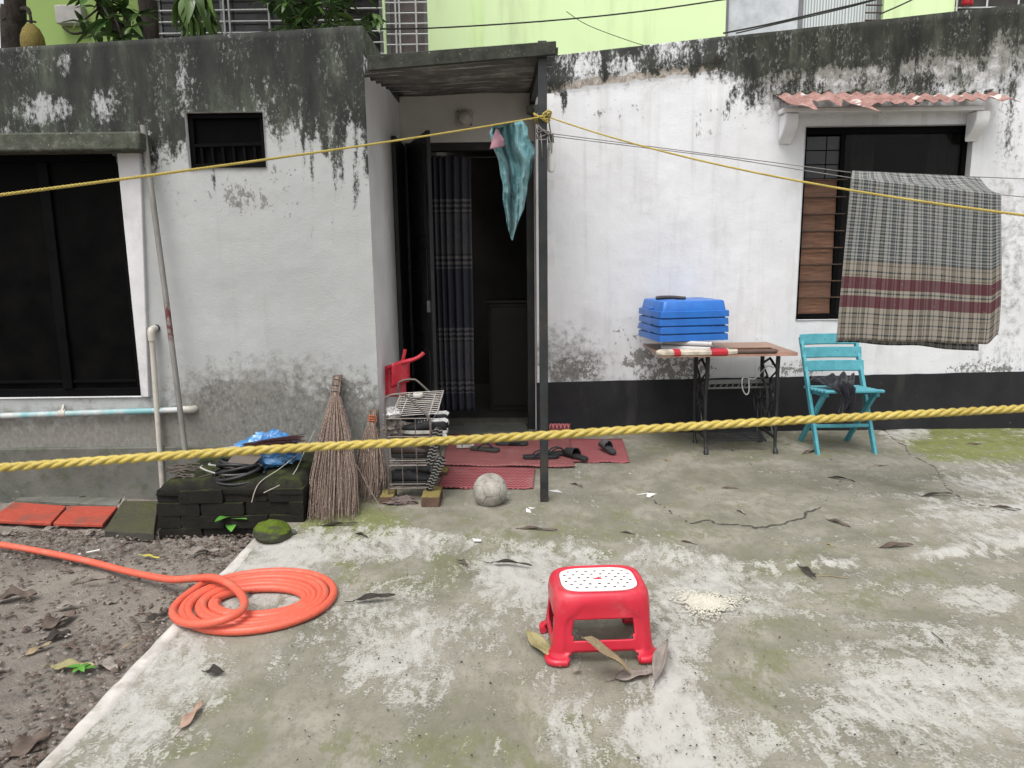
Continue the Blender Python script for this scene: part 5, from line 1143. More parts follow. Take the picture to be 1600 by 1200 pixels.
def crumple(name, c, size, mat, label, cat, seed=1, nu=30, nv=20, amp=.35, fr_=5, parent=None):
    b = MB(); vs = []
    for j in range(nv + 1):
        for i in range(nu):
            th = 2 * math.pi * i / nu; ph = math.pi * j / nv
            d = Vector((math.sin(ph) * math.cos(th), math.sin(ph) * math.sin(th), math.cos(ph)))
            r = 1 + amp * (abs(float(fbm(np.array(d.x * fr_ + 5 + d.z * 2), np.array(d.y * fr_ + 7 - d.z * 3), seed, 4)) - .47) * 5 - .6)
            vs.append(Vector(c) + Vector((d.x * r * size[0], d.y * r * size[1], max(d.z * r, -.75) * size[2])))
    fs = [(j * nu + i, j * nu + (i + 1) % nu, (j + 1) * nu + (i + 1) % nu, (j + 1) * nu + i) for j in range(nv) for i in range(nu)]
    b.add(vs, fs); o = b.build(name, mat, parent, ang=38)
    return tag(o, label, cat) if label else o
n = N('blue_plastic_sheet'); q = n.noise(9, 5, .6); qv = n.vor(16, 'DISTANCE_TO_EDGE', n.map())
M['bluebag'] = n.fin(n.ramp(q, [(.3, (.02, .09, .26, 1)), (.55, (.06, .22, .47, 1)), (.72, (.3, .45, .6, 1))]), .3, n.bump(q, .5, .02), spec=.5)
cbg = atZ(418, 722, btz + .04); crumple('plastic_bag', cbg + Vector((.01, .02, .06)), (.17, .10, .105), M['bluebag'], 'crumpled blue plastic bag on the mossy step', 'bag', 4, 44, 30, .28, 2.2)
b = MB(); s0 = atY(383, 697, by0 + .18); s1 = atY(470, 690, by0 + .2)
for k in range(60):
    t = random.uniform(-1, 1); q0 = s0 + Vector((random.uniform(-.02, .05), random.uniform(-.02, .02), t * .012)); q1 = s1 + Vector((random.uniform(-.04, .03), random.uniform(-.04, .04), t * .05 - .01)); b.tube([q0, q0.lerp(q1, .5) + Vector((0, 0, .006 * t)), q1], .0022, 4)
M['maroon'] = plain('maroon_bristle', (.05, .018, .02, 1), .7, .4, 30)
tag(b.build('hand_brush', M['maroon']), 'worn maroon hand brush lying over the blue bag on the step', 'brush')
b = MB(); w0 = atZ(366, 710, btz + .05); b.box(w0 + Vector((.05, .0, .05)), (.24, .02, .012), Matrix.Rotation(-.12, 3, 'Y') @ Matrix.Rotation(.15, 3, 'Z'), 0); tag(b.build('wood_slat', plain('pale_wood', (.42, .38, .33, 1), .8, .2, 20)), 'short pale wood slat on the mossy step beside the blue bag', 'slat')
b = MB(); c4 = atZ(375, 735, btz + .03); b.add([tuple(c4 + Vector(p)) for p in ((-.07, -.05, .03), (.07, -.06, .02), (.12, .03, .07), (-.03, .05, .09), (-.07, -.05, .036), (.07, -.06, .026), (.12, .03, .076), (-.03, .05, .096))], [(3, 2, 1, 0), (4, 5, 6, 7), (0, 1, 5, 4), (1, 2, 6, 5), (2, 3, 7, 6), (3, 0, 4, 7)]); tag(b.build('cardboard_piece', plain('grey_brown_card', (.12, .1, .085, 1), .9, .3, 12)), 'bent grey-brown scrap of card lying in the black cable coil', 'scrap')
b = MB()
for k in range(26):
    p = atZ(random.uniform(275, 345), random.uniform(727, 748), btz + .012); a = random.uniform(-.7, .7); l = random.uniform(.04, .13); dd = Vector((math.cos(a), math.sin(a), random.uniform(-.1, .15))) * l; b.tube([p - dd / 2, p + Vector((0, 0, .01)), p + dd / 2], random.uniform(.003, .006), 5)
tag(b.build('twig_litter', plain('dead_twigs', (.09, .075, .06, 1), .9, .4, 30)), 'broken twigs scattered on the left end of the mossy step', 'twigs', kind='stuff')

# ---- moss covered stone, little plant, red tiles
stc = atZ(421, 850, 0); crumple('mossy_stone', stc + Vector((0, .05, .042)), (.095, .075, .062), M['mossstone'], 'moss covered green stone at the corner of the brick step', 'stone', 3, 36, 24, .12, 1.1)
q = atZ(452, 838, .01); crumple('pebble', q + Vector((0, .02, .012)), (.035, .025, .018), M['plinth'], 'small grey stone beside the mossy green stone', 'stone', 8, 14, 10, .2, 2)
n = N('young_green_leaf'); q = n.noise(8, 3, .5); 
M['gleaf'] = n.fin(n.ramp(q, [(.3, (.045, .16, .02, 1)), (.7, (.12, .32, .05, 1))]), .5, None, spec=.4, **{'Subsurface Weight': .0})
def leaf_mesh(b, base, dirv, L, W, up=(0, 0, 1), droop=.2, fold=.12, curl=0., nl=7, mi=0, twist=0., wob=0.):
    base = Vector(base); d = Vector(dirv).normalized(); side = d.cross(Vector(up)); 
    if side.length < 1e-3: side = Vector((1, 0, 0))
    side.normalize(); nm_ = side.cross(d).normalized(); vs = []
    for i in range(nl + 1):
        t = i / nl; wv = W * (math.sin(math.pi * min(1, t ** .8 * 1.0)) ** .8 * (1 - .18 * t)) if 0 < t < 1 else W * .03
        a = -droop * t * t; c = base + d * (L * (t - .12 * abs(curl) * t * t)) + nm_ * (L * a + L * curl * math.sin(t * 2.6) * .25)
        sd_ = (side * math.cos(twist * t) + nm_ * math.sin(twist * t)); n2_ = (nm_ * math.cos(twist * t) - side * math.sin(twist * t))
        for k in (-1, -.5, 0, .5, 1): vs.append(c + sd_ * (wv * k * (1 - .35 * abs(curl) * abs(k))) + n2_ * (abs(k) * wv * (fold + abs(curl) * .9 * abs(k)) + wob * W * math.sin(t * 11 + k * 2.3) * abs(k)))
    b.add(vs, [(i * 5 + j, i * 5 + j + 1, (i + 1) * 5 + j + 1, (i + 1) * 5 + j) for i in range(nl) for j in range(4)], mi)
def little_plant(px_, py_, z, h, nleaf, L, label, seed, name='seedling'):
    rr = random.Random(seed); p = atZ(px_, py_, z); t = thing(name, label, 'plant', p)
    top = p + Vector((rr.uniform(-.01, .01), -.01, h)); b = MB(); b.tube([p, p.lerp(top, .5) + Vector((.006, 0, 0)), top], [.004, .003, .002], 6); b.build('stem', M['gleaf'], t)
    for k in range(nleaf):
        a = k * 2.4 + rr.uniform(-.3, .3); f = lerp(.45, 1, k / max(1, nleaf - 1)); b = MB()
        leaf_mesh(b, p.lerp(top, f), (math.cos(a), math.sin(a) * .8, rr.uniform(.0, .4)), L * rr.uniform(.75, 1.15), L * .24, droop=.25); b.build('leaf', M['gleaf'], t, ang=180)
little_plant(364, 836, -.07, .12, 9, .12, 'small bright green seedling in front of the brick step', 3)
little_plant(127, 1050, -.06, .03, 6, .05, 'tiny green sprout among dead leaves on the soil', 5)
n = N('red_tile'); q = n.noise(5, 7, .65); q2 = n.noise(40, 5, .7)
M['redtile'] = n.fin(n.mix(n.rng(q, .5, .7, 0, .8), n.ramp(q2, [(.3, (.3, .045, .028, 1)), (.7, (.42, .085, .055, 1))]), (.13, .075, .06, 1)), .75, n.bump(q2, .3, .004), spec=.25)
def slab(name, quad, z, t, mat, label, cat, grp=None, tilt=(0, 0, 0, 0)):
    P = [atZ(x, y, z + t) for x, y in quad]; b = MB(); b.add([p + Vector((0, 0, -t + e)) for p, e in zip(P, tilt)] + [p + Vector((0, 0, e)) for p, e in zip(P, tilt)], [(3, 2, 1, 0), (4, 5, 6, 7), (0, 1, 5, 4), (1, 2, 6, 5), (2, 3, 7, 6), (3, 0, 4, 7)])
    return tag(b.build(name, mat, bevel=.004), label, cat, grp)
slab('red_tile', [(-20, 812), (79, 817), (104, 790), (22, 784)], -.055, .02, M['redtile'], 'left red floor tile on the soil against the plinth', 'tile', 'red tiles lying on the soil')
slab('red_tile', [(83, 817), (160, 819), (184, 791), (108, 790)], -.055, .02, M['redtile'], 'right red floor tile lying next to the mossy grey slab', 'tile', 'red tiles lying on the soil')
slab('cement_slab', [(22, 781), (184, 789), (190, 778), (40, 771)], -.07, .022, M['plinth'], 'strip of bare cement behind the red tiles', 'slab')
slab('cement_slab', [(162, 824), (240, 833), (248, 786), (192, 785)], -.07, .05, mat_mossbrick('mossy_cement', (.07, .068, .055, 1), (.085, .085, .045, 1), .5), 'mossy dark cement slab between the red tiles and brick step', 'slab', None, (-.02, 0, .015, .01))

# ================================================================== BROOMS
n = N('coconut_rib_bristle'); oi = n.noise(140, 2, .5, n.map(scale=(1, 1, .04))); q = n.noise(5, 4, .6)
M['bristle'] = n.fin(n.mix(n.rng(q, .4, .65, 0, .4), n.ramp(oi, [(.3, (.075, .05, .04, 1)), (.5, (.17, .12, .095, 1)), (.7, (.36, .29, .24, 1))]), (.2, .15, .125, 1)), .7, None, spec=.3)
M['bind'] = plain('tarnished_wire', (.3, .28, .26, 1), .4, .3, 30, metal=.6); M['orangetie'] = plain('orange_cord', (.42, .1, .04, 1), .7, .3, 30)
def broom(top, nk, base_l, base_r, yb, hb, wtop, nst, label, seed, cord, cords, blen):
    rr = random.Random(seed); T = atY(top[0], top[1], YL - .04); Nk = atY(nk[0], nk[1], YL - .065); bl, br = atZ(*base_l, .012), atZ(*base_r, .012)
    t = thing('broom', label, 'broom', ((bl.x + br.x) / 2, yb, .012), group='stick brooms leaning on the wall'); ax = (T - Nk).normalized()
    b = MB()
    for k in range(nst):
        u = k / (nst - 1); u2 = u * 2 - 1; 
        j = rr.uniform(-1, 1); wv = u + rr.uniform(-.03, .03)
        a = Nk + Vector((u2 * wtop + rr.uniform(-.003, .003), j * .022, 0)); tp = a + ax * (T - Nk).length * rr.uniform(.93, 1.0)
        e = Vector((lerp(bl.x, br.x, wv), yb + j * .10 + .02 + .05 * u2 * u2, rr.uniform(.008, .06)))
        m1 = a.lerp(e, .35) + Vector((u2 * .025 * hb + rr.uniform(-.008, .008), 0, .0)); m2 = a.lerp(e, .72) + Vector((u2 * .03 * hb + rr.uniform(-.01, .01), 0, 0))
        b.tube([tp, a, m1, m2, e + Vector((rr.uniform(-.012, .012), 0, 0))], [.0026, .0026, .0024, .0020, .0012], 4, False)
    o = b.build('bristles', M['bristle'], t, ang=180); tag(o, kind='stuff')
    b = MB(); b.tube([Nk + ax * -.01, Nk.lerp(T, .5), T - ax * .004], [wtop * .92, wtop * .95, wtop * .98], 12); b.build('handle_core', M['bristle'], t)
    for f in cords:
        c = Nk.lerp(T, f); b = MB(); x_ = ax.cross(Vector((0, 1, 0))).normalized(); y_ = x_.cross(ax)
        b.tube([c + x_ * (wtop + .005) * math.cos(a) + y_ * .027 * math.sin(a) + ax * .002 * math.sin(a * 3) for a in np.linspace(0, 2 * math.pi, 20)[:-1]], blen, 6, closed=True); b.build('binding', cord, t)
    return t
yb1 = atZ(505, 826, 0).y + .08
broom((528, 586), (524, 617), (474, 822), (550, 822), yb1, 1.0, .025, 230, 'larger stick broom bound with silver wire leaning on the wall', 2, M['bind'], (.2, .5, .8), .0035)
yb2 = atZ(580, 785, 0).y
broom((585, 640), (581, 664), (551, 782), (600, 776), yb2, .8, .024, 150, 'smaller stick broom with orange tie beside the shoe rack', 9, M['orangetie'], (.25, .4, .55), .004)
b = MB(); b.tube(smooth_path([atY(492, 672, YL - .2), atY(478, 700, YL - .25), atY(455, 745, by0 + .1), atY(412, 770, by0 - .03)], 8), .0024, 6); b.tube(smooth_path([atY(490, 690, YL - .2), atY(440, 730, by0 + .12), atY(405, 755, by0 + .02), atY(393, 785, by0 - .03)], 8), .0022, 6)
tag(b.build('dry_stalk', plain('dry_stalk', (.4, .37, .3, 1), .8, .2, 20)), 'two pale dry stalks bent over the mossy step beside the large broom', 'stalk')
b = MB(); b.tube(smooth_path([atY(546, 705, yb2 + .02), atY(575, 760, yb2 - .1), atZ(607, 812, .006)], 8), .0025, 6); tag(b.build('broom_straw', M['bristle']), 'single loose straw fallen slanting between the two brooms', 'straw')

# ================================================================== SHOE RACK
M['wire'] = plain('rusty_rack_wire', (.16, .14, .125, 1), .45, .35, 25, .2, metal=.4, dirt=(.12, .05, .03, 1), dirtamt=.6)
M['wirelite'] = plain('pale_rack_wire', (.42, .39, .36, 1), .45, .2, 25, .1, metal=.2)
ry0 = atZ(640, 788, 0).y + .02; ry1 = ry0 + .5
rl, rr_ = atZ(602, 783, .06).x - .0, atZ(670, 788, .06).x
ztop_l = atY(610, 616, ry0).z; zsh = atY(668, 657, ry0).z
rk = thing('shoe_rack', 'rusty wire shoe rack full of footwear standing beside the doorway', 'rack', ((rl + rr_) / 2, (ry0 + ry1) / 2, .05))
def endframe(y, dz=0):
    P = smooth_path([(rl, y, .055), (rl, y, .3), (rl - .003, y, ztop_l - .06 + dz), (rl + .02, y, ztop_l - .01 + dz), (rl + .09, y, ztop_l + dz), (rl + .13, y, ztop_l - .02 + dz), (rr_ - .01, y, zsh + .02 + dz), (rr_, y, zsh - .02 + dz), (rr_, y, .3), (rr_ + .002, y, .055)], 6); return P
for y in (ry0, ry1):
    b = MB(); b.tube(endframe(y), .0065, 8)
    b.build('end_frame', M['wire'], rk)
    b = MB()
    for x in (lerp(rl, rr_, .33), lerp(rl, rr_, .66)):
        b.tube([(x, y, .09), (x, y, .5)], .003, 5)
    for z in (.09, .115, .225, .255, .37, .395, .5): b.tube([(rl, y, z), (rr_, y, z)], .0035, 5)
    b.build('wire_grid', M['wire'], rk)
for k, z in enumerate((.09, .225, .37)):
    b = MB()
    for j in range(14): y = lerp(ry0 + .02, ry1 - .02, j / 13); b.tube([(rl, y, z), (rr_, y, z)], .0028, 5)
    for x in (rl + .02, (rl + rr_) / 2, rr_ - .02): b.tube([(x, ry0, z - .005), (x, ry1, z - .005)], .0035, 5)
    b.build('shelf', M['wire'], rk)
sx0, sx1 = rl + .02, rr_ + .035; b = MB()
for j in range(13):
    f = j / 12; y = lerp(ry0 + .05, ry1 - .03, f); z = .505 + .055 * f; b.tube([(sx0, y, z), (sx1, y, z + .012)], .0024, 5)
for x in (sx0 + .05, sx1 - .05): b.tube([(x, ry0 + .05, .5), (x, ry1 - .03, .556)], .0042, 5)
b.tube([(sx0, ry0 + .05, .505), (sx0, ry1 - .03, .56)], .0042, 5); b.tube([(sx1, ry0 + .05, .517), (sx1, ry1 - .03, .572)], .0042, 5)
b.build('top_shelf', M['wirelite'], rk)
b = MB(); b.tube([(rl, ry0, zsh), (rl, ry1, zsh)], .005, 6); b.tube([(rr_, ry0, zsh - .03), (rr_, ry1, zsh - .03)], .005, 6); b.build('side_rail', M['wire'], rk)
br_ = mat_mossbrick('dirty_brick', (.13, .085, .06, 1), (.25, .2, .07, 1), .7)
bq = atZ(672, 796, 0); b = MB(); b.span(bq.x - .05, bq.x + .055, bq.y + .0, bq.y + .2, .0, .075); tag(b.build('brick', br_, bevel=.008), 'worn brick propping up the near right foot of the shoe rack', 'brick')
b = MB(); b.span(rl - .05, rl + .05, ry1 - .06, ry1 + .06, 0, .055); b.span(rr_ - .05, rr_ + .05, ry1 - .06, ry1 + .06, 0, .055); b.span(rl - .05, rl + .03, ry0 - .04, ry0 + .1, 0, .055); b.build('foot_block', br_, rk, bevel=.006)
M['sole'] = plain('off_white_sole', (.5, .48, .44, 1), .7, .15, 20, .1, dirt=(.25, .22, .18, 1), dirtamt=.6)
M['shoeblack'] = plain('black_shoe_fabric', (.014, .014, .016, 1), .7, .5, 40, .3, spec=.3); M['shoewhite'] = plain('white_shoe_lining', (.5, .5, .49, 1), .8, .15, 40, .3)
M['shoegrey'] = plain('grey_shoe_fabric', (.09, .09, .09, 1), .8, .4, 40, .3); M['shoebrown'] = plain('brown_leather', (.04, .025, .02, 1), .45, .4, 20, .2)
def shoe(pos, rz, L, up, so, label, roll=0, name='shoe', group=None, collar=None):
    Mt = Matrix.Translation(pos) @ Matrix.Rotation(rz, 4, 'Z') @ Matrix.Rotation(roll, 4, 'X')
    t = thing(name, label, 'shoe', pos, rot=Matrix.Rotation(rz, 4, 'Z') @ Matrix.Rotation(roll, 4, 'X'), group=group)
    st_ = [(0, .026, .072), (.06, .032, .085), (.2, .034, .08), (.35, .033, .078), (.48, .036, .07), (.62, .042, .056), (.78, .043, .046), (.92, .034, .038), (1.0, .012, .026)]
    b = MB(); out = [(s * L, w_ * 1.06 * L / .27) for s, w_, h in st_]; o2 = out + [(x, -y) for x, y in reversed(out)]
    b.prism([(x - .004 * L, y) for x, y in o2], Mt, .024); b.build('sole', so, t, bevel=.004)
    b = MB(); nn = 11; vs = []
    for s, w_, h in st_:
        for k in range(nn):
            a = math.pi * k / (nn - 1); vs.append(Mt @ Vector((s * L, w_ * L / .27 * math.copysign(abs(math.cos(a)) ** .75, math.cos(a)), .0245 + (h - .02) * math.sin(a) ** .8)))
    fs = []
    for i in range(len(st_) - 1):
        for k in range(nn - 1):
            if i in (0, 1, 2) and 3 <= k <= 6: continue
            fs.append((i * nn + k, i * nn + k + 1, (i + 1) * nn + k + 1, (i + 1) * nn + k))
    b.add(vs, fs); b.build('upper', up, t, solid=.006, ang=60)
    b = MB(); c = [vs[i * nn + 3] for i in (0, 1, 2, 3)] + [vs[3 * nn + k] for k in (4, 5, 6)] + [vs[i * nn + 7] for i in (3, 2, 1, 0)] + [vs[k] for k in (6, 5, 4)]
    b.tube(c, .0065, 6, closed=True); b.build('collar', collar or up, t)
    b = MB()
    for k in range(4):
        s = lerp(.42, .62, k / 3); h = np.interp(s, [q[0] for q in st_], [q[2] for q in st_]); b.tube([Mt @ Vector((s * L, y, .0245 + (h - .02) * (1.02 if y == 0 else .9) + .002)) for y in (-.02, 0, .02)], .0025, 5)
    b.build('laces', so, t); return t
def flop(pos, rz, L, mat, strapm, label, kind='thong', roll=0, pitch=0, group=None, ridges=None, cat='sandal'):
    Mr = Matrix.Rotation(rz, 4, 'Z') @ Matrix.Rotation(pitch, 4, 'Y') @ Matrix.Rotation(roll, 4, 'X'); Mt = Matrix.Translation(pos) @ Mr
    t = thing('sandal', label, cat, pos, rot=Mr, group=group); k = L / .26
    st_ = [(0, .012), (.01, .024), (.035, .033), (.08, .034), (.13, .033), (.18, .042), (.22, .043), (.245, .034), (.258, .018), (.26, .008)]
    o2 = [(x * k, y * k) for x, y in st_] + [(x * k, -y * k) for x, y in reversed(st_)]
    b = MB(); b.prism(o2, Mt, .02); b.build('sole', mat, t, bevel=.003)
    b = MB()
    if kind == 'thong':
        for s in (-1, 1): b.tube([Mt @ Vector(p) for p in smooth_path([(.075 * k, s * .034 * k, .016), (.1 * k, s * .033 * k, .038), (.15 * k, s * .02 * k, .05), (.195 * k, 0, .03), (.2 * k, 0, .02)], 5)], .0055, 6)
    else:
        vs = []
        for i in range(7):
            x = lerp(.11, .2, i / 6) * k
            for j in range(9):
                a = math.pi * j / 8; vs.append(Mt @ Vector((x + .01 * math.sin(a), .045 * k * math.cos(a), .012 + .05 * math.sin(a) ** .7 * lerp(1.05, .8, i / 6))))
        b.add(vs, [(i * 9 + j, i * 9 + j + 1, (i + 1) * 9 + j + 1, (i + 1) * 9 + j) for i in range(6) for j in range(8)])
    b.build('strap', strapm, t, ang=80, solid=.005 if kind != 'thong' else 0)
    if ridges:
        b = MB()
        for i in range(13):
            x = lerp(.02, .245, i / 12) * k; w_ = np.interp(x / k, [q[0] for q in st_], [q[1] for q in st_]) * k * .95; b.tube([Mt @ Vector((x - .006, -w_, -.002)), Mt @ Vector((x + .006, -w_ * .3, -.002)), Mt @ Vector((x - .006, w_ * .3, -.002)), Mt @ Vector((x + .006, w_, -.002))], .0042, 4)
        b.build('tread', ridges, t)
    return t
sxm = (rl + rr_) / 2
shoe(Vector((rr_ + .085, ry0 + .12, .385)), R(176), .27, M['shoeblack'], M['sole'], 'black sneaker with white lining, nearest on the upper rack shelf', collar=M['shoewhite'], group='sneakers on the shoe rack')
shoe(Vector((rr_ + .075, ry0 + .3, .39)), R(174), .27, M['shoeblack'], M['sole'], 'black sneaker with white lining, behind the nearest one on the rack', collar=M['shoewhite'], group='sneakers on the shoe rack')
shoe(Vector((rl + .01, ry0 + .08, .255)), R(4), .25, M['shoebrown'], M['blackrubber'], 'dark brown shoe on the middle shelf of the rack')
shoe(Vector((rl + .01, ry0 + .07, .095)), R(2), .25, M['shoeblack'], M['blackrubber'], 'plain black shoe at the front of the lowest rack shelf')
shoe(Vector((rl + .01, ry0 + .26, .095)), R(6), .25, M['shoegrey'], M['blackrubber'], 'charcoal shoe at the back of the lowest rack shelf')
shoe(Vector((rl + .01, ry0 + .24, .255)), R(-3), .25, M['shoeblack'], M['blackrubber'], 'black shoe at the back of the middle rack shelf')
# striped-tread sandals jammed upright against the rack side
M['tread'] = plain('pale_tread', (.2, .19, .175, 1), .7, .15, 20)
def upright(px_, py_, yy, lean, label, z):
    p = atY(px_, py_, yy); 
    flop(p, R(90), .2, M['shoeblack'], M['shoegrey'], label, 'slide', roll=R(90), pitch=-lean, ridges=M['tread'], group='sandals jammed in the rack side')
def treadsole(pa, pb, yy, label):
    a = atY(*pa, yy); c = atY(*pb, yy); d_ = (c - a); L = d_.length; d_.normalize(); nrm3 = Vector((.25, -1, .1)); nrm3 = (nrm3 - d_ * nrm3.dot(d_)).normalized(); y_ = (-nrm3).cross(d_).normalized()
    Mr = Matrix((d_, y_, -nrm3)).transposed().to_4x4()
    t = thing('sandal', label, 'sandal', a, rot=Mr, group='sandals jammed in the rack side'); Mt = Matrix.Translation(a) @ Mr; k = L / .26
    st_ = [(0, .012), (.01, .024), (.035, .033), (.08, .034), (.13, .033), (.18, .042), (.22, .043), (.245, .034), (.258, .018), (.26, .008)]
    o2 = [(x * k, y * k * .8) for x, y in st_] + [(x * k, -y * k * .8) for x, y in reversed(st_)]
    b = MB(); b.prism(o2, Mt, .018); b.build('sole', M['blackrubber'], t, bevel=.002); b = MB()
    for i in range(11):
        x = lerp(.02, .245, i / 10) * k; w_ = np.interp(x / k, [q[0] for q in st_], [q[1] for q in st_]) * k * .76; b.tube([Mt @ Vector((x - .005, -w_, -.002)), Mt @ Vector((x + .004, -w_ * .3, -.002)), Mt @ Vector((x - .005, w_ * .3, -.002)), Mt @ Vector((x + .004, w_, -.002))], .0034, 4)
    b.build('tread', M['tread'], t)
    b = MB(); vs = []
    for i in range(5):
        x = lerp(.12, .2, i / 4) * k
        for j in range(9): an = math.pi * j / 8; vs.append(Mt @ Vector((x, .034 * k * math.cos(an), .018 + .04 * math.sin(an))))
    b.add(vs, [(i * 9 + j, i * 9 + j + 1, (i + 1) * 9 + j + 1, (i + 1) * 9 + j) for i in range(4) for j in range(8)]); b.build('strap', M['shoegrey'], t, ang=80, solid=.004)
treadsole((670, 728), (686, 668), ry0 - .015, 'black sandal with striped tread stuck upright in the upper rack side')
treadsole((668, 766), (692, 714), ry0 - .02, 'black sandal with striped tread stuck upright in the lower rack side')
crumple('cloth_scrap', atY(688, 688, ry0 + .05), (.05, .03, .035), M['shoewhite'], 'crumpled whitish rag hanging from the right side of the rack', 'rag', 6, 26, 18, .5, 4)
M['film'] = plain('translucent_film', (.5, .5, .49, 1), .25, .2, 30, .3, spec=.5)
crumple('plastic_wrap', atY(612, 646, ry0 + .03), (.04, .03, .035), M['film'], 'crumpled clear plastic wrap at the near corner of the rack', 'wrap', 12, 26, 18, .55, 5)
crumple('brown_rag', atY(612, 668, ry0 + .05), (.045, .04, .06), plain('grey_brown_rag', (.14, .12, .105, 1), .95, .3, 30), 'grey-brown rag bunched on the rack below the plastic wrap', 'rag', 17, 24, 18, .5, 5)
crumple('black_bag', Vector((rl + .13, ry0 + .3, .46)), (.1, .12, .035), M['shoeblack'], 'black bag lying flat under the rack top shelf', 'bag', 19, 24, 18, .4, 4)
crumple('floor_rag', atZ(618, 788, .02) + Vector((.02, .05, .0)), (.09, .05, .025), plain('dusty_pink_rag', (.13, .1, .09, 1), .95, .3, 30), 'dirty dark rag on the floor under the shoe rack', 'rag', 23, 26, 18, .5, 4)
# white roll on top shelf
tp = Vector(atY(653, 603, ry1 - .15)); tp.z = .505 + .055 * .7 + .012; cr = thing('tape_roll', 'small off-white oval roll lying on top of the shoe rack', 'roll', tp)
b = MB(); b.lathe([(.012, .0), (.03, .0), (.033, .004), (.033, .022), (.03, .026), (.012, .026)], tp, 20); b.build('roll', M['opal'], cr); b = MB(); b.lathe([(.012, .001), (.012, .0262)], tp, 12); b.build('hub', M['cord'], cr)
# red dustpan behind the rack
dp = atY(610, 612, ry1 + .12); dz = thing('dustpan', 'red plastic dustpan standing behind the shoe rack with its handle up', 'dustpan', (dp.x, ry1 + .12, dp.z - .05))
def pan(u, v):
    x = lerp(0, .13, u); q = atY(597, 620, ry1 + .10)
    w_ = lerp(.0, .0, v); p = atY(lerp(597, 634, u) - 2 * (v - .5), lerp(620, lerp(574, 562, u), v) + 6 * (1 - math.sin(min(1, u * 6 + .15) * math.pi / 2)) * v, ry1 + .10 + .06 * abs(u - .3) + .04 * v); return tuple(p)
b = MB(); b.grid(pan, 14, 14); b.build('pan', M['redplastic'], dz, solid=.006, ang=180)
b = MB(); b.grid(lambda u, v: tuple(atY(lerp(612, 640, u), lerp(lerp(606, 596, u), lerp(568, 560, u), v), ry1 + .03 + .1 * u)), 6, 8); b.build('side_lip', M['redplastic'], dz, solid=.006, ang=180)
b = MB(); b.tube(smooth_path([atY(606, 575, ry1 + .1), atY(622, 568, ry1 + .09), atY(645, 562, ry1 + .08), atY(657, 556, ry1 + .08), atY(662, 551, ry1 + .08)], 6), [.014] * 12 + [.012] * 13, 8); b.build('handle', M['redplastic'], dz)
b = MB(); b.tube(smooth_path([atY(622, 590, ry1 + .12), atY(628, 568, ry1 + .13), atY(632, 552, ry1 + .13), atY(633, 546, ry1 + .13)], 6), .011, 8); b.build('handle', M['redplastic'], dz)

# ================================================================== MATS, SANDALS, BALL
def mat_mat(name, dark, lite):
    n = N(name); zz = n.mth('SINE', n.mth('MULTIPLY', n.sep(n.tc())[0], 210.)); y_ = n.mth('ADD', n.mth('MULTIPLY', n.sep(n.tc())[1], 190.), n.mth('MULTIPLY', zz, 1.5))
    f = n.rng(n.mth('SINE', y_), -.1, .7); d = n.noise(5, 6, .65)
    c = n.mix(f, dark, n.ramp(d, [(.3, tuple(v * .75 for v in lite[:3]) + (1,)), (.7, lite)]))
    c = n.mix(n.rng(d, .52, .75, 0, .45), c, (.3, .22, .19, 1)); return n.fin(c, .7, n.bump(f, .8, .004), spec=.3)
M['matred'] = mat_mat('red_pvc_mesh_mat', (.13, .025, .03, 1), (.52, .17, .18, 1)); M['matpink'] = mat_mat('faded_red_mat', (.16, .05, .05, 1), (.42, .16, .155, 1)); M['matpale'] = mat_mat('pale_red_mat', (.2, .05, .055, 1), (.46, .15, .16, 1))
def floormat(quad, z, t, mat, label):
    P = [atZ(x, y, z + t) for x, y in quad]; b = MB(); nx_, ny_ = 40, 16
    def fn(u, v):
        p = P[0].lerp(P[1], u).lerp(P[3].lerp(P[2], u), v); e = .004 * float(fbm(np.array(p.x * 9), np.array(p.y * 9), 3)) + .004 * math.sin(u * 13) * (v < .1); return (p.x, p.y + .004 * math.sin(u * 40) * (v == 0), p.z + e - .002)
    b.grid(fn, nx_, ny_, uv=False); return tag(b.build('floor_mat', mat, solid=.006, ang=180), label, 'mat', 'red mats at the doorway')
floormat([(683, 762), (833, 763), (836, 731), (697, 729)], .02, .006, M['matred'], 'red mesh mat nearest the camera beside the ball')
floormat([(690, 727), (898, 729), (890, 680), (702, 678)], .022, .006, M['matpink'], 'large faded red mat across the doorway under the black sandals')
floormat([(894, 722), (984, 722), (972, 686), (884, 686)], .018, .006, M['matpale'], 'pinkish red mat right of the porch post')
p = [atY(858, 676, YW - .06), atY(892, 676, YW - .06), atY(891, 662, YW - .03), atY(858, 662, YW - .03)]; b = MB(); b.grid(lambda u, v: tuple(p[0].lerp(p[1], u).lerp(p[3].lerp(p[2], u), v)), 12, 6, uv=False); tag(b.build('floor_mat', M['matred'], solid=.008), 'small piece of red mesh mat propped against the black skirting', 'mat', 'red mats at the doorway')
zf_ = .036
M['flopblack'] = plain('black_foam', (.02, .02, .021, 1), .65, .4, 25, .2); M['flopolive'] = plain('dark_olive_foam', (.05, .05, .042, 1), .7, .3, 25, .2); M['flopgrey'] = plain('charcoal_foam', (.04, .042, .045, 1), .7, .3, 25, .2)
flop(atZ(735, 702, zf_), R(-18), .22, M['flopolive'], M['flopblack'], 'dark olive flip-flop at the left on the large mat')
flop(atZ(774, 694, zf_), R(-4), .24, M['flopgrey'], M['flopgrey'], 'long charcoal sandal near the middle of the large mat', 'slide')
flop(atZ(817, 716, zf_), R(4), .25, M['flopblack'], M['flopblack'], 'black flip-flop on the mat partly behind the post')
flop(atZ(876, 713, zf_) + Vector((-.14, .03, 0)), R(8), .22, M['flopblack'], M['flopblack'], 'black flip-flop with its toe showing right of the post')
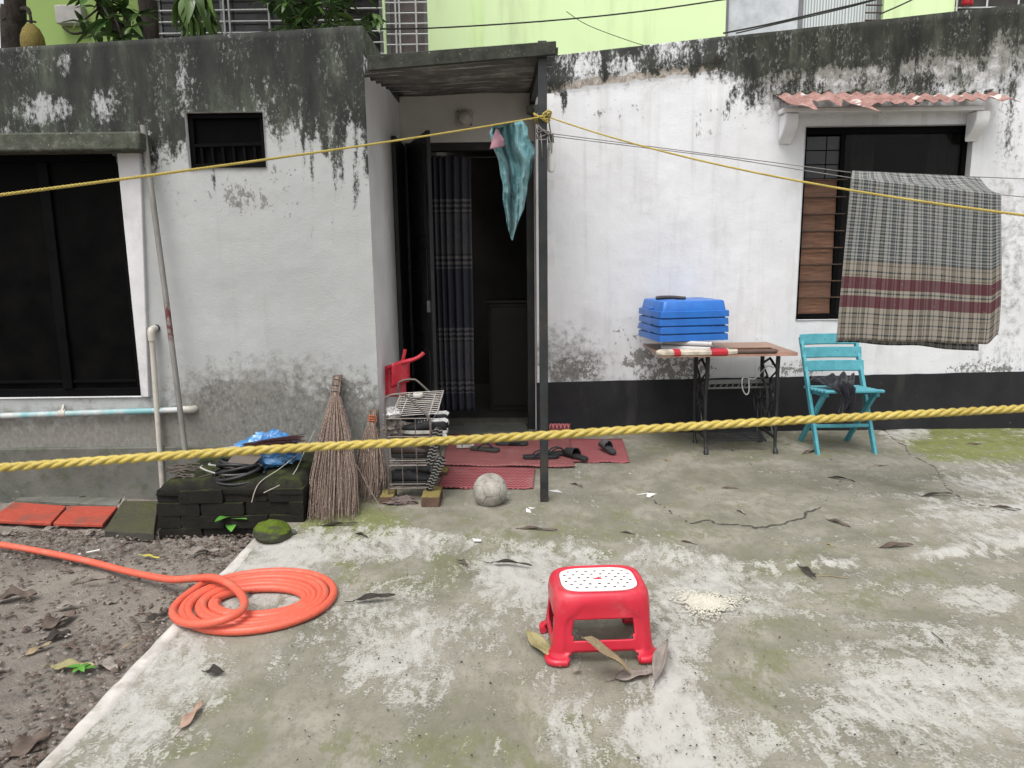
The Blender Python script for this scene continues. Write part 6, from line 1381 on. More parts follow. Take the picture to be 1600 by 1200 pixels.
flop(atZ(917, 720, zf_), R(128), .24, M['flopblack'], M['flopblack'], 'black slide sandal with wide strap at the mat edge', 'slide')
flop(atZ(960, 710, zf_), R(112), .2, M['flopgrey'], M['shoegrey'], 'patterned charcoal slide sandal on the right pinkish mat', 'slide', pitch=R(-8))
flop(atZ(713, 700, zf_), R(10), .13, M['sole'], M['tread'], 'small pale child sandal beside the rack on the mat')
# ball
bc = atZ(766, 793, .0); rb_ = .098; bc = Vector((bc.x, bc.y + .03, rb_ - .006)); ph = (1 + 5 ** .5) / 2
V12 = [Vector(v).normalized() for v in [(0, a, c * ph) for a in (-1, 1) for c in (-1, 1)] + [(a, c * ph, 0) for a in (-1, 1) for c in (-1, 1)] + [(c * ph, 0, a) for a in (-1, 1) for c in (-1, 1)]]
V20 = []
for i in range(12):
    for j in range(i):
        for k in range(j):
            if all((V12[a_] - V12[c_]).length < 1.1 for a_, c_ in ((i, j), (j, k), (i, k))): V20.append((V12[i] + V12[j] + V12[k]).normalized())
Rq = Matrix.Rotation(.5, 3, 'X') @ Matrix.Rotation(.7, 3, 'Z') @ Matrix.Rotation(-.3, 3, 'Y'); CN = [Rq @ v for v in V12]; 
import bmesh
bm = bmesh.new(); bmesh.ops.create_icosphere(bm, subdivisions=6, radius=1.0); seam = []
for v in bm.verts:
    d_ = v.co.normalized(); s_ = sorted((math.acos(max(-1, min(1, d_.dot(c)))) for c in CN)); g_ = s_[1] - s_[0]; k = max(0, 1 - g_ / .065); seam.append(k)
    puff = .012 * math.cos(min(1, s_[0] / .55) * math.pi / 2)
    v.co = d_ * (rb_ * (1 - .035 * k * k + puff - .006))
me = bpy.data.meshes.new('football'); bm.to_mesh(me); bm.free(); at = me.attributes.new('seam', 'FLOAT', 'POINT'); at.data.foreach_set('value', np.array(seam, np.float32)); me.polygons.foreach_set('use_smooth', [True] * len(me.polygons))
n = N('worn_ball_leather'); q = n.noise(14, 7, .7); q2 = n.noise(60, 5, .7); sm = n.attr('seam')
c = n.ramp(q, [(.3, (.17, .155, .135, 1)), (.5, (.31, .29, .255, 1)), (.7, (.42, .4, .36, 1))]); c = n.mix(n.rng(q2, .6, .66, 0, .7), c, (.13, .115, .095, 1)); c = n.mix(n.rng(sm, .45, .9), c, (.06, .05, .04, 1))
me.materials.append(n.fin(c, .75, n.bump(n.mth('ADD', q2, n.mth('MULTIPLY', q, .5)), .4, .004), spec=.3))
ob = bpy.data.objects.new('football', me); COL.objects.link(ob); ob.location = bc; tag(ob, 'worn dirty white football resting beside the porch post', 'ball')

# ================================================================== LEAVES AND SCRAPS
def dleaf(name, c1, c2):
    n = N(name); q = n.noise(16, 6, .65); q2 = n.noise(60, 4, .6); uvn = n.new('ShaderNodeUVMap')
    return n.fin(n.mix(n.rng(q2, .55, .7, 0, .5), n.ramp(q, [(.3, c1), (.7, c2)]), tuple(v * .5 for v in c1[:3]) + (1,)), .75, n.bump(q, .5, .004), spec=.25)
LM = dict(tan=dleaf('tan_dry_leaf', (.2, .15, .09, 1), (.34, .27, .17, 1)), grey=dleaf('grey_dry_leaf', (.15, .13, .115, 1), (.3, .265, .235, 1)), dark=dleaf('dark_dry_leaf', (.018, .015, .013, 1), (.06, .05, .042, 1)), brown=dleaf('brown_dry_leaf', (.055, .04, .032, 1), (.15, .115, .095, 1)), olive=dleaf('olive_leaf', (.2, .18, .085, 1), (.33, .29, .15, 1)), yellow=dleaf('yellow_leaf', (.35, .3, .04, 1), (.5, .46, .1, 1)), pink=dleaf('pinkish_leaf', (.25, .16, .12, 1), (.4, .28, .22, 1)))
def ground_leaf(p0, p1, z, W, col, label, curl=.0, fold=.1, tw=0., lift=0., wob=.15, droop=-.05, vein=False, name='dry_leaf'):
    a = atZ(*p0, z); c = atZ(*p1, z + lift); d_ = c - a; L = d_.length; b = MB()
    if vein:
        d_.normalize(); side = d_.cross(Vector((0, 0, 1))).normalized(); nl, nk = 36, 12; vs = []
        for i in range(nl + 1):
            t = i / nl; wv = W * max(.02, math.sin(math.pi * t ** .85)) ** .85
            for k in range(nk + 1):
                s_ = k / nk * 2 - 1; rib = .0035 * abs(math.sin((t * 15 - abs(s_) * .9) * math.pi)) * (abs(s_) > .05)
                mid = -.004 * math.exp(-(s_ / .08) ** 2)
                vs.append(a + d_ * (L * t) + side * (wv * s_ * (1 - .12 * abs(curl))) + Vector((0, 0, lift * 0 + .012 + curl * .035 * math.sin(t * 3.14) + fold * wv * abs(s_) ** 1.5 + rib + mid + .006 * math.sin(t * 9 + s_))))
        b.add(vs, [(i * (nk + 1) + j, i * (nk + 1) + j + 1, (i + 1) * (nk + 1) + j + 1, (i + 1) * (nk + 1) + j) for i in range(nl) for j in range(nk)])
    else: leaf_mesh(b, a + Vector((0, 0, .004)), d_, L, W, droop=droop, fold=fold, curl=curl, nl=14, twist=tw, wob=wob)
    b.tube([a - d_.normalized() * .0, a - d_.normalized() * min(.035, L * .22) + Vector((0, 0, .003))], .0016, 5)
    return tag(b.build(name, LM[col], ang=180, solid=.0008), label, 'leaf', 'fallen leaves on the ground')
ground_leaf((868, 1035), (822, 990), .012, .032, 'olive', 'flat olive-tan leaf left of the red stool', fold=.12, vein=True)
ground_leaf((985, 1058), (908, 1003), .01, .042, 'tan', 'ribbed tan leaf leaning out from under the red stool front', fold=.3, curl=.3, vein=True, lift=.135)
ground_leaf((1024, 1066), (1044, 1008), .012, .026, 'grey', 'grey curled leaf at the right foot of the red stool', curl=.2, fold=.9, tw=.3)
ground_leaf((960, 1062), (1024, 1052), .006, .03, 'grey', 'pale grey leaf flat on the concrete before the red stool', curl=.1)
ground_leaf((897, 1052), (908, 1046), .012, .014, 'grey', 'tiny torn leaf bit in front of the stool', curl=.6)
GL = [((552, 940), (620, 935), .02, 'dark', 'black curled leaf right of the orange hose coil', .9), ((768, 880), (832, 887), .018, 'dark', 'dark curled leaf behind the red stool toward the ball', 1.), ((716, 876), (731, 886), .016, 'brown', 'small brown leaf left of the dark curled one', .8), ((806, 827), (872, 832), .016, 'brown', 'long brown leaf in front of the porch post', .7), ((1250, 886), (1276, 908), .016, 'dark', 'black folded leaf on the slab right of the white powder', 1.), ((1372, 858), (1428, 856), .02, 'brown', 'curled brown leaf on the pale joint at right', .9), ((1290, 813), (1330, 828), .016, 'brown', 'brown curled leaf near the crack end', .9), ((1437, 778), (1490, 776), .014, 'dark', 'thin dark leaf on the right of the far slab', 1.), ((1292, 747), (1338, 755), .014, 'dark', 'thin dark leaf in front of the turquoise chair', 1.), ((1124, 764), (1155, 765), .008, 'brown', 'thin brown leaf below the sewing table', .8), ((1056, 847), (1094, 855), .012, 'brown', 'brown leaf in front of the cracked concrete', .8), ((1150, 797), (1166, 806), .014, 'grey', 'small grey leaf above the long crack', .5), ((1360, 730), (1390, 728), .012, 'grey', 'grey leaf right of the turquoise chair', .4), ((1546, 792), (1596, 800), .018, 'brown', 'brown leaf at the right edge of the yard', .6), ((1252, 711), (1282, 704), .022, 'brown', 'dark brown leaf under the turquoise chair', .4), ((1288, 722), (1304, 716), .016, 'grey', 'greyish leaf by the front foot of the turquoise chair', .3), ((1035, 718), (1050, 724), .012, 'tan', 'tan leaf left of the sewing table feet', .5), ((1503, 697), (1545, 695), .014, 'brown', 'brown leaf on the bright green moss patch', .5), ((1286, 850), (1304, 855), .010, 'tan', 'tan scrap of leaf before the pale joint', .5), ((968, 832), (995, 838), .010, 'brown', 'thin brown leaf above the red stool', .7),
      ((282, 1142), (318, 1100), .022, 'pink', 'pinkish dry leaf on the pale concrete at lower left', .5), ((322, 1050), (352, 1054), .022, 'dark', 'black curled leaf on pale concrete below the hose', 1.1), ((500, 823), (560, 822), .018, 'dark', 'dark leaf at the foot of the large broom', .8), ((555, 834), (575, 842), .012, 'dark', 'tiny black leaf on moss by the large broom', .8), ((890, 757), (911, 764), .010, 'dark', 'small dark curled leaf right of the post foot', 1.),
      ((-10, 938), (60, 932), .05, 'brown', 'large brown curled leaf at the left frame edge', .6), ((62, 985), (120, 960), .05, 'brown', 'wide brown leaf on the soil below the hose tail', .4), ((70, 1000), (112, 990), .035, 'dark', 'dark leaf in the pile below the hose tail', .5), ((85, 950), (130, 945), .03, 'grey', 'grey leaf at the top of the soil pile', .4), ((38, 1026), (82, 1006), .02, 'tan', 'narrow tan leaf on bare soil', .4), ((78, 1042), (150, 1046), .03, 'olive', 'olive-brown leaf beside the tiny sprout', .4), ((152, 1035), (185, 1048), .035, 'grey', 'grey leaf close to the cement edge', .4), ((98, 1008), (125, 1016), .02, 'brown', 'brown leaf beside the soil pile', .5), ((14, 1188), (84, 1145), .04, 'brown', 'large brown leaf at the bottom left corner', .5), ((222, 868), (250, 873), .014, 'yellow', 'yellow-green leaf on the soil above the hose', .2), ((290, 868), (345, 862), .035, 'grey', 'crumpled grey leaf beside the cement edge near the seedling', .7), ((228, 972), (262, 962), .02, 'dark', 'dark leaf between soil and cement edge', .8), ((130, 912), (166, 908), .012, 'brown', 'thin brown leaf under the hose tail', .7), ((165, 944), (184, 941), .016, 'grey', 'pale flat leaf on bare soil below the hose', .1), ((62, 832), (102, 820), .02, 'grey', 'pale grey leaf in front of the red tiles', .3), ((130, 838), (160, 830), .022, 'grey', 'grey leaf in front of the right red tile', .4), ((202, 838), (220, 832), .02, 'pink', 'pinkish leaf below the mossy slab', .5), ((180, 858), (215, 848), .018, 'brown', 'brown leaf on soil below the mossy slab', .5), ((45, 872), (72, 862), .018, 'brown', 'brown leaf touching the hose tail near the left frame edge', .5), ((2, 838), (30, 826), .025, 'grey', 'grey leaf at the left end of the red tiles', .3), ((110, 780), (150, 777), .02, 'brown', 'brown leaf on the cement strip behind the red tiles', .8), ((185, 800), (196, 780), .02, 'grey', 'grey leaf between red tile and mossy slab', .4), ((270, 952), (290, 930), .014, 'grey', 'grey leaf tucked under the hose loop', .5), ((395, 925), (375, 940), .014, 'brown', 'brown leaf inside the hose coil', .6), ((-10, 1052), (18, 1046), .016, 'grey', 'grey leaf at the left frame edge on the soil', .3), ((160, 1022), (178, 1004), .018, 'brown', 'curled brown leaf near the cement edge', .7), ((215, 1000), (180, 1022), .006, 'tan', 'thin straw-like leaf beside the cement edge', .2), ((215, 795), (233, 790), .02, 'grey', 'grey leaf on the mossy cement slab', .5)]
for i, (a, c, W, col, lab, cu) in enumerate(GL):
    onsoil = float(edge_x(np.array(atZ(*a, 0).y))) > atZ(*a, 0).x
    ground_leaf(a, c, -.06 if onsoil else .008, W * .85, col, lab, curl=cu * random.choice((.3, .2)), fold=.1 + .3 * cu, tw=random.uniform(-1.1, 1.1) * cu, wob=.32, droop=random.uniform(-.05, .02))
b = MB(); b.tube(smooth_path([atZ(1456, 988, .006), atZ(1466, 996, .012), atZ(1474, 1004, .006)], 4), .002, 5); tag(b.build('twig', LM['dark']), 'short dark twig on the pale concrete at right', 'twig')
b = MB(); b.tube(smooth_path([atZ(1276, 900, .005), atZ(1300, 900, .008), atZ(1326, 903, .005)], 4), .0022, 5); tag(b.build('twig', LM['tan']), 'pale thin stick beside the black folded leaf', 'twig')
b = MB(); a, c = atZ(122, 866, -.06), atZ(156, 859, -.055); b.tube([a, c], .004, 6); tag(b.build('white_stick', M['whiteplastic']), 'white stick lying on the soil above the hose tail', 'stick')
def scrap(quad, z, mat, label): 
    P = [atZ(x, y, z) + Vector((0, 0, random.uniform(.006, .016))) for x, y in quad]; b = MB(); b.add(P, [tuple(range(len(P)))]); return tag(b.build('paper_scrap', mat, solid=.0015, smooth=False), label, 'scrap', 'white scraps on the concrete')
scrap([(822, 795), (842, 797), (841, 805), (822, 803)], .006, M['whiteplastic'], 'white paper scrap in front of the porch post')
scrap([(858, 769), (870, 767), (879, 773), (866, 772)], .006, M['whiteplastic'], 'thin white scrap right of the post foot')
scrap([(995, 775), (1012, 772), (1026, 774), (1012, 780), (998, 782)], .006, M['whiteplastic'], 'white flake patch left of the crack')
scrap([(738, 844), (752, 845), (752, 849), (740, 849)], .008, M['whiteplastic'], 'small white chip on the slab joint')
scrap([(982, 739), (990, 738), (991, 742), (983, 743)], .006, M['whiteplastic'], 'tiny white chip left of the sewing table')
# spilled white grain
b = MB(); rr = random.Random(4); c0 = atZ(1102, 941, .012); ex = atZ(1150, 941, .012).x - c0.x; ey = atZ(1102, 922, .012).y - c0.y
for k in range(6000):
    a = rr.uniform(0, 6.283); rd = abs(rr.gauss(0, .42)) if k % 7 else rr.uniform(.2, 1.1); rd *= 1 + .25 * math.sin(a * 3 + 1) + .15 * math.sin(a * 7)
    p = c0 + Vector((ex * rd * math.cos(a), ey * rd * math.sin(a), .004 * max(0, 1 - rd) * rr.random() + .0)); s = rr.uniform(.002, .0055)
    an = rr.uniform(0, 6.28); q1 = Vector((math.cos(an), math.sin(an), 0)) * s; q2_ = Vector((-math.sin(an), math.cos(an), 0)) * s * .7
    b.add([p + q1, p + q2_, p - q1, p - q2_, p + Vector((0, 0, s * .35))], [(0, 1, 4), (1, 2, 4), (2, 3, 4), (3, 0, 4)])
tag(b.build('spilled_grain', plain('white_grain', (.5, .475, .4, 1), .9, .12, 60), origin=c0, smooth=False), 'patch of spilled white grain on the concrete right of the stool', 'grain', kind='stuff')
# fine litter: soil crumbs, leaf bits; and grit on the slab
def litter(name, label, mat, nn, region, z, s0, s1, seed, flat=.5):
    rr = random.Random(seed); b = MB()
    for k in range(nn):
        x, y = region(rr); p = atZ(x, y, z); s = rr.uniform(s0, s1); an = rr.uniform(0, 6.28); q1 = Vector((math.cos(an), math.sin(an), rr.uniform(-.3, .3))) * s; q2_ = Vector((-math.sin(an), math.cos(an), rr.uniform(-.3, .3))) * s * rr.uniform(.25, .8)
        b.add([p + q1, p + q2_, p - q1, p - q2_, p + Vector((0, 0, s * flat))], [(0, 1, 4), (1, 2, 4), (2, 3, 4), (3, 0, 4)])
    return tag(b.build(name, mat, smooth=False, origin=atZ(100, 950, z)), label, 'litter', kind='stuff')
def soilreg(rr):
    while True:
        x, y = rr.uniform(-30, 400), 830 + 370 * rr.random() ** 1.6
        e = atZ(x, y, 0); d_ = float(edge_x(np.array(e.y))) - e.x
        if d_ > 0 and rr.random() < .25 + .75 * math.exp(-d_ / .12) + (.5 if y < 880 else 0): return x, y
litter('leaf_litter', 'small brown leaf bits scattered over the soil', LM['brown'], 1500, soilreg, -.058, .004, .02, 1)
litter('pale_litter', 'small pale grit and leaf bits on the soil', LM['grey'], 1100, soilreg, -.058, .003, .013, 2)
litter('concrete_grit', 'tiny pale grit scattered on the concrete yard', LM['grey'], 1200, lambda rr: (rr.uniform(450, 1620), 690 + 500 * rr.random()), .008, .0015, .005, 3)
litter('dark_grit', 'tiny dark specks scattered on the concrete yard', LM['dark'], 700, lambda rr: (rr.uniform(450, 1620), 690 + 500 * rr.random()), .008, .0015, .006, 6)
# ================================================================== APARTMENT HOUSE BEHIND
YB = 9.6
def mat_wall(name, c, c2):
    n = N(name); q = n.noise(.7, 6, .6); st = n.noise(3, 6, .65, n.map(scale=(1, 1, .12))); f = n.noise(60, 4)
    return n.fin(n.mix(n.rng(st, .5, .75, 0, .35), n.ramp(q, [(.3, c2), (.65, c)]), (.3, .34, .18, 1)), .85, n.bump(f, .15, .005), spec=.25)
M['lime'] = mat_wall('lime_green_paint', (.7, .86, .5, 1), (.65, .82, .44, 1)); M['olivew'] = mat_wall('olive_green_paint', (.27, .38, .12, 1), (.22, .32, .1, 1))
ab = thing('apartment_building', 'lime green apartment house with grilled windows rising behind the roofs', 'building', (2, YB, 0))
def bx(px_, Y=YB): return atY(px_, 30, Y).x
def bz(px_, py_, Y=YB): return atY(px_, py_, Y).z
ztopb = 9.0
def facade(name, xl, xr_, Y, mat, holes, lo=-.1, hi=ztopb, dep=.25):
    xs_ = sorted({xl, xr_} | {h[0] for h in holes} | {h[1] for h in holes}); zs_ = sorted({lo, hi} | {h[2] for h in holes} | {h[3] for h in holes}); b = MB()
    for i in range(len(xs_) - 1):
        for j in range(len(zs_) - 1):
            cx, cz = (xs_[i] + xs_[i + 1]) / 2, (zs_[j] + zs_[j + 1]) / 2
            if any(h[0] < cx < h[1] and h[2] < cz < h[3] for h in holes): continue
            b.add([(xs_[i], Y, zs_[j]), (xs_[i + 1], Y, zs_[j]), (xs_[i + 1], Y, zs_[j + 1]), (xs_[i], Y, zs_[j + 1])], [(0, 1, 2, 3)])
    for h in holes:
        for (ax, az), (bx_, bz_) in (((h[0], h[2]), (h[1], h[2])), ((h[1], h[2]), (h[1], h[3])), ((h[1], h[3]), (h[0], h[3])), ((h[0], h[3]), (h[0], h[2]))): b.add([(ax, Y, az), (bx_, Y, bz_), (bx_, Y + dep, bz_), (ax, Y + dep, az)], [(0, 1, 2, 3)])
    return b.build(name, mat, ab, smooth=False)
M['greyframe'] = plain('aluminium_frame', (.2, .2, .21, 1), .45, .15, 20, metal=.4); M['whitebar'] = plain('white_grille_paint', (.55, .56, .55, 1), .5, .15, 30); M['tealglass'] = mat_glass('dark_green_glass', .012, .2, .4)
M['tealcurtain'] = plain('dark_teal_cloth', (.04, .085, .085, 1), .9, .5, 6, .3)
n = N('sky_toned_glass'); q = n.noise(3, 6, .7); M['skyglass'] = n.fin(n.ramp(q, [(.35, (.4, .42, .44, 1)), (.7, (.62, .65, .67, 1))]), .12, None, spec=.6)  # pale base colour stands in for sky reflected in the pane
n = N('sheer_curtain'); q = n.wave(9, n.map(scale=(1, 0, 0)), 3, 2); M['sheer'] = n.fin(n.ramp(q, [(.2, (.3, .34, .34, 1)), (.8, (.62, .65, .65, 1))]), .9, None)
def win(px0, px1, Y, zlo, zhi, pane, grille=None, mull=(), gmat=None, step=.16, curtain=None, dep=.2):
    x0_, x1_ = bx(px0, Y), bx(px1, Y); b = MB()
    for A in ((zlo, zlo + .05), (zhi - .05, zhi)): b.span(x0_, x1_, Y + .06, Y + .12, A[0] + .001, A[1] - .001)
    for x in [x0_ + .025, x1_ - .025] + [bx(m_, Y) for m_ in mull]: b.span(x - .025, x + .025, Y + .061, Y + .119, zlo + .05, zhi - .05)
    f = b.build('window', M['greyframe'], ab)
    es = [x0_ + .05] + [v for m_ in mull for v in (bx(m_, Y) - .025, bx(m_, Y) + .025)] + [x1_ - .05]; pn = pane if isinstance(pane, list) else [pane] * 9
    for k in range(len(es) // 2):
        b = MB(); b.span(es[2 * k], es[2 * k + 1], Y + .085, Y + .093, zlo + .05, zhi - .05); b.build('pane', pn[k], f)
    if grille:
        b = MB(); z = zlo + .1
        while z < zhi - .03: b.tube([(x0_, Y + .02, z), (x1_, Y + .02, z)], .009, 5); z += step
        for m_ in grille: b.tube([(bx(m_, Y), Y + .012, zlo), (bx(m_, Y), Y + .012, zhi)], .011, 5)
        b.build('grille', gmat or M['whitebar'], f)
    return f
zlo = bz(700, 130); zhi = zlo + 2.6
Wn = [(242, 598), (602, 668)]; 
facade('left_wall', bx(140), bx(240), YB, M['olivew'], [(bx(87 + 55), bx(88 + 88 - 40), 3.6, 3.9)] if False else [])
facade('middle_wall', bx(240) + .002, bx(757), YB + .002, M['lime'], [(bx(w0), bx(w1), zlo, zhi) for w0, w1 in Wn])
facade('right_wall', bx(757) + .002, bx(2000), YB - .14, M['lime'], [(bx(1134, YB - .14), bx(1380, YB - .14), zlo, zhi), (bx(1490, YB - .14), bx(1760, YB - .14), zlo, zhi)])
b = MB(); b.span(bx(757) - .02, bx(757) + .001, YB - .14, YB - .001, -.1, ztopb); b.build('corner_return', M['lime'], ab)
b = MB(); b.span(bx(140), bx(2000), YB + .3, YB + .4, -.1, ztopb); b.build('inner_wall', M['interior'], ab); b = MB(); b.span(bx(140), bx(2000), YB - .3, YB + 3, ztopb + .001, ztopb + .2); b.build('roof', M['olivew'], ab)
win(242, 598, YB, zlo, zhi, M['tealglass'], [300, 350, 358, 420, 480, 540], (345, 480), step=.13)
win(602, 668, YB, zlo, zhi, plain('brown_grey_curtain', (.17, .14, .135, 1), .9, .3, 8), [618, 624, 650], (), step=.12)
win(1134, 1380, YB - .14, zlo, zhi, [M['skyglass'], M['sheer']], None, (1254,))
b = MB(); Y_ = YB - .14
for k in range(9): z = bz(1365, 25, Y_) - .3 + k * .085; b.tube([(bx(1352, Y_), Y_ + .01, z), (bx(1378, Y_), Y_ + .01, z)], .01, 5)
b.build('grille', M['rust'], ab)
win(1490, 1760, YB - .14, zlo, zhi, M['interior'], [1494, 1541, 1590, 1640], (), step=.11)
# vent box on the left olive wall
b = MB(); q = atY(108, 22, YB - .1); b.span(bx(88, YB - .1), bx(129, YB - .1), YB - .12, YB + .0, bz(100, 37, YB - .1), bz(100, 8, YB - .1)); b.build('vent_panel', plain('pale_cement_panel', (.4, .39, .37, 1), .85, .2, 6), ab, bevel=.01)
facade('left_wall', bx(28), bx(140) - .002, YB + .004, M['olivew'], [])
# things drying behind the right grille
def rag(p, w_, h_, mat, lab):
    b = MB(); b.grid(lambda u, v: (p.x + (u - .5) * w_, p.y + .03 * math.sin(u * 9), p.z - v * h_), 10, 6); tag(b.build('hanging_cloth', mat, solid=.004), lab, 'cloth')
rag(atY(1514, -16, YB - .2), .14, .17, M['redtape'], 'red cloth hanging on the white grille at the top right')

# ================================================================== TREES BEHIND THE ANNEX
YT2 = 7.6
n = N('bark'); q = n.noise(14, 7, .7, n.map(scale=(1, 1, .3))); q2 = n.noise(50, 5)
M['bark'] = n.fin(n.ramp(q, [(.3, (.018, .015, .013, 1)), (.7, (.07, .058, .05, 1))]), .95, n.bump(n.mth('ADD', q, n.mth('MULTIPLY', q2, .5)), .8, .02), spec=.15)
def leafmat(name, a, c):
    n = N(name); oi = n.new('ShaderNodeObjectInfo'); q = n.noise(3, 3); f = n.mth('ADD', n.mth('MULTIPLY', oi.outputs['Random'], .6), n.mth('MULTIPLY', q, .4))
    return n.fin(n.ramp(f, [(.15, a), (.8, c)]), .38, None, spec=.45)
M['tleaf'] = leafmat('dark_tree_leaf', (.018, .045, .012, 1), (.06, .13, .03, 1)); M['tleaf2'] = leafmat('mid_tree_leaf', (.035, .07, .015, 1), (.12, .2, .045, 1))
LME = []
for v in range(5):
    b = MB(); leaf_mesh(b, (0, 0, 0), (1, 0, 0), .21, .034, droop=.12 + .1 * v, fold=.2, nl=6, twist=(-.4, .3, .6, -.2, 0)[v], wob=.1)
    me = bpy.data.meshes.new('leaf'); me.from_pydata([tuple(p) for p in b.v], [], b.f); me.polygons.foreach_set('use_smooth', [True] * len(b.f)); me.materials.append(M['tleaf'] if v < 3 else M['tleaf2']); LME.append(me)
def add_leaf(parent, p, d, s, rr, me=None):
    o = bpy.data.objects.new('leaf', me or rr.choice(LME)); COL.objects.link(o); o.parent = parent
    q = Vector(d).normalized(); x = q; up = Vector((rr.uniform(-.3, .3), rr.uniform(-.3, .3), 1)); y = up.cross(x).normalized(); z = x.cross(y)
    Mx = Matrix((x, y, z)).transposed().to_4x4(); o.matrix_local = Matrix.Translation(Vector(p) - parent.location) @ Mx @ Matrix.Scale(s, 4)
def far_crown(parent, c, r, nn, rr, mat, ls=.2):
    b = MB()
    for k in range(nn):
        d_ = Vector((rr.gauss(0, 1), rr.gauss(0, 1), rr.gauss(0, 1))).normalized(); p = Vector(c) + Vector((d_.x * r[0], d_.y * r[1], d_.z * r[2])) * rr.random() ** .4
        a = Vector((rr.gauss(0, 1), rr.gauss(0, 1), rr.gauss(-.3, .6))).normalized() * ls * rr.uniform(.7, 1.3); s_ = a.cross(Vector((rr.gauss(0, .4), rr.gauss(0, .4), 1))).normalized() * ls * .17
        b.add([p, p + a * .5 + s_, p + a, p + a * .5 - s_], [(0, 1, 2, 3)])
    tag(b.build('foliage', mat, parent, smooth=False), kind='stuff')
def twig_to(b, a, c, r0, r1, rr):
    m1 = a.lerp(c, .4) + Vector((rr.uniform(-.05, .05), rr.uniform(-.05, .05), rr.uniform(-.02, .08))); b.tube(smooth_path([a, m1, c], 5), [lerp(r0, r1, k / 10) for k in range(11)], 6)
# jackfruit tree at the far left
rr = random.Random(11); jt = thing('jackfruit_tree', 'dark jackfruit tree trunk at the top left corner with one hanging fruit', 'tree', (atY(24, 40, YT2).x, YT2, 0))
b = MB(); P = [atY(18, 400, YT2), atY(20, 70, YT2), atY(24, 30, YT2), atY(24, -60, YT2), atY(40, -300, YT2)]; P[0].z = -.1
b.tube(smooth_path(P, 8), [lerp(.105, .085, k / 32) for k in range(33)], 14); b.tube([atY(12, 32, YT2 - .06), atY(5, 27, YT2 - .1)], [.03, .02], 8); b.build('trunk', M['bark'], jt)
far_crown(jt, P[-1] + Vector((.2, -.3, .8)), (1.8, 1.6, 1.0), 2600, rr, M['tleaf'])
jf = atY(51, 63, YT2 - .25); b = MB(); vs = []; b.lathe([(.003, .145), (.03, .14), (.07, .10), (.098, .03), (.105, -.04), (.085, -.12), (.04, -.17), (.002, -.18)], jf, 18)
n = N('jackfruit_skin'); qv = n.vor(90); M['jack'] = n.fin(n.ramp(n.noise(9), [(.3, (.13, .1, .02, 1)), (.7, (.24, .18, .04, 1))]), .8, n.bump(qv, .6, .008)); b.build('fruit', M['jack'], jt)
b = MB(); b.tube(smooth_path([atY(34, 14, YT2 - .05), atY(43, 14, YT2 - .2), atY(48, 28, YT2 - .25), jf + Vector((0, 0, .13))], 6), [.02] * 10 + [.014] * 9, 8); b.tube([jf + Vector((-.03, 0, .17)), jf + Vector((.05, 0, .16))], .01, 6); b.build('fruit_stalk', M['bark'], jt)
# mango tree
rr = random.Random(5); mt_ = thing('mango_tree', 'leafy mango tree whose dark trunk rises behind the annex parapet', 'tree', (atY(234, 40, YT2).x, YT2, 0))
b = MB(); P = [atY(236, 400, YT2), atY(235, 60, YT2), atY(231, 20, YT2), atY(228, -40, YT2), atY(240, -300, YT2)]; P[0].z = -.1; b.tube(smooth_path(P, 8), [lerp(.085, .07, k / 32) for k in range(33)], 12); b.build('trunk', M['bark'], mt_)
cl = [(128, 34), (152, 12), (150, 48), (172, 30), (178, 55), (196, 12), (205, 42), (214, 22), (165, -5), (190, 60), (140, -8)]
br = MB(); nb_ = [atY(188, 48, YT2 - .4), atY(160, 10, YT2 - .5)]
br.tube(smooth_path([atY(192, 60, YT2 - .3), nb_[0], atY(172, 28, YT2 - .4), nb_[1], atY(160, -40, YT2 - .4)], 6), [lerp(.075, .04, k / 24) for k in range(25)], 10)
for x, y in cl:
    p = atY(x, y, YT2 - rr.uniform(.3, .9)); twig_to(br, rr.choice(nb_), p, .014, .006, rr)
    for k in range(10):
        a = rr.uniform(0, 6.28); add_leaf(mt_, p, (math.cos(a), math.sin(a) * .8, rr.uniform(-.7, .5)), rr.uniform(.7, 1.15), rr)
br.tube(smooth_path([atY(98, 42, YT2 - .5), atY(112, 52, YT2 - .5), atY(130, 50, YT2 - .5), atY(148, 36, YT2 - .5)], 6), .011, 6)
cl2 = [(292, 22), (300, 2), (306, 34), (318, 12), (326, 36), (312, -10), (284, 6)]
for x, y in cl2:
    p = atY(x, y - 10, YT2 - rr.uniform(.5, 1.0)); twig_to(br, atY(238, -50, YT2), p, .014, .005, rr)
    for k in range(9):
        a = rr.uniform(0, 6.28); add_leaf(mt_, p, (math.cos(a) * .6, math.sin(a) * .4, rr.uniform(-1.2, -.3)), rr.uniform(.8, 1.3), rr, LME[rr.choice((3, 4))])
br.build('branch', M['bark'], mt_); far_crown(mt_, P[-1] + Vector((.4, -.2, .9)), (2.0, 1.6, 1.1), 2600, rr, M['tleaf2'])
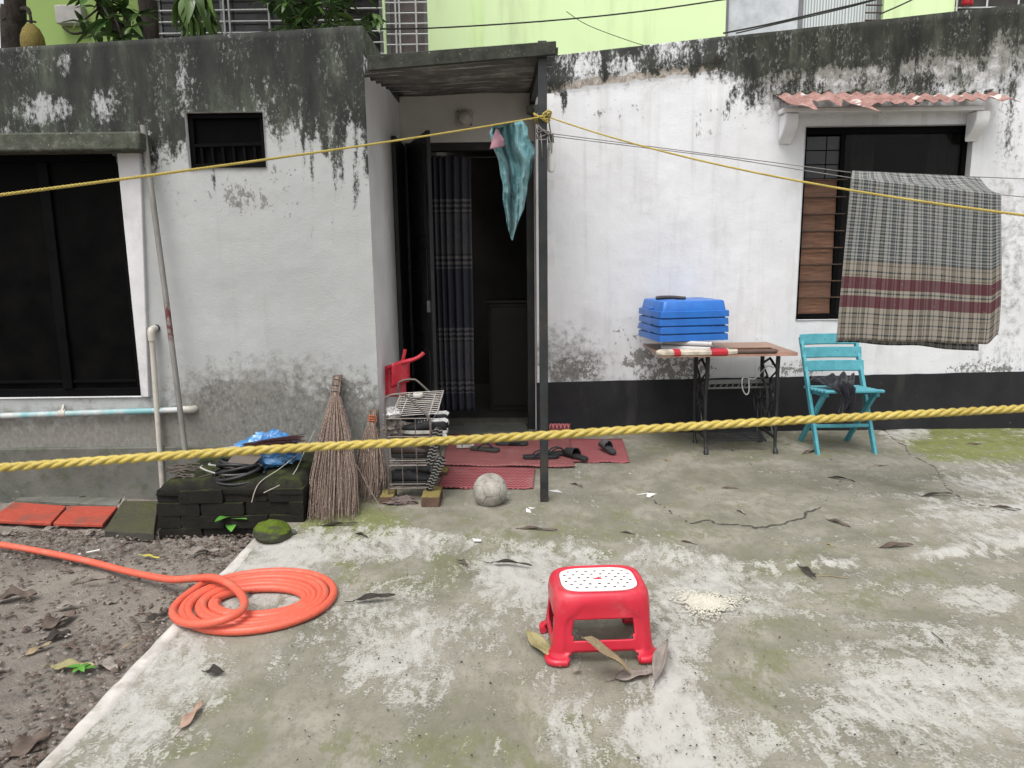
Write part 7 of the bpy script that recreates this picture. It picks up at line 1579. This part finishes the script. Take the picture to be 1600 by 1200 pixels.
# bushy tree to the right of it
rr = random.Random(8); bt = thing('leafy_shrub_tree', 'bushy green tree with pointed leaves above the right end of the annex', 'tree', (atY(480, 60, YT2 - .2).x, YT2 - .2, 0))
b = MB(); P = [atY(482, 400, YT2 - .2), atY(478, 60, YT2 - .2), atY(480, 10, YT2 - .2), atY(470, -80, YT2 - .2)]; P[0].z = -.1; b.tube(smooth_path(P, 8), [lerp(.05, .03, k / 24) for k in range(25)], 10); b.build('trunk', M['bark'], bt)
br = MB(); src = [P[1], P[2], P[3]]
for k in range(30):
    x = rr.uniform(415, 566); y = rr.uniform(-15, 50) - (4 if x < 470 else 0)
    p = atY(x, y, YT2 - .2 - rr.uniform(-.3, .6)); twig_to(br, rr.choice(src), p, .012, .004, rr)
    for j in range(9):
        a = rr.uniform(0, 6.28); add_leaf(bt, p, (math.cos(a), math.sin(a) * .8, rr.uniform(-.6, .6)), rr.uniform(.6, 1.05), rr)
for x, y in ((576, 40), (588, 30), (585, 22)):
    p = atY(x, y, YT2 - .6); twig_to(br, P[2], p, .012, .004, rr)
    for j in range(6): a = rr.uniform(0, 6.28); add_leaf(bt, p, (math.cos(a), math.sin(a), rr.uniform(-.5, .5)), rr.uniform(.6, .9), rr)
br.build('branch', M['bark'], bt); far_crown(bt, P[-1] + Vector((0, -.1, .6)), (1.1, 1.0, .7), 1200, rr, M['tleaf'])

# ================================================================== OVERHEAD WIRES
M['cable'] = plain('black_cable', (.02, .02, .02, 1), .6)
for pts, r, lab in (([(560, 45, 8.6), (672, 44, 8.6), (850, 33, 8.6), (1000, 18, 8.6), (1140, -2, 8.6), (1300, -26, 8.6)], .008, 'single black cable crossing the lime green wall'), ([(1130, 52, 8.4), (1200, 38, 8.4), (1300, 15, 8.4), (1370, -2, 8.4), (1500, -40, 8.4)], .009, 'upper of two cables over the bright window'), ([(1150, 52, 8.5), (1220, 36, 8.5), (1290, 20, 8.5), (1360, 2, 8.5), (1480, -34, 8.5)], .007, 'lower of two cables over the bright window'), ([(1375, 22, 8.3), (1420, 2, 8.3), (1480, -30, 8.3)], .008, 'short black cable right of the bright window'), ([(885, 18, 9.3), (920, 40, 9.3), (990, 66, 9.3), (1040, 80, 9.3)], .004, 'faint thin wire slanting down the lime green wall')):
    b = MB(); b.tube(smooth_path([atY(*p) for p in pts], 6), r, 6); tag(b.build('overhead_wire', M['cable']), lab, 'wire', 'wires over the roofs')
